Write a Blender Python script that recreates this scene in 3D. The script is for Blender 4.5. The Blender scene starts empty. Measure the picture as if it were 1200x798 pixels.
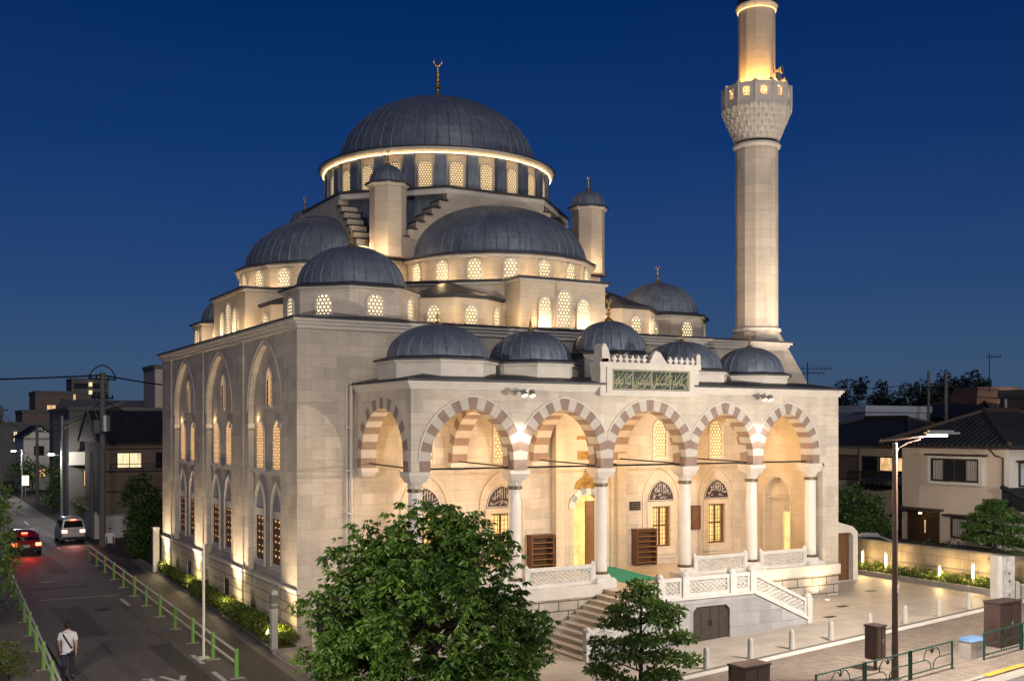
import bpy, bmesh, math, random
import numpy as np
from mathutils import Vector, Matrix
from mathutils.geometry import tessellate_polygon
R_ = math.radians
PI = math.pi
random.seed(7)
rng = np.random.default_rng(11)
SC = bpy.context.scene
COL = SC.collection

# ------------------------------------------------------------------ camera
cam = bpy.data.cameras.new('camera')
CAM = bpy.data.objects.new('camera', cam)
COL.objects.link(CAM)
SC.camera = CAM
CAM.location = (-11.719, -35.431, 7.5)
CAM.rotation_euler = (PI / 2, 0, -R_(29.568))
cam.sensor_width = 36.0
cam.lens = 36.0 * 1255 / 1200
cam.shift_y = 0.0855
cam.clip_start = 0.2
cam.clip_end = 3000

# ------------------------------------------------------------------ sky, sun, exposure
W = bpy.data.worlds.new('World')
SC.world = W
W.use_nodes = True
wt = W.node_tree
wbg = wt.nodes['Background']
sky = wt.nodes.new('ShaderNodeTexSky')
sky.sky_type = 'NISHITA'
sky.sun_disc = False
sky.sun_elevation = R_(3)
sky.sun_rotation = R_(200)
sky.ozone_density = 9.0
sky.air_density = 1.0
sky.dust_density = 0.3
# city glow low over the horizon, added to the blue hour sky
wtc = wt.nodes.new('ShaderNodeTexCoord')
wsep = wt.nodes.new('ShaderNodeSeparateXYZ')
wt.links.new(wtc.outputs['Generated'], wsep.inputs[0])
wr = wt.nodes.new('ShaderNodeValToRGB')
wn = wt.nodes.new('ShaderNodeTexNoise')
wn.inputs['Scale'].default_value = 2.2
wn.inputs['Detail'].default_value = 5
wmp = wt.nodes.new('ShaderNodeMapping')
wmp.inputs['Scale'].default_value = (1, 1, 5)
wt.links.new(wtc.outputs['Generated'], wmp.inputs['Vector'])
wt.links.new(wmp.outputs[0], wn.inputs['Vector'])
wma = wt.nodes.new('ShaderNodeMath')
wma.operation = 'MULTIPLY_ADD'
wt.links.new(wn.outputs['Fac'], wma.inputs[0])
wma.inputs[1].default_value = 0.06
wt.links.new(wsep.outputs['Z'], wma.inputs[2])
wsb = wt.nodes.new('ShaderNodeMath')
wsb.operation = 'SUBTRACT'
wt.links.new(wma.outputs[0], wsb.inputs[0])
wsb.inputs[1].default_value = 0.03
wt.links.new(wsb.outputs[0], wr.inputs[0])
els = wr.color_ramp.elements
els[0].position = 0.0
els[0].color = (0.98, 1.50, 2.75, 1)
els[1].position = 0.55
els[1].color = (0.0, 0.10, 0.62, 1)
for p, c in ((0.05, (0.88, 1.42, 2.70, 1)), (0.13, (0.44, 0.90, 2.00, 1)), (0.25, (0.12, 0.46, 1.38, 1)), (0.38, (0.02, 0.20, 0.90, 1))):
    e = els.new(p)
    e.color = c
wadd = wt.nodes.new('ShaderNodeMixRGB')
wadd.blend_type = 'ADD'
wadd.inputs[0].default_value = 1.0
wt.links.new(sky.outputs[0], wadd.inputs[1])
wt.links.new(wr.outputs[0], wadd.inputs[2])
wt.links.new(wadd.outputs[0], wbg.inputs[0])
wbg.inputs[1].default_value = 0.0262

sun = bpy.data.lights.new('sun', 'SUN')
SUN = bpy.data.objects.new('sun', sun)
COL.objects.link(SUN)
sun.energy = 0.50
sun.angle = R_(30)
sun.color = (1.0, 0.90, 0.80)
SUN.rotation_euler = Vector((0.10, 0.90, -0.42)).to_track_quat('-Z', 'Y').to_euler()

SC.view_settings.view_transform = 'Standard'
SC.view_settings.look = 'None'
SC.view_settings.exposure = 0.82
SC.view_settings.gamma = 1.0
SC.render.engine = 'CYCLES'
SC.cycles.max_bounces = 5
SC.cycles.diffuse_bounces = 3
SC.cycles.glossy_bounces = 2
SC.cycles.transmission_bounces = 2
SC.cycles.sample_clamp_indirect = 4.0
SC.cycles.caustics_reflective = False
SC.cycles.caustics_refractive = False
SC.cycles.use_denoising = True

# ------------------------------------------------------------------ node helpers
def newmat(name):
    m = bpy.data.materials.new(name)
    m.use_nodes = True
    return m, m.node_tree, m.node_tree.nodes['Principled BSDF']

def N(nt, kind, **kw):
    n = nt.nodes.new('ShaderNode' + kind)
    for k, v in kw.items():
        setattr(n, k, v)
    return n

def mth(nt, op, a, b=None, c=None):
    n = N(nt, 'Math', operation=op)
    for i, x in enumerate((a, b, c)):
        if x is None:
            continue
        if isinstance(x, (int, float)):
            n.inputs[i].default_value = x
        else:
            nt.links.new(x, n.inputs[i])
    return n.outputs[0]

def mixc(nt, fac, a, b, blend='MIX'):
    n = N(nt, 'MixRGB', blend_type=blend)
    for i, x in enumerate((fac, a, b)):
        if isinstance(x, (int, float)):
            n.inputs[i].default_value = x
        elif isinstance(x, tuple):
            n.inputs[i].default_value = (*x, 1)
        else:
            nt.links.new(x, n.inputs[i])
    return n.outputs[0]

def noise(nt, vec, scale, detail=4, rough=0.6):
    n = N(nt, 'TexNoise')
    n.inputs['Scale'].default_value = scale
    n.inputs['Detail'].default_value = detail
    n.inputs['Roughness'].default_value = rough
    nt.links.new(vec, n.inputs['Vector'])
    return n.outputs['Fac']

def ramp(nt, fac, *stops):
    n = N(nt, 'ValToRGB')
    nt.links.new(fac, n.inputs[0])
    e = n.color_ramp.elements
    e[0].position, e[0].color = stops[0][0], (*stops[0][1], 1)
    e[1].position, e[1].color = stops[-1][0], (*stops[-1][1], 1)
    for p, c in stops[1:-1]:
        x = e.new(p)
        x.color = (*c, 1)
    return n.outputs[0]

def bump(nt, bs, h, strength, dist=0.02):
    b = N(nt, 'Bump')
    b.inputs['Strength'].default_value = strength
    b.inputs['Distance'].default_value = dist
    nt.links.new(h, b.inputs['Height'])
    nt.links.new(b.outputs[0], bs.inputs['Normal'])

def objvec(nt):
    return N(nt, 'TexCoord').outputs['Object']

def worldvec(nt):
    return N(nt, 'NewGeometry').outputs['Position']

def plain(name, col, rough=0.6, metal=0.0, var=0.0, vscale=3.0, spec=0.4, bmp=0.0):
    m, nt, bs = newmat(name)
    bs.inputs['Roughness'].default_value = rough
    bs.inputs['Metallic'].default_value = metal
    bs.inputs['Specular IOR Level'].default_value = spec
    if var > 0:
        f = noise(nt, worldvec(nt), vscale)
        c = ramp(nt, f, (0.25, tuple(x * (1 - var) for x in col)), (0.75, tuple(min(1, x * (1 + var)) for x in col)))
        nt.links.new(c, bs.inputs['Base Color'])
        if bmp > 0:
            bump(nt, bs, f, bmp)
    else:
        bs.inputs['Base Color'].default_value = (*col, 1)
    return m

def emit(name, col, strength):
    m, nt, bs = newmat(name)
    bs.inputs['Base Color'].default_value = (0.02, 0.02, 0.02, 1)
    bs.inputs['Emission Color'].default_value = (*col, 1)
    bs.inputs['Emission Strength'].default_value = strength
    return m

def stone(name, col, bw, bh, mortar, mcol, var=0.10, mode='wall', radius=1.0, stain=0.25, off=0.5, bstr=0.35):
    """dressed stone in courses; mode 'wall' runs the courses along x+y and z, 'round' round the z axis"""
    m, nt, bs = newmat(name)
    P = worldvec(nt) if mode == 'wall' else objvec(nt)
    s = N(nt, 'SeparateXYZ')
    nt.links.new(P, s.inputs[0])
    if mode == 'wall':
        a = mth(nt, 'ADD', s.outputs[0], s.outputs[1])
    elif mode == 'floor':
        a = s.outputs[0]
    else:
        a = mth(nt, 'MULTIPLY', mth(nt, 'ARCTAN2', s.outputs[1], s.outputs[0]), radius)
    cb = N(nt, 'CombineXYZ')
    nt.links.new(a, cb.inputs[0])
    nt.links.new(s.outputs[2] if mode != 'floor' else s.outputs[1], cb.inputs[1])
    b = N(nt, 'TexBrick')
    nt.links.new(cb.outputs[0], b.inputs['Vector'])
    b.offset = off
    b.inputs['Scale'].default_value = 1.0
    b.inputs['Brick Width'].default_value = bw
    b.inputs['Row Height'].default_value = bh
    b.inputs['Mortar Size'].default_value = mortar
    b.inputs['Mortar Smooth'].default_value = 0.3
    b.inputs['Bias'].default_value = 0.0
    b.inputs['Color1'].default_value = (*[x * (1 - var) for x in col], 1)
    b.inputs['Color2'].default_value = (*[min(1, x * (1 + var)) for x in col], 1)
    b.inputs['Mortar'].default_value = (*mcol, 1)
    W1 = worldvec(nt)
    n1 = noise(nt, W1, 0.55, 6, 0.65)
    mp = N(nt, 'Mapping')
    mp.inputs['Scale'].default_value = (1.6, 1.6, 0.22)
    nt.links.new(W1, mp.inputs['Vector'])
    n2 = noise(nt, mp.outputs[0], 1.1, 5, 0.6)
    mpb = N(nt, 'Mapping')
    mpb.inputs['Scale'].default_value = (1.2, 1.2, 6.0)
    nt.links.new(W1, mpb.inputs['Vector'])
    n3 = noise(nt, mpb.outputs[0], 2.0, 4, 0.7)
    c = mixc(nt, 1.0, b.outputs['Color'], ramp(nt, n1, (0.3, (1 - stain, 1 - stain, 1 - stain * 0.9)), (0.72, (1.06, 1.04, 1.0))), 'MULTIPLY')
    c = mixc(nt, 1.0, c, ramp(nt, n2, (0.28, (1 - stain * 0.7,) * 3), (0.6, (1.0, 1.0, 1.0))), 'MULTIPLY')
    c = mixc(nt, 1.0, c, ramp(nt, n3, (0.3, (0.90, 0.88, 0.86)), (0.7, (1.06, 1.05, 1.04))), 'MULTIPLY')
    nt.links.new(c, bs.inputs['Base Color'])
    bs.inputs['Roughness'].default_value = 0.75
    bs.inputs['Specular IOR Level'].default_value = 0.3
    inv = mth(nt, 'SUBTRACT', 1.0, b.outputs['Fac'])
    h = mth(nt, 'ADD', inv, mth(nt, 'MULTIPLY', n3, 0.25))
    bump(nt, bs, h, bstr, 0.015)
    return m

ST = (0.59, 0.535, 0.465)
M = {}
M['stone'] = stone('limestone_courses', ST, 0.92, 0.40, 0.006, (0.40, 0.365, 0.325), 0.115, stain=0.24, bstr=0.25)
M['stone_inner'] = stone('portico_stone', (0.59, 0.52, 0.42), 0.85, 0.36, 0.005, (0.42, 0.36, 0.28), 0.05, stain=0.12, bstr=0.18)
M['stone_base'] = stone('rusticated_stone', (0.47, 0.43, 0.37), 0.78, 0.33, 0.022, (0.12, 0.105, 0.09), 0.12, bstr=0.8)
M['stone_band'] = stone('banded_base_stone', (0.50, 0.45, 0.385), 3.2, 0.36, 0.020, (0.15, 0.13, 0.11), 0.06, bstr=0.8)
M['marble'] = stone('grey_marble_blocks', (0.40, 0.405, 0.42), 1.0, 0.44, 0.008, (0.27, 0.27, 0.275), 0.14, stain=0.22)
M['trim'] = plain('carved_limestone', (0.57, 0.53, 0.48), 0.7, var=0.10, vscale=2.5)
M['marble_trim'] = plain('white_marble', (0.58, 0.56, 0.53), 0.55, var=0.12, vscale=3.0)
M['column'] = plain('column_marble', (0.66, 0.62, 0.57), 0.4, var=0.08, vscale=2.0)
M['red'] = plain('red_sandstone', (0.255, 0.180, 0.150), 0.75, var=0.22, vscale=2.6)
M['buff'] = plain('buff_sandstone', (0.47, 0.43, 0.38), 0.75, var=0.10, vscale=2.6)
M['gold'] = plain('gilded_metal', (0.62, 0.42, 0.13), 0.35, 0.85)
M['goldrelief'] = plain('gilded_relief', (0.30, 0.17, 0.035), 0.45, 0.3, var=0.35, vscale=14)
M['bronze'] = plain('bronze_collar', (0.16, 0.12, 0.07), 0.45, 0.7)
M['iron'] = plain('dark_iron', (0.030, 0.028, 0.030), 0.5, 0.5)
M['wood'] = plain('brown_wood', (0.115, 0.052, 0.024), 0.5, var=0.25, vscale=6)
M['wood_dark'] = plain('dark_wood', (0.055, 0.028, 0.016), 0.5, var=0.2, vscale=6)
M['door_wood'] = plain('varnished_door_wood', (0.20, 0.10, 0.04), 0.4, var=0.2, vscale=4)
M['floor_tile'] = plain('polished_porch_floor', (0.50, 0.42, 0.32), 0.30, var=0.10, vscale=1.2)
M['carpet'] = plain('green_carpet', (0.012, 0.20, 0.145), 0.95, var=0.10, vscale=30)
def emit_varied(name, col, strength, sc, low=0.35):
    m, nt, bs = newmat(name)
    bs.inputs['Base Color'].default_value = (0.04, 0.035, 0.03, 1)
    mp = N(nt, 'Mapping')
    mp.inputs['Scale'].default_value = sc
    nt.links.new(worldvec(nt), mp.inputs['Vector'])
    f = noise(nt, mp.outputs[0], 1.0, 3, 0.6)
    k = N(nt, 'MapRange')
    nt.links.new(f, k.inputs[0])
    k.inputs[1].default_value, k.inputs[2].default_value = 0.3, 0.7
    k.inputs[3].default_value, k.inputs[4].default_value = low * strength, strength * 1.15
    nt.links.new(k.outputs[0], bs.inputs['Emission Strength'])
    bs.inputs['Emission Color'].default_value = (*col, 1)
    return m
M['glasslit'] = emit_varied('lit_interior', (1.0, 0.58, 0.19), 1.0, (3, 3, 2), 0.6)
M['strip'] = emit('light_strip', (1.0, 0.66, 0.30), 6.0)
M['lampglow'] = emit('warm_lamp_glow', (1.0, 0.68, 0.32), 3.5)
M['whiteglow'] = emit('white_lamp_glow', (1.0, 0.95, 0.86), 16.0)

def lead_mat():
    m, nt, bs = newmat('lead_sheet')
    P = worldvec(nt)
    n1 = noise(nt, P, 1.1, 6, 0.65)
    mp = N(nt, 'Mapping')
    mp.inputs['Scale'].default_value = (5, 5, 0.7)
    nt.links.new(P, mp.inputs['Vector'])
    n2 = noise(nt, mp.outputs[0], 1.6, 5, 0.6)
    c = ramp(nt, n1, (0.3, (0.100, 0.128, 0.178)), (0.7, (0.175, 0.212, 0.275)))
    c = mixc(nt, 1.0, c, ramp(nt, n2, (0.3, (0.70, 0.68, 0.68)), (0.65, (1.12, 1.10, 1.08))), 'MULTIPLY')
    nt.links.new(c, bs.inputs['Base Color'])
    bs.inputs['Metallic'].default_value = 0.25
    bs.inputs['Roughness'].default_value = 0.52
    bump(nt, bs, n1, 0.15, 0.03)
    return m
M['lead'] = lead_mat()
M['lead_dark'] = plain('dark_lead_flashing', (0.050, 0.052, 0.060), 0.55, 0.2, var=0.25, vscale=1.5)

def lattice_mat(name, pitch, hole, solid, glow, strength, ratio=1.732):
    """pierced plaster window: rows of lit openings in a solid lattice (local x and z)"""
    m, nt, bs = newmat(name)
    s = N(nt, 'SeparateXYZ')
    nt.links.new(objvec(nt), s.inputs[0])
    def dist(ox):
        a = mth(nt, 'SUBTRACT', mth(nt, 'FRACT', mth(nt, 'ADD', mth(nt, 'DIVIDE', s.outputs[0], pitch), 20.0 + ox)), 0.5)
        b = mth(nt, 'MULTIPLY', mth(nt, 'SUBTRACT', mth(nt, 'FRACT', mth(nt, 'ADD', mth(nt, 'DIVIDE', s.outputs[2], pitch * ratio), 20.0 + ox)), 0.5), ratio)
        return mth(nt, 'SQRT', mth(nt, 'ADD', mth(nt, 'MULTIPLY', a, a), mth(nt, 'MULTIPLY', b, b)))
    d = mth(nt, 'MINIMUM', dist(0.0), dist(0.5))
    k = N(nt, 'MapRange')
    nt.links.new(d, k.inputs[0])
    k.inputs[1].default_value = hole - 0.05
    k.inputs[2].default_value = hole + 0.05
    k.inputs[3].default_value = 1.0
    k.inputs[4].default_value = 0.0
    bs.inputs['Base Color'].default_value = (*solid, 1)
    bs.inputs['Emission Color'].default_value = (*glow, 1)
    n1 = noise(nt, objvec(nt), 1.3, 2)
    st = mth(nt, 'MULTIPLY', mth(nt, 'MULTIPLY', k.outputs[0], strength), mth(nt, 'ADD', 0.55, mth(nt, 'MULTIPLY', n1, 0.9)))
    nt.links.new(st, bs.inputs['Emission Strength'])
    bs.inputs['Roughness'].default_value = 0.7
    return m
M['lat_white'] = lattice_mat('pierced_plaster_white', 0.150, 0.32, (0.46, 0.38, 0.28), (1.0, 0.78, 0.44), 0.95)
M['lat_main'] = lattice_mat('pierced_plaster_fine', 0.120, 0.32, (0.46, 0.34, 0.21), (1.0, 0.70, 0.34), 0.72)
M['lat_orange'] = lattice_mat('pierced_plaster_amber', 0.165, 0.31, (0.36, 0.23, 0.13), (1.0, 0.55, 0.22), 0.78, 1.3)
M['lat_dim'] = lattice_mat('pierced_plaster_dim', 0.15, 0.30, (0.26, 0.15, 0.08), (1.0, 0.58, 0.26), 0.60)
M['lat_porch'] = lattice_mat('pierced_plaster_porch', 0.15, 0.31, (0.42, 0.32, 0.20), (1.0, 0.74, 0.36), 0.82)

def ceramic(name, a, b, sc):
    m, nt, bs = newmat(name)
    v = N(nt, 'TexVoronoi', feature='DISTANCE_TO_EDGE')
    v.inputs['Scale'].default_value = sc
    nt.links.new(objvec(nt), v.inputs['Vector'])
    c = ramp(nt, v.outputs['Distance'], (0.08, b), (0.14, a))
    nt.links.new(c, bs.inputs['Base Color'])
    bs.inputs['Roughness'].default_value = 0.45
    return m
M['tymp'] = ceramic('pale_blue_stone_tracery', (0.15, 0.17, 0.21), (0.36, 0.37, 0.39), 11.0)

# ------------------------------------------------------------------ mesh helpers
OFF = {}
def woff(o):
    v = Vector((0, 0, 0))
    while o is not None:
        v = v + OFF.get(o.name, Vector((0, 0, 0)))
        o = o.parent
    return v

def tag(o, label=None, cat=None, group=None, kind=None):
    if label: o['label'] = label
    if cat: o['category'] = cat
    if group: o['group'] = group
    if kind: o['kind'] = kind
    return o

def thing(name, loc, label, cat, group=None, rz=0.0):
    o = bpy.data.objects.new(name, None)
    o.empty_display_size = 0.3
    COL.objects.link(o)
    o.location = loc
    o.rotation_euler = (0, 0, rz)
    OFF[o.name] = Vector(loc)
    return tag(o, label, cat, group)

class Fr:
    """a wall plane: s runs along it, t is height, d is outward"""
    def __init__(self, x, y, deg):
        self.x, self.y, self.a = x, y, R_(deg)
    def p(self, s, t, d=0.0):
        c, n = math.cos(self.a), math.sin(self.a)
        return (self.x + s * c + d * n, self.y + s * n - d * c, t)

class MB:
    def __init__(self):
        self.v, self.f, self.m = [], [], []
    def add(self, vs, fs, m=0):
        k = len(self.v)
        self.v += [tuple(x) for x in vs]
        self.f += [tuple(i + k for i in f) for f in fs]
        self.m += [m] * len(fs)
        return self
    def box(self, x0, x1, y0, y1, z0, z1, m=0):
        vs = [(x, y, z) for z in (z0, z1) for x, y in ((x0, y0), (x1, y0), (x1, y1), (x0, y1))]
        return self.add(vs, [(3, 2, 1, 0), (4, 5, 6, 7), (0, 1, 5, 4), (1, 2, 6, 5), (2, 3, 7, 6), (3, 0, 4, 7)], m)
    def fbox(self, F, s0, s1, t0, t1, d0, d1, m=0):
        vs = [F.p(s, t, d) for t in (t0, t1) for s, d in ((s0, d1), (s1, d1), (s1, d0), (s0, d0))]
        return self.add(vs, [(3, 2, 1, 0), (4, 5, 6, 7), (0, 1, 5, 4), (1, 2, 6, 5), (2, 3, 7, 6), (3, 0, 4, 7)], m)
    def prism(self, poly, z0, z1, m=0, top=None):
        n = len(poly)
        tp = top or poly
        vs = [(x, y, z0) for x, y in poly] + [(x, y, z1) for x, y in tp]
        fs = [tuple(range(n - 1, -1, -1)), tuple(range(n, 2 * n))] + [(i, (i + 1) % n, n + (i + 1) % n, n + i) for i in range(n)]
        return self.add(vs, fs, m)
    def lathe(self, prof, n=32, cx=0, cy=0, a0=0.0, a1=2 * PI, m=0, phase=0.0):
        full = abs(a1 - a0 - 2 * PI) < 1e-6
        k = n if full else n + 1
        vs, fs = [], []
        for r, z in prof:
            for i in range(k):
                a = a0 + (a1 - a0) * i / n + phase
                vs.append((cx + r * math.cos(a), cy + r * math.sin(a), z))
        for j in range(len(prof) - 1):
            for i in range(n):
                i2 = (i + 1) % k
                fs.append((j * k + i, j * k + i2, (j + 1) * k + i2, (j + 1) * k + i))
        return self.add(vs, fs, m)
    def tube(self, pts, r, n=8, m=0, cap=True):
        pts = [Vector(p) for p in pts]
        rs = r if isinstance(r, (list, tuple)) else [r] * len(pts)
        vs, fs = [], []
        for i, p in enumerate(pts):
            d = (pts[min(i + 1, len(pts) - 1)] - pts[max(i - 1, 0)]).normalized()
            u = d.orthogonal().normalized() if abs(d.z) < 0.95 else Vector((1, 0, 0))
            if abs(d.z) < 0.95:
                u = d.cross(Vector((0, 0, 1))).normalized()
            w = d.cross(u).normalized()
            u = w.cross(d)
            for j in range(n):
                a = 2 * PI * j / n
                vs.append(p + (u * math.cos(a) + w * math.sin(a)) * rs[i])
        for i in range(len(pts) - 1):
            for j in range(n):
                j2 = (j + 1) % n
                fs.append((i * n + j, i * n + j2, (i + 1) * n + j2, (i + 1) * n + j))
        if cap:
            fs.append(tuple(range(n - 1, -1, -1)))
            fs.append(tuple(range((len(pts) - 1) * n, len(pts) * n)))
        return self.add(vs, fs, m)
    def plate(self, F, outer, holes=(), d0=0.0, d1=0.1, m=0, back=True):
        """flat slab with openings, cut in the plane of F between depths d0 (outer face) and d1"""
        loops = [list(outer)] + [list(h) for h in holes]
        flat = [p for l in loops for p in l]
        tris = tessellate_polygon([[Vector((x, y, 0)) for x, y in l] for l in loops])
        nf = len(flat)
        vs = [F.p(x, y, d0) for x, y in flat] + [F.p(x, y, d1) for x, y in flat]
        fs = []
        for a, b, c in tris:
            A, B, C = flat[a], flat[b], flat[c]
            if (B[0] - A[0]) * (C[1] - A[1]) - (B[1] - A[1]) * (C[0] - A[0]) < 0:
                b, c = c, b
            fs.append((a, b, c))
            if back:
                fs.append((a + nf, c + nf, b + nf))
        k = 0
        for l in loops:
            n = len(l)
            for i in range(n):
                j = (i + 1) % n
                fs.append((k + i, k + i + nf, k + j + nf, k + j))
            k += n
        return self.add(vs, fs, m)
    def build(self, name, mats, parent=None, origin=None, local=False, smooth=False):
        me = bpy.data.meshes.new(name)
        o = bpy.data.objects.new(name, me)
        COL.objects.link(o)
        base = Vector((0, 0, 0))
        loc = Vector((0, 0, 0))
        if not local:
            pw = woff(parent)
            org = Vector(origin) if origin is not None else pw
            base = org
            loc = org - pw
        elif origin is not None:
            loc = Vector(origin)
        me.from_pydata([(x - base.x, y - base.y, z - base.z) for x, y, z in self.v], [], self.f)
        if not isinstance(mats, (list, tuple)):
            mats = [mats]
        for mm in mats:
            me.materials.append(mm)
        if len(mats) > 1:
            me.polygons.foreach_set('material_index', self.m)
        if smooth:
            me.polygons.foreach_set('use_smooth', [True] * len(me.polygons))
            try:
                me.set_sharp_from_angle(angle=R_(38))
            except Exception:
                pass
        me.update()
        o.location = loc
        OFF[o.name] = loc
        if parent is not None:
            o.parent = parent
        return o

def copy_tree(o, parent=None, loc=None, rz=None):
    c = o.copy()
    COL.objects.link(c)
    if parent is not None:
        c.parent = parent
    if loc is not None:
        c.location = loc
    if rz is not None:
        c.rotation_euler = (0, 0, rz)
    OFF[c.name] = Vector(c.location)
    for ch in list(o.children):
        copy_tree(ch, c)
    return c

def arch_pts(c, w, z0, zs, za, n=10):
    """opening outline, counter-clockwise from the lower right: straight jambs, pointed or round head"""
    h, r = w / 2, za - zs
    R = (h * h + r * r) / (2 * h)
    xr = c + h - R
    a1 = math.atan2(r, c - xr)
    pts = [(c + h, z0)] if z0 < zs - 1e-6 else []
    right = [(xr + R * math.cos(a1 * i / n), zs + R * math.sin(a1 * i / n)) for i in range(n + 1)]
    left = [(2 * c - x, z) for x, z in reversed(right[:-1])]
    pts += right + left
    if z0 < zs - 1e-6:
        pts.append((c - h, z0))
    return pts

def voussoirs(mb, F, c, w, zs, za, th, d0, d1, nb=10, clip=(-1e9, 1e9), mats=(0, 1), stilt=0.0):
    h, r = w / 2, za - zs
    R = (h * h + r * r) / (2 * h)
    xr = c + h - R
    a1 = math.atan2(r, c - xr)
    unit = a1 / (nb + 0.5)
    for sg in (1, -1):
        if stilt:
            q = [min(max(x, clip[0]), clip[1]) for x in (c + sg * h, c + sg * (h + th))]
            poly = [(q[0], zs - stilt), (q[1], zs - stilt), (q[1], zs), (q[0], zs)]
            if sg < 0:
                poly = poly[::-1]
            vs = [F.p(x, z, d0) for x, z in poly] + [F.p(x, z, d1) for x, z in poly]
            mb.add(vs, [(0, 1, 2, 3), (7, 6, 5, 4)] + [(i, i + 4, (i + 1) % 4 + 4, (i + 1) % 4) for i in range(4)], mats[0])
        for b in range(nb + 1):
            ta = b * unit
            tb = min(a1, (b + 1) * unit)
            inn, out = [], []
            for i in range(4):
                t = ta + (tb - ta) * i / 3
                xi, zi = xr + R * math.cos(t), zs + R * math.sin(t)
                xo, zo = xr + (R + th) * math.cos(t), zs + (R + th) * math.sin(t)
                if xo < c:
                    xo = c
                x1, x2 = (xi, xo) if sg > 0 else (2 * c - xi, 2 * c - xo)
                x2 = min(max(x2, clip[0]), clip[1])
                x1 = min(max(x1, clip[0]), clip[1])
                inn.append((x1, zi))
                out.append((x2, zo))
            if b == nb and xr < c:
                out.append((c, zs + math.sqrt((R + th) ** 2 - (c - xr) ** 2)))
            poly = inn + out[::-1]
            if sg < 0:
                poly = poly[::-1]
            k = len(poly)
            vs = [F.p(x, z, d0) for x, z in poly] + [F.p(x, z, d1) for x, z in poly]
            fs = [tuple(range(k)), tuple(range(2 * k - 1, k - 1, -1))] + [(i, i + k, (i + 1) % k + k, (i + 1) % k) for i in range(k)]
            mb.add(vs, fs, mats[(b + (1 if stilt else 0)) % 2])

def extrados(c, w, zs, za, th, n=14, stilt=0.0):
    """outer line of an arch ring from its left spring to its right spring"""
    h, r = w / 2, za - zs
    R = (h * h + r * r) / (2 * h)
    xr = c + h - R
    a1 = math.atan2(r, c - xr)
    right = []
    for i in range(n + 1):
        t = a1 * i / n
        right.append((max(c, xr + (R + th) * math.cos(t)), zs + (R + th) * math.sin(t)))
    apex = [(c, zs + math.sqrt((R + th) ** 2 - (c - xr) ** 2))] if right[-1][0] > c + 1e-4 else []
    if stilt:
        right = [(right[0][0], zs - stilt)] + right
    left = [(2 * c - x, z) for x, z in right]
    return left + apex + right[::-1] if apex else left + right[::-1][1:]

def moulding(mb, F, pts, wid, d0, d1, m=0):
    """a thin raised band following a line of points in a wall plane"""
    n = len(pts)
    vs = []
    for i, p in enumerate(pts):
        a, b = pts[max(i - 1, 0)], pts[min(i + 1, n - 1)]
        tx, tz = b[0] - a[0], b[1] - a[1]
        l = math.hypot(tx, tz) or 1
        nx, nz = -tz / l * wid / 2, tx / l * wid / 2
        vs += [F.p(p[0] - nx, p[1] - nz, d0), F.p(p[0] + nx, p[1] + nz, d0), F.p(p[0] + nx, p[1] + nz, d1), F.p(p[0] - nx, p[1] - nz, d1)]
    fs = []
    for i in range(n - 1):
        for j in range(4):
            fs.append((i * 4 + j, i * 4 + (j + 1) % 4, (i + 1) * 4 + (j + 1) % 4, (i + 1) * 4 + j))
    fs += [(0, 1, 2, 3), tuple((n - 1) * 4 + j for j in (3, 2, 1, 0))]
    mb.add(vs, fs, m)

def add_light(name, kind, loc, energy, col=(1, 0.72, 0.40), size=0.1, target=None, spot=None, blend=0.6, sx=None, sy=None):
    l = bpy.data.lights.new(name, kind)
    l.energy = energy
    l.color = col
    if kind == 'AREA':
        l.shape = 'RECTANGLE'
        l.size, l.size_y = sx or size, sy or size
    else:
        l.shadow_soft_size = size
    if kind == 'SPOT':
        l.spot_size = R_(spot or 80)
        l.spot_blend = blend
    o = bpy.data.objects.new(name, l)
    COL.objects.link(o)
    o.location = loc
    if target is not None:
        o.rotation_euler = (Vector(target) - Vector(loc)).to_track_quat('-Z', 'Y').to_euler()
    return o

def g(u):
    """height of the sloping forecourt"""
    if u <= 0: return 0.0
    if u < 2: return 0.073 * u
    return 0.07 + 0.038 * min(u, 60)

# ================================================================== THE MOSQUE
MOS = thing('mosque', (11.15, 9.0, 0.0), 'floodlit pale stone mosque with grey lead domes, striped porch arches and a tall minaret', 'mosque')
CU, CV = 11.15, 12.3
HD = 21.9          # depth of the hall
FV = Fr(0, 0, 0)   # hall front wall, facing the street
FU = Fr(0, 0, -90) # hall side wall, facing the side road (s = -v)
WCACHE = {}

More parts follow.
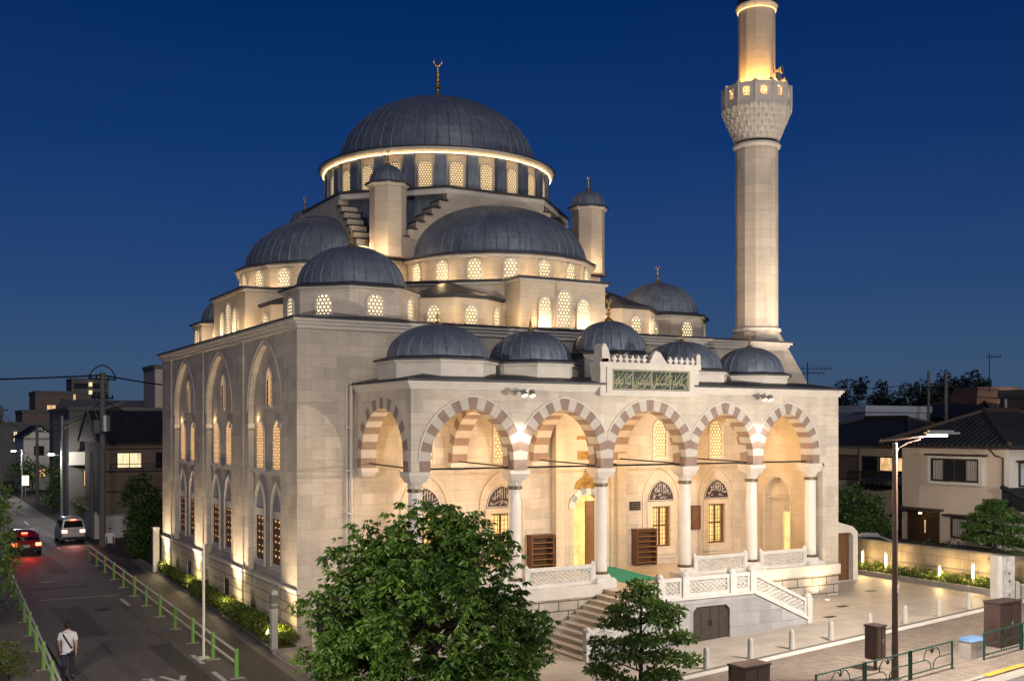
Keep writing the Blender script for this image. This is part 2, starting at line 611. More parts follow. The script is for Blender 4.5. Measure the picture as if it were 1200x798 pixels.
def window(F, s, z, w, h, zs, lat, name='arched_window', d=0.0, fw=0.07, proud=0.06, sill=True, frame='trim', parent=None):
    key = (w, h, zs, lat, fw, proud, sill, frame)
    pos = Vector(F.p(s, z, d))
    par = parent or MOS
    if key not in WCACHE:
        L = Fr(0, 0, 0)
        mb = MB()
        inner = arch_pts(0, w, 0, zs, h, 8)
        outer = arch_pts(0, w + 2 * fw, -fw * 0.6, zs, h + fw, 8)
        mb.plate(L, outer, [inner], proud, -0.02)
        if sill:
            mb.box(-w / 2 - fw * 1.4, w / 2 + fw * 1.4, -proud - 0.05, 0.0, -fw * 1.3, -fw * 0.3)
        fo = mb.build(name, M[frame], local=True)
        pb = MB()
        pb.plate(L, arch_pts(0, w, 0, zs, h, 8), [], 0.012, -0.02)
        po = pb.build('lattice_pane', M[lat], local=True)
        WCACHE[key] = (fo.data, po.data)
        COL.objects.unlink(fo); COL.objects.unlink(po)
        bpy.data.objects.remove(fo); bpy.data.objects.remove(po)
    fo = bpy.data.objects.new(name, WCACHE[key][0])
    po = bpy.data.objects.new('lattice_pane', WCACHE[key][1])
    COL.objects.link(fo); COL.objects.link(po)
    fo.parent = par
    fo.location = pos - woff(par)
    fo.rotation_euler = (0, 0, F.a)
    OFF[fo.name] = Vector(fo.location)
    po.parent = fo
    return fo

def finial_mb(h, r, crescent=True):
    mb = MB()
    pr = [(r * 2.3, -0.03), (r * 2.1, h * 0.05), (r * 1.2, h * 0.13), (r * 0.45, h * 0.20), (r * 0.4, h * 0.25)]
    for zc, rr in ((0.33, 1.0), (0.47, 0.85), (0.60, 0.65)):
        for k in range(7):
            a = -PI / 2 + PI * k / 6
            pr.append((max(r * 0.32, r * rr * math.cos(a)), h * (zc + 0.055 * math.sin(a))))
    pr += [(r * 0.25, h * 0.72), (r * 0.22, h * 0.80), (0.001, h * 0.81)]
    mb.lathe(pr, 12)
    if crescent:
        R = h * 0.095
        pts, rs = [], []
        for k in range(17):
            a = R_(-235 + 290 * k / 16)
            pts.append((R * math.cos(a), 0, h * 0.905 + R * math.sin(a)))
            t = abs(k - 8) / 8
            rs.append(r * 0.34 * (1 - 0.85 * t ** 1.6))
        mb.tube(pts, rs, 6)
    return mb

def dome_mb(r, h, nseam, a0=0.0, a1=2 * PI, skirt=0.0, lip=0.02):
    """ribbed lead dome, one raised roll at every seam"""
    mb = MB()
    e = 0.028 / r
    angs, up = [], []
    for k in range(nseam + (0 if a1 - a0 > 6.2 else 1)):
        a = a0 + (a1 - a0) * k / nseam
        angs += [a - e, a, a + e, a + (a1 - a0) / nseam * 0.5]
        up += [0, 1, 0, 0]
    n = len(angs)
    full = a1 - a0 > 6.2
    prof = []
    if skirt:
        prof.append((r + skirt, -0.10))
        prof.append((r + skirt * 0.5, -0.04))
    m = 15
    for i in range(m + 1):
        t = PI / 2 * i / m
        rr, zz = r * math.cos(t), h * math.sin(t)
        if i == 5:
            prof.append((rr + 0.02, zz - 0.015))
        prof.append((max(rr, 0.05), zz))
    vs, fs = [], []
    for rr, zz in prof:
        for a, q in zip(angs, up):
            k = rr + q * lip * min(1, rr / (0.3 * r))
            vs.append((k * math.cos(a), k * math.sin(a), zz + q * lip * 0.5))
    kk = n if full else n - 1
    for j in range(len(prof) - 1):
        for i in range(kk):
            i2 = (i + 1) % n
            fs.append((j * n + i, j * n + i2, (j + 1) * n + i2, (j + 1) * n + i))
    fs.append(tuple(range((len(prof) - 1) * n, len(prof) * n)))
    mb.add(vs, fs)
    return mb

def dome(cx, cy, z, r, h, ns, fin=None, skirt=0.0, par=None, name='dome'):
    d = dome_mb(r, h, ns, skirt=skirt).build(name, M['lead'], None, local=True)
    par = par or MOS
    d.parent = par
    d.location = Vector((cx, cy, z)) - woff(par)
    OFF[d.name] = Vector(d.location)
    if fin:
        f = finial_mb(*fin).build('finial', M['gold'], None, local=True, smooth=True)
        f.parent = d
        f.location = (0, 0, h)
        f.rotation_euler = (0, 0, R_(-20))
    return d

def ngon(cx, cy, ap, n=8, ph=None):
    R = ap / math.cos(PI / n)
    ph = PI / n if ph is None else ph
    return [(cx + R * math.cos(ph + 2 * PI * k / n), cy + R * math.sin(ph + 2 * PI * k / n)) for k in range(n)]

# ---- hall walls -------------------------------------------------
# side wall: outer layer with three giant arches, inner layer set back 0.2 m
BAYS = (4.1, 10.75, 17.2)
mb = MB()
holes = [arch_pts(-b, 4.1, 1.99, 8.15, 10.62, 14) for b in BAYS]
mb.plate(FU, [(-HD, 1.86), (0.0, 1.86), (0.0, 11.0), (-HD, 11.0)], holes, 0.0, -0.23)
win_holes = []
for b in BAYS:
    for o in (-1.05, 1.05):
        win_holes.append(arch_pts(-b + o, 0.78, 5.98, 7.25, 7.78, 8))
        win_holes.append([(-b + o - 0.46, 2.5), (-b + o + 0.46, 2.5), (-b + o + 0.46, 4.16), (-b + o - 0.46, 4.16)])
    win_holes.append(arch_pts(-b, 0.6, 8.36, 9.35, 9.76, 8))
mb.plate(FU, [(-HD + .3, 1.9), (-0.3, 1.9), (-0.3, 10.9), (-HD + .3, 10.9)], win_holes, -0.21, -0.45)
# front wall behind the porch
LUN = (4.72, 7.93, 15.45, 18.40)
fh = [[(c - 0.46, 2.62), (c + 0.46, 2.62), (c + 0.46, 4.28), (c - 0.46, 4.28)] for c in LUN]
fh += [arch_pts(c, 0.62, 6.3, 7.45, 7.78, 8) for c in (4.72, 7.93, 15.40, 18.36)]
fh.append(arch_pts(11.8, 1.34, 1.95, 4.35, 4.85, 10))
side_walls = mb.build('side_wall', M['stone'], MOS)
mb = MB()
mb.plate(FV, [(0.452, 0.0), (22.3, 0.0), (22.3, 11.0), (0.452, 11.0)], fh, 0.0, -0.35)
mb.box(0.232, 0.4515, 0.0, 0.3, 0.0, 11.0)
mb.box(0.0, 0.4515, 0.001, 0.3, 0.0, 1.85)
mb.box(22.0, 22.3, 0.36, HD, 0, 11.0)
mb.box(0.46, 22.0, HD - 0.3, HD, 0, 11.0)
hall = mb.build('hall_wall', M['stone'], MOS)
# base course of the side wall with its small windows
BW = (5.4, 9.3, 12.7, 16.0, 18.5)
mb = MB()
mb.plate(FU, [(-HD, 0.0), (-0.002, 0.0), (-0.002, 1.84), (-HD, 1.84)], [[(-b - 0.42, 0.56), (-b + 0.42, 0.56), (-b + 0.42, 1.27), (-b - 0.42, 1.27)] for b in BW], 0.04, -0.4)
for b in BAYS:   # pilaster bases stand forward
    pass
for v0, v1 in ((19.85, HD + .02), (13.25, 14.75), (6.7, 8.2), (-0.1, 1.80)):
    mb.fbox(FU, -v1, -v0, 0.0, 1.83, 0.0, 0.10)
mb.build('base_course', M['stone_band'], MOS)
mb = MB()
mb.fbox(FU, -HD - .05, 0.12, 1.842, 1.96, -0.05, 0.085)
for v0, v1 in ((19.8, HD + .07), (13.2, 14.8), (6.65, 8.25), (-0.16, 1.85)):
    mb.fbox(FU, -v1, -v0, 1.835, 1.965, 0.0, 0.14)
mb.build('plinth_moulding', M['trim'], MOS)
# wide pilasters between the bays
for v0, v1 in ((19.9, HD), (13.3, 14.7), (6.75, 8.15), (0.0, 1.75)):
    mb = MB()
    mb.fbox(FU, -v1, -v0, 1.967, 10.918, 0.001, 0.060)
    mb.build('pilaster', M['stone'], MOS)
mb = MB()
for b in BAYS:
    ex = extrados(-b, 4.1, 8.15, 10.62, 0.16)
    moulding(mb, FU, ex, 0.07, 0.0, 0.025)
    for sg in (-1, 1):
        mb.fbox(FU, -b + sg * 2.05 - 0.16, -b + sg * 2.05 + 0.16, 7.5, 7.68, -0.2, 0.05)
mb.build('arch_moulding', M['trim'], MOS)
for b in BAYS:
    sb = MB()
    sb.fbox(FU, -b - 2.03, -b + 2.03, 5.78, 5.87, -0.22, -0.13)
    sb.build('window_sill', M['trim'], MOS)
    for o in (-1.05, 1.05):
        s = -b + o
        window(FU, s, 5.98, 0.86, 1.80, 1.25, 'lat_orange', 'lancet_window', -0.215, 0.08, 0.05)
        # lower window: wooden grille under a carved tympanum
        fb = MB()
        fb.plate(FU, arch_pts(s, 1.24, 2.36, 4.42, 5.44, 8), [arch_pts(s, 1.02, 4.44, 4.441, 5.28, 8), [(s - 0.46, 2.5), (s + 0.46, 2.5), (s + 0.46, 4.16), (s - 0.46, 4.16)]], -0.16, -0.22)
        moulding(fb, FU, arch_pts(s, 1.30, 2.36, 4.42, 5.50, 8), 0.07, -0.17, -0.12)
        fb.fbox(FU, s - 0.66, s + 0.66, 2.27, 2.36, -0.2, -0.12)
        fo = fb.build('lower_window', M['trim'], MOS)
        tb = MB()
        tb.plate(FU, arch_pts(s, 1.04, 4.43, 4.431, 5.29, 8), [], -0.178, -0.2)
        tb.build('tympanum', M['tymp'], fo)
        gb = MB()
        for k in range(3):
            x = s - 0.42 + 0.42 * k
            gb.fbox(FU, x - 0.04, x + 0.04, 2.5, 4.16, -0.24, -0.175)
        for k in range(10):
            z = 2.53 + 0.178 * k
            gb.fbox(FU, s - 0.46, s + 0.46, z - 0.022, z + 0.022, -0.235, -0.18)
        gb.build('wooden_grille', M['wood'], fo)
        pb = MB()
        pb.fbox(FU, s - 0.455, s + 0.455, 2.505, 4.155, -0.27, -0.25)
        pb.build('glass_pane', M['lat_dim'] if o > 0 else M['lat_dim'], fo, origin=FU.p(s, 2.5, -0.4))
    window(FU, -b, 8.36, 0.6, 1.40, 0.98, 'lat_orange' if b < 6 else 'lat_dim', 'lancet_window', -0.27, 0.07, 0.09)
for b in BW:
    gb = MB()
    for k in range(5):
        x = -b - 0.32 + 0.16 * k
        gb.fbox(FU, x - 0.015, x + 0.015, 0.57, 1.26, -0.008, 0.02)
    gb.fbox(FU, -b - 0.415, -b + 0.415, 0.565, 1.265, -0.03, -0.01)
    gb.build('basement_grille', M['iron'], MOS)
# cornice and lead roof edge
mb = MB()
for k, (z0, z1, pr) in enumerate(((10.92, 11.06, 0.10), (11.06, 11.17, 0.17), (11.17, 11.262, 0.25))):
    mb.box(-pr, 22.3 + pr, -pr, HD + pr, z0 + 0.001, z1)
mb.build('cornice', M['trim'], MOS)
mb = MB()
mb.box(-0.30, 22.6, -0.30, HD + 0.30, 11.264, 11.33)
mb.prism([(-0.27, -0.27), (22.57, -0.27), (22.57, HD + .27), (-0.27, HD + .27)], 11.33, 11.42, top=[(0.6, 0.6), (21.7, 0.6), (21.7, HD - .6), (0.6, HD - .6)])
mb.build('roof', M['lead_dark'], MOS)
# rain pipe in the corner with the porch, and a thin lightning cable on the porch front
mb = MB()
mb.tube([(1.86, -0.12, 9.1), (1.86, -0.12, 0.2)], 0.055, 8)
mb.tube([(1.70, -0.10, 9.0), (1.70, -0.10, 0.2)], 0.03, 6)
for z in (1.5, 3.0, 4.5, 6.0, 7.5):
    mb.box(1.66, 1.94, -0.19, 0.0, z, z + 0.05)
mb.build('rain_pipe', M['trim'], MOS)

# ---- upper tiers --------------------------------------------------
ex_front = [(5.35, 2.35), (6.55, 1.2), (7.95, 1.2), (9.2, 2.05), (8.6, 4.5), (6.2, 4.5)]
CL = 11.7
def to_left(p): return (p[1], CL + (p[0] - CU))
def mir(p): return (2 * CU - p[0], p[1])
tier = [(9.15, 0.7), (13.15, 0.7), (13.15, 1.9), (17.2, 5.0), (19.6, 7.2), (21.4, 9.4), (21.4, 14.2), (19.5, 16.5), (16.0, 20.0), (6.3, 20.0), (2.6, 16.7), (1.9, 14.3), (0.7, 14.3), (0.7, 9.1), (1.9, 9.1), (5.1, 5.3), (9.15, 1.9)]
mb = MB()
mb.prism(tier, 11.36, 13.26)
mb.build('tier_wall', M['stone_inner'], MOS)
def grow(poly, d):
    cx = sum(p[0] for p in poly) / len(poly); cy = sum(p[1] for p in poly) / len(poly)
    out = []
    n = len(poly)
    area = sum(poly[i][0] * poly[(i + 1) % n][1] - poly[(i + 1) % n][0] * poly[i][1] for i in range(n))
    sg = 1 if area > 0 else -1
    for i in range(n):
        p0, p1, p2 = Vector(poly[i - 1]), Vector(poly[i]), Vector(poly[(i + 1) % n])
        e1, e2 = (p1 - p0).normalized(), (p2 - p1).normalized()
        n1, n2 = Vector((e1.y, -e1.x)) * sg, Vector((e2.y, -e2.x)) * sg
        b = (n1 + n2)
        b = b / max(0.35, b.dot(n1))
        out.append(tuple(p1 + b * d))
    return out
mb = MB()
mb.prism(grow(tier, 0.09), 13.26, 13.35)
mb.build('tier_cornice', M['trim'], MOS)
mb = MB()
mb.prism(grow(tier, 0.17), 13.352, 13.44)
mb.build('tier_roof', M['lead_dark'], MOS)
# three lit lancets on each block
for F, c, nm in ((Fr(0, 0.7, 0), 11.15, 0), (Fr(0.7, 0, -90), -CL, 1)):
    q = 1.0 if nm == 0 else 1.15
    window(F, c - 0.90 * q, 11.56, 0.46, 1.08, 0.82, 'lat_white', 'tier_window')
    window(F, c, 11.56, 0.54, 1.40, 1.10, 'lat_white', 'tier_window')
    window(F, c + 0.90 * q, 11.56, 0.46, 1.08, 0.82, 'lat_white', 'tier_window')
# small exedrae with hipped lead roofs
def exedra(poly, apex, flip=False):
    if flip: poly = poly[::-1]
    eb = MB()
    eb.prism(poly, 11.36, 12.50)
    eo = eb.build('exedra', M['stone_inner'], MOS)
    rb = MB()
    gp = grow(poly, 0.14)
    rb.prism(grow(poly, 0.08), 12.502, 12.55)
    n = len(gp)
    rb.add([(x, y, 12.552) for x, y in gp] + [(x, y, 12.62) for x, y in gp] + [apex],
           [tuple(range(n - 1, -1, -1))] + [(i, (i + 1) % n, n + (i + 1) % n, n + i) for i in range(n)] + [(n + i, n + (i + 1) % n, 2 * n) for i in range(n)])
    rb.build('exedra_roof', M['lead_dark'], eo)
    return eo
def face_win(p, q, z, w, h, zs, lat, name, par=None, inset=0.0):
    dx, dy = q[0] - p[0], q[1] - p[1]
    L = math.hypot(dx, dy)
    F = Fr(p[0], p[1], math.degrees(math.atan2(dy, dx)))
    return window(F, L / 2, z, w, h, zs, lat, name, inset)
for fn, fl in ((lambda p: p, False), (mir, True), (to_left, True), (lambda p: (p[1], 2 * CL - to_left(p)[1]), False)):
    poly = [fn(p) for p in ex_front]
    ap = fn((7.25, 3.3))
    exedra(poly, (ap[0], ap[1], 13.38), fl)
    for i in range(3):
        a, b = poly[i], poly[i + 1]
        if fl: a, b = b, a
        face_win(a, b, 11.52, 0.46, 0.66, 0.43, 'lat_white', 'exedra_window')
# corner domes on octagonal drums
for cx, cy, ap, r, h in ((3.1, 3.1, 2.36, 2.05, 1.62), (19.25, 5.2, 2.15, 1.88, 1.55), (3.0, 18.4, 2.1, 1.85, 1.45), (19.2, 19.0, 2.3, 2.0, 1.6)):
    db = MB()
    db.prism(ngon(cx, cy, ap), 11.36, 12.52)
    dr = db.build('dome_drum', M['stone'], MOS, origin=(cx, cy, 11.36))
    cb = MB()
    cb.prism(ngon(cx, cy, ap + 0.09), 12.522, 12.60)
    cb.build('drum_cornice', M['trim'], dr)
    lb = MB()
    lb.prism(ngon(cx, cy, ap + 0.2), 12.602, 12.68, top=ngon(cx, cy, ap + 0.16))
    lb.prism(ngon(cx, cy, ap + 0.16), 12.68, 12.80, top=ngon(cx, cy, r))
    lb.prism(ngon(cx, cy, ap + 0.5), 11.40, 11.50, top=ngon(cx, cy, ap + 0.05))
    lb.build('drum_flashing', M['lead_dark'], dr)
    dome(cx, cy, 12.78, r, h, 30, (0.85, 0.085), par=MOS)
    pts = ngon(cx, cy, ap)
    for k in range(8):
        a, b = pts[k], pts[(k + 1) % 8]
        if cx < 10 and cy < 10 or (k in (3, 4, 5, 6)):
            face_win(a, b, 11.60, 0.58, 0.72, 0.45, 'lat_white', 'drum_window')
# square storey that carries the main dome
mb = MB()
mb.box(CU - 5.75, CU + 5.75, CV - 5.75, CV + 5.75, 13.42, 14.62)
mb.build('square_storey', M['stone_inner'], MOS)
mb = MB()
mb.box(CU - 5.98, CU + 5.98, CV - 5.98, CV + 5.98, 14.66, 14.78)
mb.build('square_roof', M['lead_dark'], MOS)
mb = MB()
mb.prism(ngon(CU, CV, 5.7), 14.78, 17.66)
for k in (0, 1, 2, 3):   # standing seams on the diagonal slopes
    a = PI / 4 + k * PI / 2
    cx, cy = CU + 5.7 * math.cos(a), CV + 5.7 * math.sin(a)
    for t in (-1.5, -0.5, 0.5, 1.5):
        x, y = cx - t * math.sin(a), cy + t * math.cos(a)
        mb.tube([(x, y, 14.8), (x, y, 17.6)], 0.04, 6)
mb.build('dome_base', M['lead'], MOS)
mb = MB()
mb.prism(ngon(CU, CV, 6.0), 17.66, 17.90)
mb.build('dome_base_cornice', M['trim'], MOS)
mb = MB()
mb.prism(ngon(CU, CV, 6.08), 17.902, 18.0)
mb.build('dome_base_flashing', M['lead_dark'], MOS)
# stepped walls over the half domes, the half domes and their drums
sp = [(-5.0, 14.7)]
ns = 7
for k in range(ns + 1):
    x = -5.0 + 2.55 * k / ns
    z = 15.25 + (17.655 - 15.25) * k / ns
    sp.append((x, z))
    if k < ns:
        sp.append((x + 2.55 / ns, z))
sp = sp + [(-x, z) for x, z in reversed(sp)]
stepmesh = MB()
stepmesh.plate(Fr(0, -6.05, 0), sp[::-1], [], 0.0, -0.75)
capm, capn = MB(), MB()
for k in range(ns):
    x = -5.0 + 2.55 * k / ns
    z = 15.25 + (17.655 - 15.25) * k / ns
    for sg in (-1, 1):
        xa, xb = sorted((sg * x, sg * (x + 2.55 / ns)))
        (capm if sg < 0 else capn).box(xa - 0.05, xb + 0.03, -6.14, -5.2, z + 0.002, z + 0.05)
drumm, eavem, lipm = MB(), MB(), MB()
ND = 9
RD = 4.25
arc = [(RD * math.cos(PI + PI * k / ND), RD * math.sin(PI + PI * k / ND)) for k in range(ND + 1)]
def arcs(R): return [(R * math.cos(PI + PI * k / ND), R * math.sin(PI + PI * k / ND)) for k in range(ND + 1)]
drumm.prism(arc, 13.42, 14.44)
eavem.prism(arcs(RD + 0.15), 14.44, 14.56)
lipm.prism(arcs(RD + 0.26), 14.562, 14.64)
lipm.prism(arcs(RD + 0.24), 14.64, 14.74, top=arcs(RD - 0.12))
lipm.prism(arcs(RD + 0.35), 13.44, 13.50)
semim = dome_mb(4.04, 2.55, 26, PI, 2 * PI)
meshes = {}
for k in range(4):
    a = (0, PI / 2, PI, -PI / 2)[k]
    ctr = Vector((CU, CV, 0)) - woff(MOS)
    dist = 5.4 if k == 3 else 5.9
    def put(name, mbx, mat, off, par=MOS):
        key = name
        if key not in meshes:
            o = mbx.build(name, mat, None, local=True)
            meshes[key] = o.data
        else:
            o = bpy.data.objects.new(name, meshes[key])
            COL.objects.link(o)
        o.parent = par
        if par is MOS:
            o.location = ctr + Matrix.Rotation(a, 3, 'Z') @ Vector(off)
            o.rotation_euler = (0, 0, a)
            OFF[o.name] = Vector(o.location)
        return o
    sw = put('stepped_wall', stepmesh, M['stone_inner'], (0, 0, 0))
    put('step_capping', capm, M['lead_dark'], (0, 0, 0), sw)
    put('step_capping_right', capn, M['lead_dark'], (0, 0, 0), sw)
    if k in (1, 2):
        continue
    dr = put('half_dome_drum', drumm, M['stone_inner'], (0, -dist, 0))
    put('drum_cornice_half', eavem, M['trim'], (0, 0, 0), dr)
    put('drum_flashing_half', lipm, M['lead_dark'], (0, 0, 0), dr)
    put('half_dome', semim, M['lead'], (0, -dist, 14.70))
    if k in (0, 3):
        for j in range(ND):
            p = Matrix.Rotation(a, 2) @ Vector((arc[j][0], arc[j][1] - dist)) + Vector((CU, CV))
            q = Matrix.Rotation(a, 2) @ Vector((arc[j + 1][0], arc[j + 1][1] - dist)) + Vector((CU, CV))
            face_win(tuple(p), tuple(q), 13.56, 0.52, 0.80, 0.54, 'lat_white', 'half_dome_window')
for o in list(COL.objects):
    if o.name.startswith('drum_cornice_half'): o.name = 'drum_cornice'
    if o.name.startswith('step_capping_right'): o.name = 'step_capping'
    if o.name.startswith('drum_flashing_half'): o.name = 'drum_flashing'
# weight towers
for tx, ty in ((6.15, 6.75), (16.25, 6.6), (6.15, 17.6), (16.25, 17.6)):
    tb = MB()
    tb.prism(ngon(tx, ty, 0.72), 14.7, 17.66)
    to = tb.build('weight_tower', M['stone_inner'], MOS, origin=(tx, ty, 14.7))
    cb = MB()
    cb.prism(ngon(tx, ty, 0.76), 17.66, 17.78, top=ngon(tx, ty, 0.86))
    cb.build('tower_cornice', M['trim'], to)
    db = MB()
    db.prism(ngon(tx, ty, 0.92), 17.782, 17.84)
    db.build('tower_flashing', M['lead_dark'], to)
    d = dome_mb(0.78, 0.78, 14, skirt=0.1, lip=0.018).build('tower_dome', M['lead'], None, local=True)
    d.parent = to; d.location = (0, 0, 17.86 - 14.7)
    f = finial_mb(0.72, 0.07).build('finial', M['gold'], None, local=True, smooth=True)
    f.parent = to; f.location = (0, 0, 18.64 - 14.7)
# main drum
mb = MB()
mb.lathe([(5.30, 17.98), (5.30, 19.69)], 96, CU, CV)
mb.build('main_drum', M['stone_inner'], MOS, origin=(CU, CV, 18))
NW = 24
for k in range(NW):
    a = R_(-90 + 15 * k - 1.5)
    F = Fr(CU + 5.30 * math.cos(a), CV + 5.30 * math.sin(a), math.degrees(a) + 90)
    window(F, 0, 18.12, 0.58, 1.22, 0.93, 'lat_main', 'main_drum_window', 0.02, 0.06, 0.07)
    bb = MB()
    a2 = a + R_(7.5)
    F2 = Fr(CU, CV, math.degrees(a2) + 90)
    bb.fbox(F2, -0.24, 0.24, 18.0, 19.675, 5.1, 5.52)
    bb.fbox(F2, -0.27, 0.27, 18.0, 18.08, 5.1, 5.58)
    bb.build('drum_buttress', M['lead'], MOS)
mb = MB()
prof = [(4.9, 19.68), (5.42, 19.685), (5.52, 19.71), (5.60, 19.76), (5.66, 19.78), (5.71, 19.815), (5.74, 19.84), (5.75, 19.885), (4.9, 19.90)]
mb.lathe(prof, 96, CU, CV)
mb.build('main_cornice', M['trim'], MOS, smooth=True)
mb = MB()
mb.lathe([(4.9, 19.888), (5.77, 19.888), (5.80, 19.93), (5.2, 20.04), (4.7, 20.08)], 96, CU, CV)
mb.build('main_flashing', M['lead_dark'], MOS)
mb = MB()
for k in range(NW):
    a = R_(-90 + 15 * k - 1.5)
    for da in (-3.4, 0, 3.4):
        pass
mb.lathe([(5.555, 19.645), (5.58, 19.645), (5.58, 19.665), (5.555, 19.665), (5.555, 19.645)], 96, CU, CV)
mb.build('light_strip', M['strip'], MOS)
dome(CU, CV, 20.03, 4.86, 3.57, 56, (2.15, 0.17), skirt=0.0, name='main_dome')

# ---- minaret (upper part ends above the picture) -------------------
MX, MY = 22.0, 1.45
MIN = MB()
MIN.prism(ngon(MX, MY, 0.92, 12), 11.95, 20.3)
mina = MIN.build('minaret', M['stone'], MOS, origin=(MX, MY, 0))
tag(mina, 'slender pale stone minaret with one lit balcony')
mb = MB()
sq = [(MX - 1.55, MY - 1.55), (MX + 1.55, MY - 1.55), (MX + 1.55, MY + 1.55), (MX - 1.55, MY + 1.55)]
mb.prism(sq, 0.6, 9.6)
q12 = ngon(MX, MY, 0.95, 12)
b12 = []
for x, y in q12:
    dx, dy = x - MX, y - MY
    m = max(abs(dx), abs(dy))
    b12.append((MX + dx / m * 1.55, MY + dy / m * 1.55))
mb.prism(b12, 9.6, 11.85, top=q12)
mb.build('minaret_base', M['stone'], mina)
mb = MB()
mb.lathe([(0.95, 11.82), (1.08, 11.86), (1.08, 11.98), (0.95, 12.02)], 24, MX, MY)
mb.lathe([(0.95, 20.12), (1.05, 20.16), (1.08, 20.24), (1.05, 20.32), (0.95, 20.36)], 24, MX, MY)
mb.build('minaret_ring', M['trim'], mina)
mb = MB()
prev = 0.93
for k in range(6):   # stalactite corbels: rings of small niches
    z0 = 20.45 + 0.235 * k
    r0, r1 = 0.95 + 0.095 * k, 1.0 + 0.10 * k
    mb.lathe([(r0, z0), (r1, z0 + 0.13), (r1 + 0.02, z0 + 0.23)], 24, MX, MY)
    n = 24
    for i in range(n):
        a = 2 * PI * (i + 0.5 * (k % 2)) / n
        c, s = math.cos(a), math.sin(a)
        w = 0.07
        x, y = MX + (r1 + 0.02) * c, MY + (r1 + 0.02) * s
        mb.add([(x - w * s, y + w * c, z0 + 0.225), (x + w * s, y - w * c, z0 + 0.225), (x + 0.075 * c, y + 0.075 * s, z0 + 0.225),
                (x - 0.03 * c, y - 0.03 * s, z0 - 0.01)], [(0, 1, 2), (0, 2, 3), (2, 1, 3), (1, 0, 3)])
mb.build('corbel_ring', M['trim'], mina)
mb = MB()
mb.prism(ngon(MX, MY, 1.50, 12), 21.86, 21.96)
B = ngon(MX, MY, 1.44, 12)
for i in range(12):
    p = B[i]
    mb.box(p[0] - 0.06, p[0] + 0.06, p[1] - 0.06, p[1] + 0.06, 21.96, 22.92)
mb.build('balcony_floor', M['trim'], mina)
def pierced(name, a, b, z0, z1, par, lat):
    dx, dy = b[0] - a[0], b[1] - a[1]
    L = math.hypot(dx, dy)
    F = Fr(a[0], a[1], math.degrees(math.atan2(dy, dx)))
    mb = MB()
    h = z1 - z0
    mb.plate(F, [(0.03, z0), (L - 0.03, z0), (L - 0.03, z1), (0.03, z1)], [[(0.23, z0 + 0.26), (L - 0.23, z0 + 0.26), (L - 0.23, z1 - 0.20), (0.23, z1 - 0.20)]], 0.04, -0.05)
    s = 0.0
    nn = 5
    w0, w1, h0, h1 = 0.23, L - 0.23, z0 + 0.26, z1 - 0.20
    for sg in (1, -1):
        for k in range(-6, 12):
            x0 = w0 + k * 0.13
            pts = []
            x1 = x0 + sg * (h1 - h0)
            ya, yb, xa, xb = h0, h1, x0, x1
            if sg < 0:
                pass
            # clip to the opening
            t0, t1 = 0.0, 1.0
            ddx = xb - xa
            for lim, d in ((w0, 1), (w1, -1)):
                pa, pb = (xa - lim) * d, (xb - lim) * d
                if pa < 0 and pb < 0:
                    t1 = -1
                elif pa < 0:
                    t0 = max(t0, pa / (pa - pb))
                elif pb < 0:
                    t1 = min(t1, pa / (pa - pb))
            if t1 - t0 > 0.08:
                A = (xa + ddx * t0, ya + (yb - ya) * t0)
                Bq = (xa + ddx * t1, ya + (yb - ya) * t1)
                mb.tube([F.p(A[0], A[1], 0), F.p(Bq[0], Bq[1], 0)], 0.03, 4, cap=False)
    return mb.build(name, M['trim'], par)
for i in range(12):
    pierced('balcony_panel', B[i], B[(i + 1) % 12], 21.96, 22.86, mina, None)
mb = MB()
mb.prism(ngon(MX, MY, 0.80, 12), 21.9, 26.5)
mb.build('upper_shaft', M['stone_inner'], mina)
mb = MB()
mb.lathe([(0.82, 26.42), (0.93, 26.5), (0.95, 26.6), (0.82, 26.66)], 24, MX, MY)
mb.build('upper_cornice', M['trim'], mina)
mb = MB()
mb.lathe([(0.96, 26.64), (0.90, 26.74), (0.84, 27.1), (0.5, 30.5), (0.14, 33.4), (0.02, 33.8)], 24, MX, MY)
mb.build('spire', M['lead_dark'], mina)
f = finial_mb(1.8, 0.13).build('spire_finial', M['gold'], None, local=True, smooth=True)
f.parent = mina; f.location = (0, 0, 33.7)
mb = MB()
for z in (13.0, 15.0, 17.0, 19.0):
    a = R_(-82)
    F = Fr(MX + 0.92 * math.cos(R_(-75)), MY + 0.92 * math.sin(R_(-75)), 15)
    mb.fbox(F, -0.04, 0.04, z, z + 0.32, -0.05, 0.012)
mb.build('slit_window', M['iron'], mina)
mb = MB()
mb.lathe([(0.83, 26.36), (0.87, 26.36), (0.87, 26.40), (0.83, 26.40)], 24, MX, MY)
M['strip_soft'] = emit('soft_light_strip', (1.0, .6, .25), 1.3)
mb.build('balcony_light', M['strip_soft'], mina)
for k in range(6):
    a = R_(-170 + 40 * k)
    add_light('balcony_lamp', 'POINT', (MX + 1.22 * math.cos(a), MY + 1.22 * math.sin(a), 22.6), 130, (1, 0.50, 0.13), 0.05)

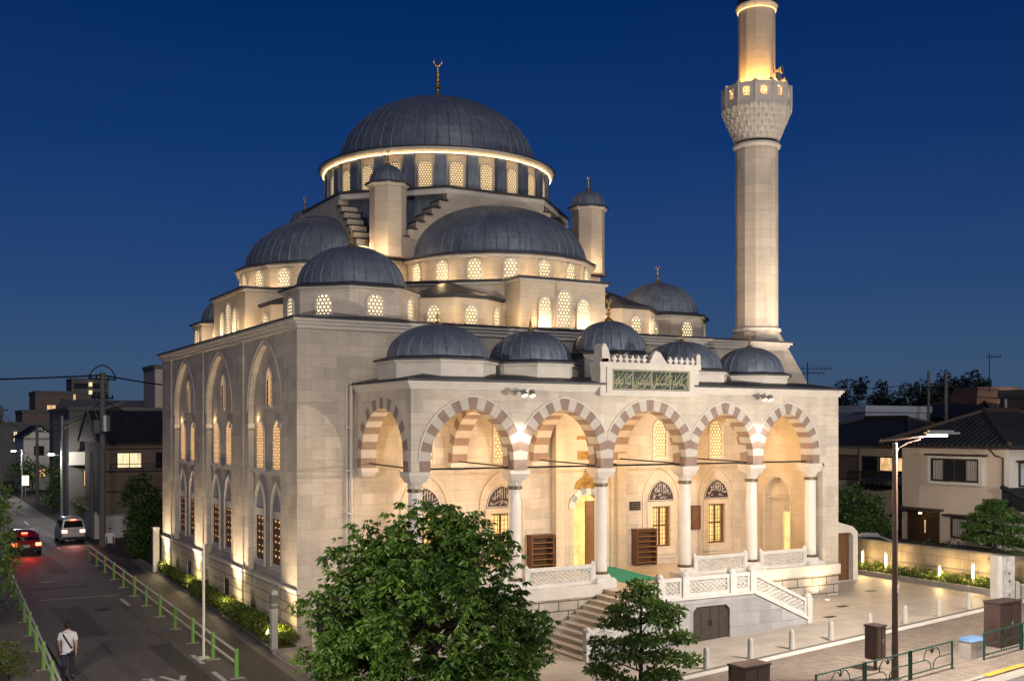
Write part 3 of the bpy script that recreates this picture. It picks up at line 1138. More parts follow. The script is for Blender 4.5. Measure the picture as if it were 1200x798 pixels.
# ================================================================== PORCH
PV = -4.76
FP = Fr(0, PV, 0)
PL, PR = 2.05, 20.62
COLS = (2.36, 6.0, 9.46, 13.17, 16.39, 19.47)
FZ = 1.95
ZS, ZA, TH = 6.12, 8.13, 0.37
STI = 0.34
ARCHES = []
for i in range(5):
    a = COLS[i] + (0.36 if i == 0 else 0.26)
    b = COLS[i + 1] - 0.26
    ARCHES.append(((a + b) / 2, b - a))
vm = MB()
for i, (c, w) in enumerate(ARCHES):
    za = ZA - (0.06 if i in (3, 4) else 0)
    voussoirs(vm, FP, c, w, ZS + STI, za, TH, 0.015, -0.62, 9, (COLS[i] if i else -9, COLS[i + 1] if i < 4 else 99), stilt=STI)
vm.build('arch_ring', [M['red'], M['buff']], MOS)
bottom = []
for i, (c, w) in enumerate(ARCHES):
    za = ZA - (0.06 if i in (3, 4) else 0)
    ex = extrados(c, w, ZS + STI, za, TH - 0.01, 16, STI)
    lo = COLS[i] if i else -9
    hi = COLS[i + 1] if i < 4 else 99
    pts = [(min(max(x, lo), hi), z) for x, z in ex]
    out = []
    for p in pts:
        if (p[0] <= lo + 1e-6 or p[0] >= hi - 1e-6):
            continue
        out.append(p)
    if i == 0:
        bottom.append((pts[0][0], ZS))
    bottom += out
    # notch between neighbouring arches
    if i < 4:
        bottom.append((COLS[i + 1], min(out[-1][1], 6.75) + 0.02))
wall = [(PL, ZS)] + bottom + [(19.76, ZS), (19.76, FZ + 0.17), (PR, FZ + 0.17), (PR, 8.75), (PL, 8.75)]
mb = MB()
mb.plate(FP, wall, [], 0.0, -0.60)
mb.build('porch_front_wall', M['stone'], MOS)
# thin label moulding over every arch
mb = MB()
for i, (c, w) in enumerate(ARCHES):
    za = ZA - (0.06 if i in (3, 4) else 0)
    ex = [p for p in extrados(c, w, ZS + STI, za, TH + 0.03, 18) if (COLS[i] + 0.04 if i else -9) < p[0] < (COLS[i + 1] - 0.04 if i < 4 else 99)]
    moulding(mb, FP, ex, 0.05, 0.0, 0.035)
mb.build('arch_moulding', M['trim'], MOS)
# left end: one arch; right end: solid wall with a niche and a lit doorway
FL = Fr(PL, 0, -90)
SA = (2.36, 3.46)  # centre (s), width
vm = MB()
voussoirs(vm, FL, 2.40, 3.60, ZS + STI, ZA, TH, 0.015, -0.55, 9, stilt=STI)
vm.build('arch_ring', [M['red'], M['buff']], MOS)
ex = extrados(2.40, 3.60, ZS + STI, ZA, TH - 0.01, 16, STI)
mb = MB()
mb.plate(FL, [(0.0, ZS)] + [(max(x, 0.22), z) for x, z in ex] + [(-PV - 0.60, ZS), (-PV - 0.60, 8.75), (0.0, 8.75)], [], 0.0, -0.55)
mb.build('porch_side_wall', M['stone'], MOS)
FRI = Fr(20.15, 0, -90)
mb = MB()
mb.plate(FRI, [(0.0, FZ), (-PV - 0.6, FZ), (-PV - 0.6, 8.75), (0.0, 8.75)], [arch_pts(1.82, 1.5, 2.3, 4.55, 5.45, 10)], 0.0, -0.45)
mb.build('porch_end_wall', M['stone_inner'], MOS)
nb = MB()
nb.fbox(FRI, 1.0, 2.65, 2.2, 5.6, -0.44, -0.40)
nb.fbox(FRI, 1.07, 2.57, 4.55, 4.62, -0.40, -0.2)
moulding(nb, FRI, arch_pts(1.82, 1.64, 2.2, 4.55, 5.54, 10), 0.08, 0.0, 0.05)
no = nb.build('wall_niche', M['stone_inner'], MOS)
db = MB()
db.fbox(FRI, 1.86, 2.40, 2.4, 4.0, -0.40, -0.37)
db.build('lit_doorway', M['glasslit'], no)
db = MB()
db.plate(FRI, [(1.78, 2.3), (2.48, 2.3), (2.48, 4.08), (1.78, 4.08)], [[(1.86, 2.4), (2.40, 2.4), (2.40, 4.0), (1.86, 4.0)]], -0.33, -0.40)
db.build('doorway_frame', M['trim'], no)
# transverse arches between columns and the hall
for i in range(1, 5):
    Ft = Fr(COLS[i] - 0.30, 0, -90)
    vm = MB()
    voussoirs(vm, Ft, 2.22, 3.80, ZS + .12, ZA, TH, 0.01, -0.60, 9)
    vm.build('cross_arch_ring', [M['red'], M['buff']], MOS)
    ex = extrados(2.22, 3.80, ZS + .12, ZA, TH - 0.01, 14)
    mb = MB()
    mb.plate(Ft, [(0.003, ZS + .12)] + [(min(max(x, 0.004), -PV - 0.60), z) for x, z in ex] + [(-PV - 0.61, ZS + .12), (-PV - 0.61, 8.74), (0.003, 8.74)], [], 0.0, -0.60)
    mb.build('cross_arch_wall', M['stone_inner'], MOS)
    cb = MB()
    cb.box(COLS[i] - 0.36, COLS[i] + 0.36, -0.30, 0.0, ZS - 0.02, ZS + 0.12)
    cb.box(COLS[i] - 0.30, COLS[i] + 0.30, -0.22, 0.0, ZS - 0.14, ZS - 0.02)
    cb.build('wall_console', M['trim'], MOS)
cb = MB()
cb.box(PL + .0, PL + 0.62, -0.62, 0.0, ZS - 0.16, ZS)
cb.box(PL + .05, PL + 0.55, -0.5, 0.0, ZS - 0.30, ZS - 0.16)
cb.build('wall_console', M['trim'], MOS)
mb = MB()
mb.box(PL + .05, PR - .05, PV + .05, -0.002, 8.70, 8.74)
mb.build('porch_ceiling', M['stone_inner'], MOS)
# floor, base, coping
mb = MB()
mb.box(PL + .02, PR - .02, PV + .02, -0.01, 0.3, FZ)
mb.box(9.3, 13.18, -7.86, PV, 1.8, FZ)
mb.build('porch_floor', M['floor_tile'], MOS)
mb = MB()
mb.box(PL, PR, PV, -0.02, -0.1, FZ - 0.22)
mb.build('porch_base', M['stone_base'], MOS)
mb = MB()
mb.box(PL - .05, 9.22, PV - 0.07, PV + 0.30, FZ - 0.22, FZ + 0.17)
mb.box(PL - .05, PL + .3, PV + .3, 0, FZ - 0.22, FZ + 0.17)
mb.build('base_coping', M['trim'], MOS)
mb = MB()
mb.box(13.40, PR + .06, PV - 0.07, PV + 0.30, FZ - 0.22, FZ + 0.17)
mb.box(PR - .3, PR + .06, PV + .3, 0, FZ - 0.22, FZ + 0.17)
mb.build('base_coping', M['trim'], MOS)
# cornice and lead edge of the porch
mb = MB()
for z0, z1, pr in ((8.74, 8.82, 0.06), (8.82, 8.90, 0.11), (8.90, 8.985, 0.17)):
    mb.box(PL - pr, 9.06, PV - pr, PV + 0.4, z0 + .001, z1)
    mb.box(PL - pr, PL + 0.4, PV + .4, -0.002, z0 + .001, z1)
mb.build('porch_cornice', M['trim'], MOS)
mb = MB()
for z0, z1, pr in ((8.74, 8.82, 0.06), (8.82, 8.90, 0.11), (8.90, 8.985, 0.17)):
    mb.box(13.36, PR + pr, PV - pr, PV + 0.4, z0 + .001, z1)
    mb.box(PR - 0.4, PR + pr, PV + .4, -0.002, z0 + .001, z1)
mb.build('porch_cornice', M['trim'], MOS)
mb = MB()
mb.box(PL - .22, PR + .22, PV - .22, -0.003, 8.987, 9.06)
mb.prism([(PL - .2, PV - .2), (PR + .2, PV - .2), (PR + .2, -.004), (PL - .2, -.004)], 9.06, 9.30, top=[(PL + 1.0, PV + 1.0), (PR - 1.0, PV + 1.0), (PR - 1.0, -.005), (PL + 1.0, -.005)])
mb.build('porch_roof', M['lead_dark'], MOS)
# columns
def column_parts(x, y):
    z = FZ + 0.05
    b = MB()
    b.prism(ngon(x, y, 0.40, 4, PI / 4), FZ - .1, z + 0.22)
    b.prism(ngon(x, y, 0.40, 4, PI / 4), z + 0.22, z + 0.30, top=ngon(x, y, 0.34, 4, PI / 4))
    b.prism(ngon(x, y, 0.34, 8), z + 0.30, z + 0.42, top=ngon(x, y, 0.28, 8))
    sh = MB()
    sh.lathe([(0.225, z + 0.40), (0.225, 4.0), (0.212, 5.50)], 28, x, y)
    s = sh.build('column', M['column'], MOS, origin=(x, y, FZ), smooth=True)
    b.build('column_base', M['marble_trim'], s)
    r = MB()
    r.lathe([(0.23, z + 0.40), (0.265, z + 0.43), (0.265, z + 0.49), (0.23, z + 0.52)], 24, x, y)
    r.build('bronze_ring', M['bronze'], s, smooth=True)
    r = MB()
    r.lathe([(0.215, 5.46), (0.255, 5.48), (0.255, 5.56), (0.22, 5.58)], 24, x, y)
    r.build('bronze_ring', M['bronze'], s, smooth=True)
    c = MB()
    c.lathe([(0.22, 5.56), (0.235, 5.68), (0.27, 5.80)], 8, x, y, phase=PI / 8)
    c.prism(ngon(x, y, 0.26, 4, PI / 4), 5.78, 5.99, top=ngon(x, y, 0.36, 4, PI / 4))
    c.box(x - 0.37, x + 0.37, y - 0.37, y + 0.37, 5.99, ZS - .004)
    for k, (zz, rr, n, hw) in enumerate(((5.66, 0.25, 8, 0.06), (5.79, 0.30, 8, 0.07), (5.90, 0.35, 8, 0.075))):
        for i in range(n):
            a = 2 * PI * (i + 0.5 * (k % 2)) / n
            co, si = math.cos(a), math.sin(a)
            q = min(1.25, 1 / max(abs(co), abs(si))) if k else 1
            px, py = x + rr * q * co * .93, y + rr * q * si * .93
            c.add([(px - hw * si, py + hw * co, zz + 0.10), (px + hw * si, py - hw * co, zz + 0.10), (px + 0.05 * co, py + 0.05 * si, zz + 0.11), (px - 0.03 * co, py - 0.03 * si, zz - 0.04)],
                  [(0, 1, 2), (0, 2, 3), (2, 1, 3), (1, 0, 3)])
    c.build('capital', M['trim'], s)
for x in COLS:
    column_parts(x, PV + 0.37)
mb = MB()
for i in range(5):
    mb.tube([(COLS[i] + .1, PV + .37, 6.19), (COLS[i + 1] - .1, PV + .37, 6.19)], 0.035, 6)
for i in range(0, 5):
    mb.tube([(COLS[i] + (.0 if i else -.0), PV + .5, 6.20), (COLS[i], -0.05, 6.28)], 0.028, 6)
mb.build('tie_rod', M['iron'], MOS)
# porch domes
for cx, cy, r, z, h, nm in ((4.05, -2.5, 1.72, 9.84, 1.18, 0), (7.72, -2.5, 1.46, 9.84, 1.10, 0), (11.25, -2.3, 1.36, 10.3, 1.20, 1), (14.62, -2.4, 1.55, 9.74, 1.12, 0), (18.0, -2.5, 1.36, 9.68, 1.08, 0)):
    ap = r + 0.13
    db = MB()
    db.prism(ngon(cx, cy, ap), 9.0, z - 0.20)
    d0 = db.build('porch_drum', M['trim'], MOS, origin=(cx, cy, 9))
    lb = MB()
    lb.prism(ngon(cx, cy, ap + 0.08), z - 0.198, z - 0.12)
    lb.build('drum_cornice', M['trim'], d0)
    lb = MB()
    lb.prism(ngon(cx, cy, ap + 0.16), z - 0.118, z - 0.06)
    lb.prism(ngon(cx, cy, ap + 0.14), z - 0.06, z + 0.03, top=ngon(cx, cy, r - .02))
    if not nm:
        pass
    lb.build('drum_flashing', M['lead_dark'], d0)
    dome(cx, cy, z, r, h, 24, (0.85 if nm else 0.62, 0.085 if nm else 0.062, nm == 1), name='porch_dome')
# crest with the calligraphy panel over the entrance arch
FC = Fr(0, PV - 0.20, 0)
mb = MB()
mb.fbox(FC, 9.06, 13.36, 8.62, 9.66, -0.55, 0.0)
mb.fbox(FC, 9.00, 13.42, 9.60, 9.78, -0.6, 0.06)
mb.fbox(FC, 9.12, 9.40, 9.66, 9.9, -0.3, 0.0)
ear = [(9.12, 9.78), (9.46, 9.78), (9.46, 9.92), (9.40, 10.2), (9.30, 10.38), (9.20, 10.42), (9.13, 10.30)]
mb.plate(FC, ear, [], 0.0, -0.5)
sc = [(11.15, 9.78), (11.95, 9.78), (11.80, 9.95), (11.62, 10.18), (11.42, 10.24), (11.28, 10.05)]
mb.plate(FC, sc, [], 0.0, -0.2)
mb.plate(FC, [(13.24, 9.78), (13.42, 9.78), (13.42, 10.12), (13.33, 10.2), (13.24, 10.1)], [], 0.03, -0.25)
crest = mb.build('entrance_crest', M['trim'], MOS)
mb = MB()
def lily(x, z, s):
    P = [(-.10, 0), (.10, 0), (.06, .10), (.13, .12), (.16, .20), (.10, .24), (.06, .20), (.07, .28), (0, .40), (-.07, .28), (-.06, .20), (-.10, .24), (-.16, .20), (-.13, .12), (-.06, .10)]
    mb.plate(FC, [(x + a * s, z + b * s) for a, b in P], [], 0.0, -0.10)
for k in range(6):
    lily(9.66 + 0.255 * k, 9.78, 0.70)
mb.build('cresting', M['trim'], crest)
mb = MB()
for k in range(5):
    lily(12.08 + 0.255 * k, 9.78, 0.70)
mb.build('cresting', M['marble_trim'], crest)
mb = MB()
mb.plate(FC, [(9.30, 8.72), (13.12, 8.72), (13.12, 9.64), (9.30, 9.64)], [[(9.52, 8.82), (12.90, 8.82), (12.90, 9.54), (9.52, 9.54)]], 0.05, 0.0)
mb.build('panel_frame', M['trim'], crest)
M['panel_green'] = plain('dark_green_panel', (0.012, 0.030, 0.021), 0.5)
M['panel_gold'] = plain('pale_gold_lettering', (0.36, 0.34, 0.21), 0.45)
mb = MB()
mb.fbox(FC, 9.52, 12.90, 8.82, 9.54, 0.0, 0.018)
pan = mb.build('calligraphy_panel', M['panel_green'], crest)
# Arabic lettering: contextual letter forms in visual order
FORMS = {'ا': (0xFE8D, 0xFE8E), 'ة': (0xFE93, 0xFE94), 'ت': (0xFE95, 0xFE96, 0xFE97, 0xFE98), 'ب': (0xFE8F, 0xFE90, 0xFE91, 0xFE92), 'ص': (0xFEB9, 0xFEBA, 0xFEBB, 0xFEBC),
         'ل': (0xFEDD, 0xFEDE, 0xFEDF, 0xFEE0), 'ن': (0xFEE5, 0xFEE6, 0xFEE7, 0xFEE8), 'و': (0xFEED, 0xFEEE), 'ك': (0xFED9, 0xFEDA, 0xFEDB, 0xFEDC), 'ع': (0xFEC9, 0xFECA, 0xFECB, 0xFECC),
         'ى': (0xFEEF, 0xFEF0), 'م': (0xFEE1, 0xFEE2, 0xFEE3, 0xFEE4), 'ي': (0xFEF1, 0xFEF2, 0xFEF3, 0xFEF4), 'ق': (0xFED5, 0xFED6, 0xFED7, 0xFED8), 'ه': (0xFEE9, 0xFEEA, 0xFEEB, 0xFEEC), 'ؤ': (0xFE85, 0xFE86)}
def shape(t):
    out = []
    for i, ch in enumerate(t):
        if ch not in FORMS:
            out.append(ch); continue
        f = FORMS[ch]
        pj = i > 0 and t[i - 1] in FORMS and len(FORMS[t[i - 1]]) == 4
        nj = len(f) == 4 and i + 1 < len(t) and t[i + 1] in FORMS
        out.append(chr(f[(3 if nj else 1) if pj else (2 if nj else 0)]))
    return ''.join(reversed(out))
def text_part(body, name, mat, F, s0, s1, t0, t1, d, par, shear=0.0, thick=0.006, bold=0.0):
    """lettering as real relief fitted to a rectangle of a wall plane"""
    cu = bpy.data.curves.new(name, 'FONT')
    cu.body = body
    cu.extrude = thick
    cu.offset = bold
    cu.shear = shear
    o = bpy.data.objects.new(name, cu)
    COL.objects.link(o)
    dg = bpy.context.evaluated_depsgraph_get()
    me = bpy.data.meshes.new_from_object(o.evaluated_get(dg))
    bpy.data.objects.remove(o)
    co = np.zeros(len(me.vertices) * 3, np.float32)
    me.vertices.foreach_get('co', co)
    co = co.reshape(-1, 3)
    lo, hi = co.min(0), co.max(0)
    w = woff(par)
    vs = []
    for x, y, z in co:
        p = F.p(s0 + (x - lo[0]) / max(1e-6, hi[0] - lo[0]) * (s1 - s0), t0 + (y - lo[1]) / max(1e-6, hi[1] - lo[1]) * (t1 - t0), d + z)
        vs.append((p[0] - w.x, p[1] - w.y, p[2] - w.z))
    for v, c in zip(me.vertices, vs):
        v.co = c
    me.materials.clear()
    me.materials.append(mat)
    q = bpy.data.objects.new(name, me)
    COL.objects.link(q)
    q.parent = par
    OFF[q.name] = Vector((0, 0, 0))
    return q
letters = None
segs = [('ان الصلوة', 12.08, 12.84), ('كانت على', 11.27, 12.0), ('المؤمنين', 10.46, 11.19), ('كتابا موقوتا', 9.58, 10.36)]
vs_all = MB()
for t, a, b in segs:
    q = text_part(shape(t), 'gold_lettering', M['panel_gold'], FC, a, b, 8.90, 9.40, 0.018, pan, bold=0.004)
mb = MB()
for x in (9.56, 10.41, 11.23, 12.04, 12.86):
    mb.fbox(FC, x - 0.018, x + 0.018, 8.87, 9.49, 0.018, 0.03)
for z in (8.855, 9.505):
    mb.fbox(FC, 9.54, 12.88, z - 0.014, z + 0.014, 0.018, 0.03)
random.seed(3)
for x0 in (9.62, 10.46, 11.28, 12.10):     # the long slanting strokes and curls written across the letters
    for k in range(3):
        x = x0 + 0.06 + 0.2 * k
        mb.tube([FC.p(x, 9.12 + 0.03 * k, 0.025), FC.p(x + 0.16, 9.26 + .02 * k, 0.03), FC.p(x + 0.34, 9.46, 0.025)], [0.006, 0.014, 0.010], 5)
    for k in range(5):
        cx, cz, r = x0 + 0.06 + 0.14 * k, 8.93 + random.random() * 0.14, 0.05 + random.random() * 0.03
        a0 = random.random() * 6
        mb.tube([FC.p(cx + r * math.cos(a0 + t * 0.6), cz + r * 0.7 * math.sin(a0 + t * 0.6), 0.026) for t in range(7)], 0.009, 5)
mb.build('gold_border', M['panel_gold'], pan)

# ---- back wall of the porch ----------------------------------------
M['lunette_dark'] = plain('dark_lunette_ground', (0.035, 0.022, 0.030), 0.6)
M['lunette_light'] = plain('white_lunette_letters', (0.50, 0.46, 0.42), 0.6)
for wi, c in enumerate(LUN):
    fb = MB()
    fb.plate(FV, [(c - 0.72, 2.3), (c + 0.72, 2.3), (c + 0.72, 4.47), (c - 0.72, 4.47)], [[(c - 0.46, 2.62), (c + 0.46, 2.62), (c + 0.46, 4.28), (c - 0.46, 4.28)]], 0.05, 0.0)
    moulding(fb, FV, arch_pts(c, 1.85, 2.2, 4.55, 5.85, 10), 0.07, 0.0, 0.05)
    moulding(fb, FV, [(c - 0.75, 2.2), (c + 0.75, 2.2)], 0.08, 0.0, 0.06)
    fo = fb.build('porch_window', M['stone_inner'], MOS)
    gb = MB()
    gb.plate(FV, [(c - 0.46, 2.62), (c + 0.46, 2.62), (c + 0.46, 4.28), (c - 0.46, 4.28)], [[(c - 0.40, 2.68), (c - 0.03, 2.68), (c - 0.03, 3.45), (c - 0.40, 3.45)], [(c + 0.03, 2.68), (c + 0.40, 2.68), (c + 0.40, 3.45), (c + 0.03, 3.45)],
              [(c - 0.40, 3.52), (c - 0.03, 3.52), (c - 0.03, 4.22), (c - 0.40, 4.22)], [(c + 0.03, 3.52), (c + 0.40, 3.52), (c + 0.40, 4.22), (c + 0.03, 4.22)]], -0.08, -0.16)
    gb.build('wooden_sash', M['wood'], fo)
    ib = MB()
    for k in range(6):
        x = c - 0.36 + 0.144 * k
        ib.fbox(FV, x - 0.008, x + 0.008, 2.66, 4.24, -0.20, -0.18)
    for k in range(9):
        z = 2.75 + 0.18 * k
        ib.fbox(FV, c - 0.44, c + 0.44, z - 0.008, z + 0.008, -0.20, -0.18)
    ib.build('iron_grille', M['iron'], fo)
    pb = MB()
    pb.fbox(FV, c - 0.47, c + 0.47, 2.6, 4.3, -0.34, -0.30)
    pb.build('lit_pane', M['glasslit'], fo)
    lb = MB()
    lb.plate(FV, arch_pts(c, 1.32, 4.50, 4.501, 5.36, 10), [], 0.03, 0.0)
    lo = lb.build('calligraphy_lunette', M['lunette_dark'], MOS)
    tb = MB()
    random.seed(40 + wi)
    moulding(tb, FV, arch_pts(c, 1.27, 4.53, 4.531, 5.33, 10), 0.035, 0.03, 0.045)
    moulding(tb, FV, [(c - .63, 4.535), (c + .63, 4.535)], 0.03, 0.03, 0.045)
    for k in range(26):    # thuluth-like strokes filling the half moon
        x = c + random.uniform(-0.48, 0.48)
        hmax = 0.72 * (1 - (abs(x - c) / 0.66) ** 1.7)
        z = 4.58 + random.random() * max(0.02, hmax - 0.12)
        if random.random() < 0.4:
            tb.tube([FV.p(x, z, 0.035), FV.p(x + 0.05, z + 0.05, 0.04), FV.p(x + 0.13, z + 0.09, 0.035)], [0.008, 0.016, 0.009], 5)
        else:
            r = random.uniform(0.04, 0.075)
            a0 = random.uniform(2.6, 4.2)
            tb.tube([FV.p(x + r * math.cos(a0 + t * 0.45), z + 0.04 + r * 0.7 * math.sin(a0 + t * 0.45), 0.037) for t in range(7)], 0.012, 5)
    for k in range(7):
        x = c - 0.30 + 0.1 * k
        tb.tube([FV.p(x, 4.85, 0.036), FV.p(x + 0.01, 4.86 + 0.40 * (1 - (abs(x - c) / 0.5) ** 1.6), 0.036)], 0.013, 5)
    tb.build('white_lettering', M['lunette_light'], lo)
    mb = MB()
    moulding(mb, FV, [(c - 1.0, 5.98), (c + 1.0, 5.98)], 0.07, 0.0, 0.05)
    mb.build('wall_moulding', M['stone_inner'], MOS)
for c in (4.72, 7.93, 15.40, 18.36):
    window(FV, c, 6.3, 0.62, 1.48, 1.15, 'lat_porch', 'porch_upper_window', -0.04, 0.08, 0.09)
# portal
PC = 11.8
mb = MB()
mb.plate(FV, [(10.15, 1.95), (10.55, 1.95), (10.55, 7.75), (13.05, 7.75), (13.05, 1.95), (13.45, 1.95), (13.45, 8.3), (10.15, 8.3)], [], 0.34, 0.0)
mb.plate(FV, [(10.55, 1.95), (10.78, 1.95), (10.78, 7.2), (12.82, 7.2), (12.82, 1.95), (13.05, 1.95), (13.05, 7.75), (10.55, 7.75)], [], 0.22, 0.0)
mb.plate(FV, [(10.78, 1.95), (11.13, 1.95)] + [(x, z) for x, z in arch_pts(PC, 1.34, 4.35, 4.351, 4.85, 10)][::-1] + [(12.47, 1.95), (12.82, 1.95), (12.82, 7.2), (10.78, 7.2)], [], 0.08, 0.0)
mb.fbox(FV, 10.95, 12.65, 6.0, 6.12, 0.08, 0.13)
mb.fbox(FV, 10.3, 13.3, 8.0, 8.1, 0.34, 0.40)
portal = mb.build('entrance_portal', M['stone_inner'], MOS)
vm = MB()
voussoirs(vm, FV, PC, 1.34, 4.35, 4.85, 0.26, 0.13, 0.08, 4)
vm.build('door_arch', [M['trim'], M['tymp']], portal)
def relief(poly, name, n, seed):
    mb = MB()
    mb.plate(FV, poly, [], 0.12, 0.08)
    random.seed(seed)
    xs = [p[0] for p in poly]; zs = [p[1] for p in poly]
    def inside(x, z):
        r = False
        for i in range(len(poly)):
            (x1, y1), (x2, y2) = poly[i - 1], poly[i]
            if (y1 > z) != (y2 > z) and x < (x2 - x1) * (z - y1) / (y2 - y1) + x1:
                r = not r
        return r
    while n:
        x, z = random.uniform(min(xs), max(xs)), random.uniform(min(zs), max(zs))
        if inside(x, z) and inside(x + .08, z + .05) and inside(x - .06, z + .05):
            r = random.uniform(.035, .07); a0 = random.random() * 6
            mb.tube([FV.p(x + r * math.cos(a0 + t * .6), z + r * .8 * math.sin(a0 + t * .6), 0.135) for t in range(7)], 0.012, 5)
            n -= 1
    return mb.build(name, M['goldrelief'], portal)
relief([(11.12, 5.12), (12.48, 5.12), (12.35, 5.4), (12.05, 5.62), (11.95, 5.9), (11.8, 6.0), (11.65, 5.9), (11.55, 5.62), (11.25, 5.4)], 'gilded_triangle', 38, 5)
relief([(11.3, 6.25), (12.1, 6.25), (12.1, 6.6), (11.3, 6.6)], 'gilded_tablet', 18, 6)
relief([(11.25, 7.05 - .0), (12.35, 7.05), (12.25, 7.35), (11.8, 7.5), (11.35, 7.35)], 'gilded_rosette', 16, 7)
mb = MB()
mb.box(11.10, 12.50, 1.1, 1.14, 1.95, 4.9)
mb.box(11.06, 11.10, 0.36, 1.14, 1.95, 4.9)
mb.box(12.50, 12.54, 0.36, 1.14, 1.95, 4.9)
mb.build('glowing_lobby_wall', M['glasslit'], portal)  # walls glow themselves in place of lamps inside the lobby
mb = MB()
Fd = Fr(12.42, 0.06, -172)
mb.fbox(Fd, 0.0, 0.74, 1.96, 4.62, -0.03, 0.03)
for z0, z1 in ((2.1, 2.9), (3.0, 3.8), (3.9, 4.5)):
    mb.fbox(Fd, 0.09, 0.65, z0, z1, -0.05, 0.05)
dl = mb.build('door_leaf', M['door_wood'], portal)
mb = MB()
mb.fbox(Fd, 0.05, 0.09, 3.05, 3.35, -0.09, 0.09)
mb.build('door_handle', M['gold'], dl)

# ---- balustrades, stairs --------------------------------------------
def balustrade(F, s0, s1, t0, h, slope=0.0, d=0.0, thick=0.10, name='balustrade_panel', par=None, pitch=0.19):
    """marble panel with diagonal piercing, sheared along a slope"""
    mb = MB()
    def z(s): return t0 + (s - s0) * slope
    def bar(sa, sb, ta, tb, th):
        vs = [F.p(s, z(s) + t, dd) for t in (ta, tb) for s, dd in ((sa, d + th / 2), (sb, d + th / 2), (sb, d - th / 2), (sa, d - th / 2))]
        mb.add(vs, [(3, 2, 1, 0), (4, 5, 6, 7), (0, 1, 5, 4), (1, 2, 6, 5), (2, 3, 7, 6), (3, 0, 4, 7)])
    bar(s0, s1, 0, 0.11, thick)
    bar(s0, s1, h - 0.12, h, thick * 1.25)
    bar(s0, s0 + 0.10, 0.11, h - 0.12, thick)
    bar(s1 - 0.10, s1, 0.11, h - 0.12, thick)
    A, B, lo, hi = s0 + 0.10, s1 - 0.10, 0.11, h - 0.12
    k = 0.75
    run = (hi - lo) / k
    n = int((B - A + run) / pitch) + 1
    for sg in (1, -1):
        for i in range(n + 1):
            x0 = A - run + i * pitch if sg > 0 else A + i * pitch
            xa, xb = x0, x0 + sg * run
            ta, tb = 0.0, 1.0
            for lim, dd in ((A, 1), (B, -1)):
                pa, pb = (xa - lim) * dd, (xb - lim) * dd
                if pa < 0 and pb < 0: tb = -1
                elif pa < 0: ta = max(ta, pa / (pa - pb))
                elif pb < 0: tb = min(tb, pa / (pa - pb))
            if tb - ta > 0.05:
                pts = []
                for t in (ta, tb):
                    s = xa + (xb - xa) * t
                    pts.append(F.p(s, z(s) + lo + (hi - lo) * t, d))
                mb.tube(pts, 0.032, 4, cap=False)
    return mb.build(name, M['marble_trim'], par or MOS)
def post(x, y, z0, z1, w=0.11, par=None):
    mb = MB()
    mb.box(x - w, x + w, y - w, y + w, z0, z1 - 0.10)
    mb.prism(ngon(x, y, w * 1.2, 8), z1 - 0.10, z1 - 0.03)
    mb.lathe([(w * 0.9, z1 - 0.03), (w * 0.7, z1 + 0.02), (0.01, z1 + 0.05)], 10, x, y)
    return mb.build('balustrade_post', M['marble_trim'], par or MOS)
for a, b in ((COLS[0] + .42, COLS[1] - .42), (COLS[1] + .42, COLS[2] - .40), (COLS[3] + .42, COLS[4] - .40), (COLS[4] + .42, COLS[5] - .42)):
    balustrade(FP, a, b, FZ + 0.17, 0.66, d=-0.30)
    post(a - 0.02, PV + 0.30, FZ + .17, FZ + 0.90, 0.07)
    post(b + 0.02, PV + 0.30, FZ + .17, FZ + 0.90, 0.07)
FS = Fr(0, -8.0, 0)
SX0, SX1 = 6.55, 15.80
mb = MB()
mb.plate(FS, [(SX0, 0.1), (SX1, 0.1), (SX1, g(SX1) + 0.12), (13.18, FZ - 0.02), (9.30, FZ - 0.02), (SX0, g(SX0) + 0.14)], [[(10.62, 0.47), (12.17, 0.47), (12.17, 1.52), (12.02, 1.66), (10.77, 1.66), (10.62, 1.52)]], 0.0, -0.14)
mb.build('stair_wall', M['marble'], MOS)
mb = MB()
mb.fbox(FS, 9.24, 13.24, FZ - 0.02, FZ + 0.07, -0.16, 0.05)
for x0, z0, x1, z1 in ((13.24, FZ + .025, SX1, g(SX1) + 0.165), (9.24, FZ + .025, SX0, g(SX0) + 0.185)):
    moulding(mb, FS, [(x0, z0), (x1, z1)], 0.09, -0.16, 0.05)
mb.build('stair_string', M['marble_trim'], MOS)
mb = MB()
for k in range(4):
    mb.fbox(FS, 10.63 + 0.386 * k, 10.63 + 0.386 * k + 0.37, 0.48, 1.66, -0.11, -0.07)
mb.fbox(FS, 11.34, 11.36, 1.0, 1.2, -0.07, -0.03)
mb.fbox(FS, 11.43, 11.45, 1.0, 1.2, -0.07, -0.03)
M['cellar'] = plain('weathered_door_panels', (0.050, 0.038, 0.033), 0.5, var=.3, vscale=5)
mb.build('cellar_door', M['cellar'], MOS)
mb = MB()
mb.plate(FS, [(10.55, g(11) - .1), (12.26, g(11) - .1), (12.26, 1.72), (10.55, 1.72)], [[(10.62, 0.47), (12.17, 0.47), (12.17, 1.52), (12.02, 1.66), (10.77, 1.66), (10.62, 1.52)]], 0.012, 0.002)
mb.build('cellar_door_frame', M['marble'], MOS)
PH = 0.64
for a, b in ((9.42, 10.19), (10.41, 12.19), (12.41, 13.07)):
    balustrade(FS, a, b, FZ + .07, PH, d=-0.07)
for x in (9.3, 10.3, 12.3, 13.18):
    post(x, -7.93, FZ + 0.05, FZ + 0.84)
sl = (FZ + .025 - (g(SX1) + .165)) / (13.24 - SX1)
balustrade(FS, 13.29, SX1 - .11, FZ + .07 - .03, PH, sl, d=-0.07, name='sloping_balustrade')
sl2 = (FZ + .025 - (g(SX0) + .185)) / (9.24 - SX0)
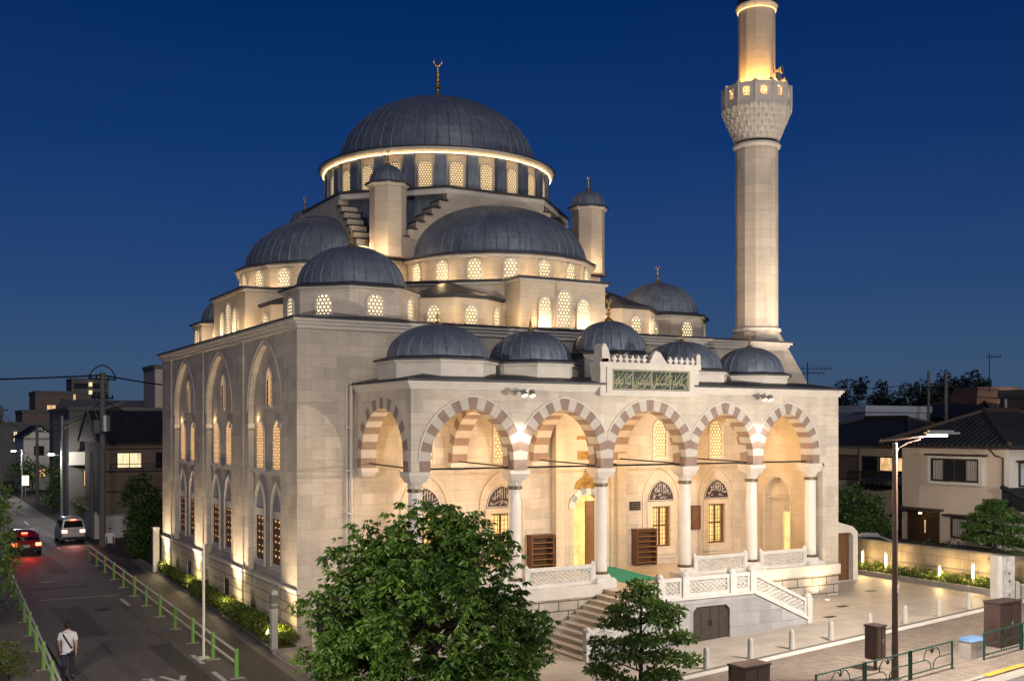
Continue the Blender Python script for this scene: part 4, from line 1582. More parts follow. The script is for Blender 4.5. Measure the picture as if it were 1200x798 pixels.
balustrade(FS, SX0 + .11, 9.19, g(SX0) + .25, PH, sl2, d=-0.07, name='sloping_balustrade')
post(SX1, -7.93, g(SX1) - .05, g(SX1) + 1.02)
post(SX0, -7.93, g(SX0) - .05, g(SX0) + 1.02)
M['step'] = plain('worn_step_stone', (0.50, 0.44, 0.36), 0.6, var=0.10, vscale=2.0)
def flight(x_top, sg, n, rise, tread, name):
    mb = MB()
    for k in range(n):
        z1 = FZ - rise * (k + 1)
        xa, xb = x_top + sg * tread * k, x_top + sg * tread * (k + 1) + sg * 0.03
        xa, xb = min(xa, xb), max(xa, xb)
        mb.box(xa, xb, -7.855, PV - .075, z1 - 0.4 if z1 > 0.6 else 0.0, z1 - .035)
        mb.box(xa - (0.03 if sg < 0 else 0), xb + (0.03 if sg > 0 else 0), -7.853, PV - .077, z1 - .035, z1)
    return mb.build(name, M['step'], MOS)
flight(9.3, -1, 10, 0.155, 0.285, 'entrance_steps')
flight(13.18, 1, 8, 0.157, 0.32, 'entrance_steps')

# porch lights: in every bay one just above tie rod height and one lower down
for i, (c, w) in enumerate(ARCHES):
    add_light('porch_lamp', 'POINT', (c, -2.3, 6.55), 95, (1.0, 0.62, 0.28), 0.12)
    add_light('porch_lamp', 'POINT', (c, -2.6, 4.6), 34, (1.0, 0.71, 0.44), 0.25)

# uplights along the upper roofs
for u in (6.2, 8.6, 10.2, 12.1, 13.7, 16.2):
    add_light('roof_uplight', 'POINT', (u, 0.38 if u < 15 else 1.0, 11.62), 24, (1, 0.68, 0.36), 0.06)
for v in (6.6, 8.7, 10.6, 12.7, 14.6, 17.0):
    add_light('roof_uplight', 'POINT', (0.33, v, 11.62), 22, (1, 0.68, 0.36), 0.06)
for k in range(8):
    a = PI + PI * (k + 0.5) / 8
    for base in ((CU, CV - 5.9, 0.0), (CU - 5.4, CV, -PI / 2)):
        aa = a + base[2]
        add_light('drum_uplight', 'POINT', (base[0] + 4.8 * math.cos(aa), base[1] + 4.8 * math.sin(aa), 13.66), 13, (1, 0.68, 0.36), 0.05)
for tx, ty in ((5.6, 6.05), (5.3, 7.4), (16.3, 5.5)):
    add_light('tower_uplight', 'POINT', (tx - .3, ty - .35, 14.95), 26, (1, 0.70, 0.42), 0.05)
for a in (200, 235, 270, 305, 340):
    add_light('stepped_wall_uplight', 'POINT', (CU + 6.3 * math.cos(R_(a)), CV + 6.3 * math.sin(R_(a)) - .0, 17.2), 0.01, (1, 0.7, 0.4), 0.05)
for b in BAYS:
    add_light('arch_light', 'POINT', (.08, b + 1.45, 7.85), 3.0, (1.0, .66, .34), .08)
# minaret floodlights on the roof corner
add_light('minaret_flood', 'SPOT', (20.5, -4.3, 9.5), 1500, (1, 0.80, 0.58), 0.15, (22.0, 1.4, 16.5), 70, 0.9)
add_light('minaret_flood', 'SPOT', (26.0, -2.2, 9.0), 900, (1, 0.82, 0.62), 0.15, (22.0, 1.4, 16.0), 70, 0.9)

# ================================================================== GROUND
def asphalt_mat(name, col, var=0.18):
    m, nt, bs = newmat(name)
    P = worldvec(nt)
    n1 = noise(nt, P, 0.35, 5, 0.6)
    mp = N(nt, 'Mapping')
    mp.inputs['Scale'].default_value = (2.2, 0.12, 1)
    nt.links.new(P, mp.inputs['Vector'])
    n2 = noise(nt, mp.outputs[0], 1.0, 4, 0.6)
    n3 = noise(nt, P, 55.0, 2, 0.5)
    c = ramp(nt, n1, (0.3, tuple(x * (1 - var) for x in col)), (0.7, tuple(x * (1 + var) for x in col)))
    c = mixc(nt, 1.0, c, ramp(nt, n2, (0.35, (0.78, 0.78, 0.80)), (0.65, (1.15, 1.13, 1.10))), 'MULTIPLY')
    c = mixc(nt, 1.0, c, ramp(nt, n3, (0.3, (0.75, 0.75, 0.75)), (0.7, (1.2, 1.2, 1.2))), 'MULTIPLY')
    nt.links.new(c, bs.inputs['Base Color'])
    nt.links.new(ramp(nt, n2, (0.3, (0.58,) * 3), (0.7, (0.80,) * 3)), bs.inputs['Roughness'])
    bump(nt, bs, n3, 0.25, 0.01)
    return m
M['asphalt'] = asphalt_mat('asphalt', (0.118, 0.110, 0.105))
M['asphalt_walk'] = asphalt_mat('footway_asphalt', (0.062, 0.056, 0.051))
M['concrete'] = plain('concrete_kerb', (0.27, 0.25, 0.225), 0.8, var=0.22, vscale=2.2)
M['concrete_dark'] = plain('dark_concrete', (0.14, 0.13, 0.115), 0.85, var=0.25, vscale=1.8)
M['paint'] = plain('worn_white_paint', (0.52, 0.52, 0.50), 0.7, var=0.35, vscale=7)
M['yellow'] = plain('yellow_kerb_paint', (0.50, 0.27, 0.04), 0.7, var=0.25, vscale=5)
M['dark_seal'] = plain('crack_sealant', (0.03, 0.028, 0.027), 0.5)
M['soil'] = plain('dark_soil', (0.045, 0.038, 0.028), 0.95, var=0.3, vscale=3)
def paving(name, col, bw, bh, ang, mort=0.008, var=0.12, rough=0.55):
    m, nt, bs = newmat(name)
    mp = N(nt, 'Mapping')
    mp.inputs['Rotation'].default_value = (0, 0, R_(ang))
    nt.links.new(worldvec(nt), mp.inputs['Vector'])
    b = N(nt, 'TexBrick')
    nt.links.new(mp.outputs[0], b.inputs['Vector'])
    b.inputs['Scale'].default_value = 1
    b.inputs['Brick Width'].default_value = bw
    b.inputs['Row Height'].default_value = bh
    b.inputs['Mortar Size'].default_value = mort
    b.inputs['Color1'].default_value = (*[x * (1 - var) for x in col], 1)
    b.inputs['Color2'].default_value = (*[x * (1 + var) for x in col], 1)
    b.inputs['Mortar'].default_value = (*[x * 0.6 for x in col], 1)
    n1 = noise(nt, worldvec(nt), 0.5, 6, 0.7)
    c = mixc(nt, 1.0, b.outputs['Color'], ramp(nt, n1, (0.3, (0.72, 0.71, 0.70)), (0.7, (1.08, 1.07, 1.05))), 'MULTIPLY')
    nt.links.new(c, bs.inputs['Base Color'])
    nt.links.new(ramp(nt, n1, (0.3, (rough - .12,) * 3), (0.7, (rough + .12,) * 3)), bs.inputs['Roughness'])
    bump(nt, bs, mth(nt, 'SUBTRACT', 1.0, b.outputs['Fac']), 0.25, 0.01)
    return m
M['plaza'] = paving('forecourt_granite', (0.45, 0.40, 0.35), 0.9, 0.45, 0, 0.006, 0.08)
M['brickwalk'] = paving('brown_block_paving', (0.215, 0.175, 0.148), 0.22, 0.11, 50, 0.008, 0.22, 0.7)
M['walk'] = paving('concrete_footway_slabs', (0.20, 0.18, 0.16), 0.6, 0.3, 90, 0.006, 0.08, 0.8)

def sheet(name, mat, quad, z, n=1, thick=0.0, kind='structure', zf=None):
    """ground sheet over a quad of (u, v) corners, following the slope g(u)"""
    zf = zf or g
    mb = MB()
    (a, b, c, d) = quad
    for i in range(n):
        t0, t1 = i / n, (i + 1) / n
        l = lambda p, q, t: (p[0] + (q[0] - p[0]) * t, p[1] + (q[1] - p[1]) * t)
        P = [l(a, b, t0), l(a, b, t1), l(d, c, t1), l(d, c, t0)]
        vs = [(x, y, zf(x) + z) for x, y in P]
        if thick:
            k = [(x, y, zf(x) + z - thick) for x, y in P]
            mb.add(vs + k, [(0, 1, 2, 3), (0, 4, 5, 1), (1, 5, 6, 2), (2, 6, 7, 3), (3, 7, 4, 0)])
        else:
            mb.add(vs, [(0, 1, 2, 3)])
    o = mb.build(name, mat)
    o['kind'] = kind
    return o
mb = MB()
us = [-900, -120, -30, 0, 2, 30, 60, 300, 1200]
for i in range(len(us) - 1):
    a, b = us[i], us[i + 1]
    mb.add([(a, -300, g(a) - .05), (b, -300, g(b) - .05), (b, 1600, g(b) - .05), (a, 1600, g(a) - .05)], [(0, 1, 2, 3)])
mb.build('ground', M['soil'])['kind'] = 'structure'
SK = 0.079
def fl(u, k): return k + SK * u      # lines parallel to the front street
sheet('side_road', M['asphalt'], [(-7.55, -18.4), (-1.3, -17.9), (-1.0, 150), (-6.6, 150)], 0.0)
sheet('front_road', M['asphalt'], [(-80, fl(-80, -30)), (90, fl(90, -30)), (90, fl(90, -17.85)), (-80, fl(-80, -17.85))], 0.004, 34)
sheet('plaza', M['plaza'], [(0.0, -11.78), (26.2, fl(26.2, -11.78)), (26.2, 12.0), (0.0, -0.05)], 0.03, 13)
sheet('plaza_kerb', M['marble_trim'], [(0.0, -12.08), (25.2, fl(25.2, -12.08)), (25.2, fl(25.2, -11.80)), (0.0, -11.80)], 0.045, 13, 0.08)
sheet('plaza_drain', M['concrete_dark'], [(0.0, -11.78), (25.2, fl(25.2, -11.78)), (25.2, fl(25.2, -11.60)), (0.0, -11.60)], 0.036, 13)
sheet('front_sidewalk', M['brickwalk'], [(-1.2, fl(0, -17.2)), (40, fl(40, -17.2)), (40, fl(40, -12.08)), (-1.2, -12.08)], 0.02, 20, 0.1)
sheet('front_kerb', M['concrete'], [(-1.2, fl(0, -17.38)), (60, fl(60, -17.38)), (60, fl(60, -17.202)), (-1.2, fl(0, -17.202))], 0.045, 30, 0.2)
sheet('front_gutter', M['concrete'], [(-1.2, fl(0, -17.9)), (60, fl(60, -17.9)), (60, fl(60, -17.385)), (-1.2, fl(0, -17.385))], -0.06 + .07, 30)
sheet('yellow_kerb_mark', M['yellow'], [(14.3, fl(14.3, -17.36)), (16.2, fl(16.2, -17.36)), (16.2, fl(16.2, -17.12)), (14.3, fl(14.3, -17.12))], 0.050, 2)
# side road footway and the planter kerb under the hall
sheet('side_sidewalk', M['asphalt_walk'], [(-2.75, -11), (-1.4, -11), (-0.05, 30.0), (-2.55, 30.0)], 0.012)
sheet('sidewalk_edging', M['walk'], [(-1.85, -12), (-1.42, -12), (-0.02, 28.5), (-0.55, 28.5)], 0.018)
sheet('corner_paving', M['plaza'], [(-1.3, -12.08), (0.02, -12.08), (0.02, -0.12), (-1.12, -0.7)], 0.05, 1, 0.06)
mb = MB()
mb.add([(-1.36, -12, 0), (-1.18, -12, 0), (0.0, 28, 0), (-0.18, 28, 0), (-1.36, -12, .10), (-1.18, -12, .10), (0.0, 28, .10), (-0.18, 28, .10)],
       [(4, 5, 6, 7), (0, 1, 5, 4), (2, 3, 7, 6), (3, 0, 4, 7), (1, 2, 6, 5)])
mb.box(-1.12, -0.02, -0.72, -0.55, 0.0, 0.16)
mb.build('planter_kerb', M['concrete'])['kind'] = 'structure'
sheet('planter_soil', M['soil'], [(-1.1, -0.55), (-0.11, -0.55), (-0.11, 22), (-0.35, 22)], 0.09)
sheet('left_sidewalk', M['walk'], [(-9.6, -20), (-7.75, -20), (-6.9, 60), (-8.6, 60)], 0.014)
sheet('rising_garden', M['soil'], [(26.45, -40), (140, -40), (140, 60), (26.45, 60)], 2.2, 1, zf=lambda u: 0)
# painted road marks
for k, (v0, v1) in enumerate(((-6.6, -4.8), (-3.9, -2.2), (-0.9, 0.6), (12.0, 14.0))):
    sheet('edge_line_dash', M['paint'], [(-3.52, v0), (-3.36, v0), (-3.36, v1), (-3.52, v1)], 0.005)
for v0, v1 in ((36, 37.4), (41, 43.5), (49, 52.5), (55, 59), (67, 70.5), (74, 78)):
    sheet('centre_line_dash', M['paint'], [(-3.45, v0), (-3.27, v0), (-3.22, v1), (-3.40, v1)], 0.005)
sheet('stop_line', M['paint'], [(-6.6, 15.2), (-3.3, 15.2), (-3.3, 15.32), (-6.6, 15.32)], 0.005)
mb = MB()
def stroke(p, q, w):
    (x0, y0), (x1, y1) = p, q
    l = math.hypot(x1 - x0, y1 - y0); nx, ny = -(y1 - y0) / l * w / 2, (x1 - x0) / l * w / 2
    mb.add([(x0 - nx, y0 - ny, .007), (x0 + nx, y0 + ny, .007), (x1 + nx, y1 + ny, .007), (x1 - nx, y1 - ny, .007)], [(0, 1, 2, 3)])
stroke((-5.35, -2.15), (-5.15, -4.6), 0.17)
stroke((-5.55, -2.25), (-5.35, -2.2), 0.14)
stroke((-4.98, -2.05), (-4.62, -3.1), 0.17)
stroke((-4.35, -2.25), (-4.62, -3.1), 0.17)
stroke((-4.62, -3.1), (-4.62, -4.8), 0.17)
stroke((-4.2, -3.3), (-4.1, -4.6), 0.14)
mb.build('road_lettering', M['paint'])['kind'] = 'structure'
M['patch'] = asphalt_mat('road_patch_asphalt', (0.060, 0.056, 0.054))
for i, (a, b, c, d) in enumerate(((-6.4, -5.3, 5.5, 12.8), (-4.4, -3.7, -3.5, 3.0), (-6.9, -4.2, 18.4, 19.3), (-5.2, -4.3, 24.0, 33.0))):
    sheet('road_patch', M['patch'], [(a, c), (b, c + .1), (b + .05, d), (a - .05, d - .1)], 0.003)
mb = MB()
random.seed(77)
for x0, y0, y1 in ((-4.15, -6, 14), (-5.75, 2, 24), (-6.6, -9, 6)):     # sealed cracks wandering along the lane
    pts = []
    y, x = y0, x0
    while y < y1:
        pts.append((x, y)); y += random.uniform(.3, .8); x += random.uniform(-.10, .10)
    for p, q in zip(pts, pts[1:]):
        stroke_w = .022
        l = math.hypot(q[0] - p[0], q[1] - p[1]); nx, ny = -(q[1] - p[1]) / l * stroke_w, (q[0] - p[0]) / l * stroke_w
        mb.add([(p[0] - nx, p[1] - ny, .0065), (p[0] + nx, p[1] + ny, .0065), (q[0] + nx, q[1] + ny, .0065), (q[0] - nx, q[1] - ny, .0065)], [(0, 1, 2, 3)])
mb.build('road_crack', M['dark_seal'])['kind'] = 'structure'
mb = MB()
for x, y, r in ((-4.6, 11.5, 0.32), (-5.6, 21.5, 0.32)):
    mb.lathe([(0.0, 0.008), (r, 0.008), (r, 0.0)], 20, x, y)
mb.build('manhole_cover', M['iron'])['kind'] = 'structure'
mb = MB()
for x, y in ((19.0, -6.6), (22.3, -5.0), (17.2, -7.7)):
    mb.box(x - .32, x + .32, y - .12, y + .12, g(x) + .028, g(x) + .036)
mb.build('drain_grate', M['iron'])['kind'] = 'structure'

# ================================================================== VEGETATION
def leaf_mat(name, a, b, trans=0.12):
    m, nt, bs = newmat(name)
    at = N(nt, 'Attribute')
    at.attribute_name = 'tint'
    c = ramp(nt, at.outputs['Fac'], (0.0, a), (1.0, b))
    nt.links.new(c, bs.inputs['Base Color'])
    bs.inputs['Roughness'].default_value = 0.45
    bs.inputs['Specular IOR Level'].default_value = 0.35
    if trans:
        bs.inputs['Transmission Weight'].default_value = 0.0
        out = nt.nodes['Material Output']
        tr = N(nt, 'BsdfTranslucent')
        nt.links.new(c, tr.inputs['Color'])
        mx = N(nt, 'MixShader')
        mx.inputs[0].default_value = trans
        nt.links.new(bs.outputs[0], mx.inputs[1])
        nt.links.new(tr.outputs[0], mx.inputs[2])
        nt.links.new(mx.outputs[0], out.inputs['Surface'])
    return m
M['leaf_big'] = leaf_mat('broad_leaves', (0.032, 0.080, 0.014), (0.135, 0.235, 0.036), 0.25)
M['leaf_small'] = leaf_mat('maple_leaves', (0.050, 0.105, 0.020), (0.165, 0.265, 0.050), 0.25)
M['leaf_hedge'] = leaf_mat('hedge_leaves', (0.045, 0.068, 0.010), (0.15, 0.20, 0.030), 0.2)
M['leaf_dark'] = leaf_mat('dark_leaves', (0.022, 0.052, 0.012), (0.080, 0.145, 0.030), 0.15)
M['leaf_far'] = leaf_mat('far_leaves', (0.007, 0.012, 0.007), (0.018, 0.028, 0.014), 0.0)
M['leaf_yellow'] = leaf_mat('yellow_green_leaves', (0.12, 0.14, 0.015), (0.32, 0.32, 0.05), 0.2)
M['bark'] = plain('bark', (0.045, 0.034, 0.026), 0.9, var=0.35, vscale=8, bmp=0.4)

def leaves_obj(name, mat, C, D, L, Wd, T, parent=None, local=False):
    """many small folded leaves: centres C, directions D, lengths L, widths Wd, tint T"""
    n = len(C)
    C, D = np.asarray(C, float), np.asarray(D, float)
    D = D / np.maximum(1e-6, np.linalg.norm(D, axis=1))[:, None]
    rnd = rng.normal(size=(n, 3))
    S = np.cross(D, rnd)
    S /= np.maximum(1e-6, np.linalg.norm(S, axis=1))[:, None]
    L, Wd = np.broadcast_to(L, n)[:, None], np.broadcast_to(Wd, n)[:, None]
    Nn = np.cross(D, S)
    p0 = C
    p2 = C + D * L
    mid = C + D * L * 0.45
    p1 = mid + S * Wd * 0.5 + Nn * Wd * 0.18
    p3 = mid - S * Wd * 0.5 + Nn * Wd * 0.18
    V = np.stack([p0, p1, p2, p3], 1).reshape(-1, 3)
    off = np.array(woff(parent)) if parent is not None and not local else np.zeros(3)
    V = V - off
    me = bpy.data.meshes.new(name)
    me.vertices.add(4 * n)
    me.vertices.foreach_set('co', V.astype(np.float32).ravel())
    me.loops.add(6 * n)
    idx = np.arange(n)[:, None] * 4 + np.array([0, 1, 2, 0, 2, 3])[None]
    me.loops.foreach_set('vertex_index', idx.astype(np.int32).ravel())
    me.polygons.add(2 * n)
    me.polygons.foreach_set('loop_start', np.arange(0, 6 * n, 3, dtype=np.int32))
    me.polygons.foreach_set('loop_total', np.full(2 * n, 3, np.int32))
    me.update(calc_edges=True)
    a = me.attributes.new('tint', 'FLOAT', 'FACE')
    a.data.foreach_set('value', np.repeat(np.clip(T, 0, 1), 2).astype(np.float32))
    me.materials.append(mat)
    o = bpy.data.objects.new(name, me)
    COL.objects.link(o)
    if parent is not None:
        o.parent = parent
    return o

def clump_leaves(centres, radii, per, size, ratio=0.4, droop=0.6, flat=0.7, rosette=False):
    C, D, T = [], [], []
    for c, r in zip(centres, radii):
        t0 = rng.uniform(0.15, 0.75)
        m = max(3, int(per * (0.7 + 0.6 * rng.random())))
        v = rng.normal(size=(m, 3))
        v /= np.linalg.norm(v, axis=1)[:, None]
        if rosette:      # leaflets hanging around the shoot tips, several shoots to a clump
            k = max(3, int(m / 9))
            tips = rng.normal(size=(k, 3)); tips /= np.linalg.norm(tips, axis=1)[:, None]
            tips *= (r * rng.uniform(.3, 1.0, k) ** .6)[:, None]
            j = rng.integers(0, k, m)
            a = rng.uniform(0, 2 * PI, m)
            d = np.stack([np.cos(a), np.sin(a), -rng.uniform(.15, 1.25, m)], 1)
            C.append(np.asarray(c) + tips[j] + d * 0.02)
            D.append(d)
            tt = rng.normal(size=k) * .16
            T.append(np.clip(t0 + tt[j] + rng.normal(size=m) * .10, 0, 1))
            continue
        rr = r * rng.uniform(0.35, 1.0, m) ** 0.6
        p = v * rr[:, None]
        p[:, 2] *= flat
        C.append(np.asarray(c) + p)
        d = v + rng.normal(size=(m, 3)) * 0.45
        d[:, 2] -= droop
        D.append(d)
        T.append(np.clip(t0 + rng.normal(size=m) * 0.18, 0, 1))
    C, D, T = np.concatenate(C), np.concatenate(D), np.concatenate(T)
    n = len(C)
    return C, D, size * rng.uniform(0.7, 1.3, n), size * ratio * rng.uniform(0.8, 1.2, n), T

def limb(mb, a, b, r0, r1, wob=0.12, n=6):
    a, b = Vector(a), Vector(b)
    pts, rs = [], []
    for i in range(n + 1):
        t = i / n
        p = a.lerp(b, t)
        if 0 < i < n:
            p += Vector((random.uniform(-wob, wob), random.uniform(-wob, wob), random.uniform(-wob, wob) * .5))
        pts.append(p)
        rs.append(r0 + (r1 - r0) * t)
    mb.tube(pts, rs, 8)
    return pts

def big_tree(base, label):
    bx, by, bz = base
    t = thing('broadleaf_tree', base, label, 'tree')
    random.seed(21)
    # crown outline: ellipsoids stacked into a broad dome
    lobes = [((0.0, 0.0, 4.80), (1.25, 1.10, 0.92)), ((-1.0, -.2, 4.40), (1.15, 1.1, 1.05)), ((0.95, 0.15, 4.30), (1.15, 1.1, 1.1)), ((-1.85, 0.1, 3.15), (1.0, 1.1, 1.0)), ((1.75, 0.0, 2.9), (1.05, 1.1, 1.0)),
             ((0.0, -1.5, 3.5), (1.5, 0.9, 1.3)), ((0.0, 1.5, 3.5), (1.5, 0.9, 1.3)), ((-1.2, -.9, 2.3), (1.1, 1.0, 0.9)), ((1.2, -.9, 2.2), (1.2, 1.0, 0.9)), ((-1.9, 0.2, 2.1), (0.9, 0.9, 0.75)), ((2.1, 0.3, 2.05), (0.85, 0.9, 0.75)), ((0.2, -1.2, 1.75), (1.2, .9, .7)), ((-.9, -1.0, 1.5), (1.0, .8, .6)), ((1.4, -.8, 1.4), (1.1, .8, .6))]
    # picture-right of this tree lies along +u -0.5v; lobes are laid out along that line
    ca, sa = math.cos(R_(-29.5)), math.sin(R_(-29.5))
    cen, rad = [], []
    for (cx, cy, cz), (rx, ry, rz) in lobes:
        k = int(39 * (rx * ry + rx * rz) / 2)
        for _ in range(k):
            v = rng.normal(size=3)
            v /= np.linalg.norm(v)
            f = rng.uniform(0.62, 1.0) if rng.random() < 0.8 else rng.uniform(0.2, 0.6)
            x, y, z = cx + v[0] * rx * f, cy + v[1] * ry * f, cz + v[2] * rz * f
            # hollow where the limbs show through near the trunk
            if ((x - 0.2) / 0.55) ** 2 + ((z - 3.35) / 0.36) ** 2 < 1 and rng.random() < 0.95:
                continue
            if abs(x - 0.05) < 0.22 and z < 3.1 and rng.random() < 0.7:
                continue
            cen.append((bx + x * ca - y * sa, by + x * sa + y * ca, bz + z))
            rad.append(rng.uniform(0.24, 0.40))
    C, D, L, Wd, T = clump_leaves(cen, rad, 112, 0.168, 0.34, 0.95, 0.75, True)
    leaves_obj('crown', M['leaf_big'], C, D, L, Wd, T, t)
    mb = MB()
    limb(mb, (bx, by, bz - .1), (bx + .08, by, bz + 3.0), 0.25, 0.17, 0.04)
    for k in range(9):
        a = 2 * PI * k / 9 + 0.3
        r = 1.3 + 0.5 * (k % 3) / 2
        e = (bx + .05 + r * math.cos(a), by + r * math.sin(a), bz + 3.5 + 0.42 * (k % 4))
        p = limb(mb, (bx + .08, by, bz + 2.35 + 0.07 * k), e, 0.11, 0.03, 0.10)
        for j in (3, 4):
            limb(mb, p[j], (p[j].x + random.uniform(-.6, .6), p[j].y + random.uniform(-.6, .6), p[j].z + random.uniform(.3, .8)), 0.035, 0.012, 0.05, 4)
    mb.build('trunk', M['bark'], t)
    return t

def pad_tree(name, base, h, pads, mat, label, size=0.10, per=150, cat='tree', seed=5, group=None, stems=True):
    bx, by, bz = base
    t = thing(name, base, label, cat, group)
    random.seed(seed)
    C = []; R = []
    mb = MB()
    limb(mb, (bx, by, bz - .1), (bx + .03, by, bz + h * 0.93), 0.035 + h * 0.012, 0.015, 0.03)
    for (x, y, z, r) in pads:
        c = Vector((bx + x, by + y, bz + z))
        k = int(9 * (r / 0.3) ** 2) + 4
        for _ in range(k):
            a, q = random.uniform(0, 2 * PI), r * math.sqrt(random.random())
            C.append((c.x + q * math.cos(a), c.y + q * math.sin(a), c.z + random.uniform(-.035, .035) + 0.10 * r * (1 - (q / r) ** 2)))
            R.append(random.uniform(0.09, 0.15) * (size / 0.10))
        if stems:
            limb(mb, (bx + .01, by, bz + max(0.2, z - 0.45 * r - 0.25)), (c.x, c.y, c.z - 0.03), 0.022, 0.008, 0.04, 5)
    C, D, L, Wd, T = clump_leaves(C, R, per, size, 0.55, 0.25, 0.65)
    leaves_obj('crown', mat, C, D, L, Wd, T, t)
    mb.build('trunk', M['bark'], t)
    return t

def bush(name, base, lobes, mat, label, cat, n=90, size=0.13, per=40, group=None, trunk=0.0, kind=None, flat=0.8):
    t = thing(name, base, label, cat, group)
    if kind: t['kind'] = kind
    C, R = [], []
    for (x, y, z, rx, ry, rz) in lobes:
        k = max(8, int(n * (rx * ry + ry * rz + rx * rz) / 3))
        for _ in range(k):
            v = rng.normal(size=3); v /= np.linalg.norm(v)
            f = rng.uniform(0.7, 1.0)
            C.append((base[0] + x + v[0] * rx * f, base[1] + y + v[1] * ry * f, max(base[2] + 0.03, base[2] + z + v[2] * rz * f)))
            R.append(size * rng.uniform(1.2, 2.4))
    C, D, L, Wd, T = clump_leaves(C, R, per, size, 0.5, 0.2, flat)
    leaves_obj('crown' if trunk else 'foliage', mat, C, D, L, Wd, T, t)
    mb = MB()
    zc = max(0.3, np.mean([l[2] for l in lobes]))
    limb(mb, (base[0], base[1], base[2] - .1), (base[0], base[1], base[2] + zc), max(0.04, trunk), max(0.02, trunk * .5), 0.03)
    for l in lobes[:6]:
        limb(mb, (base[0], base[1], base[2] + zc * .5), (base[0] + l[0], base[1] + l[1], base[2] + l[2]), max(0.03, trunk * .5), 0.015, 0.04, 4)
    mb.build('trunk' if trunk else 'stem', M['bark'], t)
    return t

big_tree((-1.5, -13.55, 0.05), 'big leafy green tree in the foreground before the porch steps')
random.seed(9)
pads = [(0.0, 0.0, 3.30, 0.30), (0.22, -.1, 3.15, 0.24), (-0.30, 0.05, 3.08, 0.26), (0.05, -.1, 2.90, 0.40), (-0.55, .1, 2.72, 0.34), (0.48, -.2, 2.72, 0.38), (0.80, -.35, 2.66, 0.22), (0.1, -.3, 2.5, 0.38),
        (-0.55, 0.2, 2.36, 0.40), (0.65, -.3, 2.36, 0.36), (-0.15, .35, 2.3, 0.35), (-0.1, -.25, 1.98, 0.42), (0.72, -.45, 2.02, 0.40), (1.02, -.5, 1.93, 0.30), (-0.72, .35, 1.86, 0.42), (0.2, .3, 1.8, 0.4),
        (-0.9, .4, 1.55, 0.36), (-0.25, .0, 1.52, 0.50), (0.6, -.3, 1.50, 0.42), (1.0, -.55, 1.42, 0.32), (-0.70, .3, 1.12, 0.45), (-1.0, .5, 1.22, 0.3), (0.55, -.25, 1.05, 0.45), (-.1, -.2, 0.95, .4), (-0.45, .2, 0.8, .4), (.5, -.3, .7, .4)]
pad_tree('layered_tree', (4.42, -13.55, g(4.42)), 3.45, pads, M['leaf_small'], 'small open maple in layered pads before the stair wall', 0.115, 20, seed=4)
# clipped hedge along the side wall
HB = (-0.6, 10.0, 0.08)
hd = thing('hedge', HB, 'long low clipped hedge lit from inside under the mosque side wall', 'hedge')
n = 26000
v = rng.uniform(-0.45, 21.6, n)
wd = 0.98 - 0.034 * v
x = -0.10 - wd * rng.random(n)
z = 0.10 + 0.50 * rng.random(n) ** 0.45
edge = np.minimum(np.abs(x + 0.10), np.abs(x + 0.10 + wd))
z *= np.clip(0.70 + edge * 2.2, 0, 1.0) * (1 + 0.14 * np.sin(v * 3.1) * np.sin(v * 1.3 + 1))
Cc = np.stack([x, v, z + 0.06], 1)
Dd = rng.normal(size=(n, 3)) * 0.7 + np.array([-0.3, 0, 0.5])
leaves_obj('foliage', M['leaf_hedge'], Cc, Dd, rng.uniform(0.07, 0.13, n), 0.05, rng.random(n) * 0.6 + 0.3 * (np.sin(v * 2.3) * .5 + .5), hd)
mb = MB()
limb(mb, (-0.5, -0.3, 0.12), (-0.3, 21.4, 0.2), 0.02, 0.01, 0.02, 40)
mb.build('stem', M['bark'], hd)
# spotlights standing in the hedge
M['spot_body'] = plain('dark_spotlight_metal', (0.03, 0.03, 0.03), 0.5, 0.6)
for i, (u, v, lab) in enumerate(((-0.72, 0.15, 'small garden spotlight in the hedge nearest the grey post'), (-0.62, 7.2, 'small garden spotlight in the hedge under the second pilaster from the corner'),
                            (-0.50, 13.9, 'small garden spotlight in the hedge under the third pilaster from the corner'), (-0.40, 20.6, 'small garden spotlight at the far end of the hedge by the white post'))):
    t = thing('garden_spotlight', (u, v, 0.1), lab, 'spotlight', 'spotlights along the hedge')
    mb = MB()
    mb.tube([(u, v, 0.1), (u, v, 0.5)], 0.015, 6)
    mb.tube([(u - .07, v, 0.52), (u + .07, v, 0.60)], 0.055, 10)
    mb.build('lamp_body', M['spot_body'], t)
    mb = MB()
    mb.tube([(u + .071, v, 0.60), (u + .085, v, 0.607)], 0.05, 10)
    mb.build('lamp_lens', M['lampglow'], t)
    add_light('hedge_spot', 'SPOT', (-1.10 + .016 * v, v, 0.55), 720, (1.0, 0.76, 0.48), 0.10, (0.0, v + .1, 4.9), 88, 1.0)
    add_light('wall_base_fill', 'POINT', (-.86 + .016 * v, v, 1.0), 14, (1.0, 0.76, 0.48), .15)  # added fill without a fixture, brightens the foot of the wall
    add_light('hedge_glow', 'POINT', (u, v - .12, 0.80), 14, (1.0, 0.80, 0.25), 0.04)

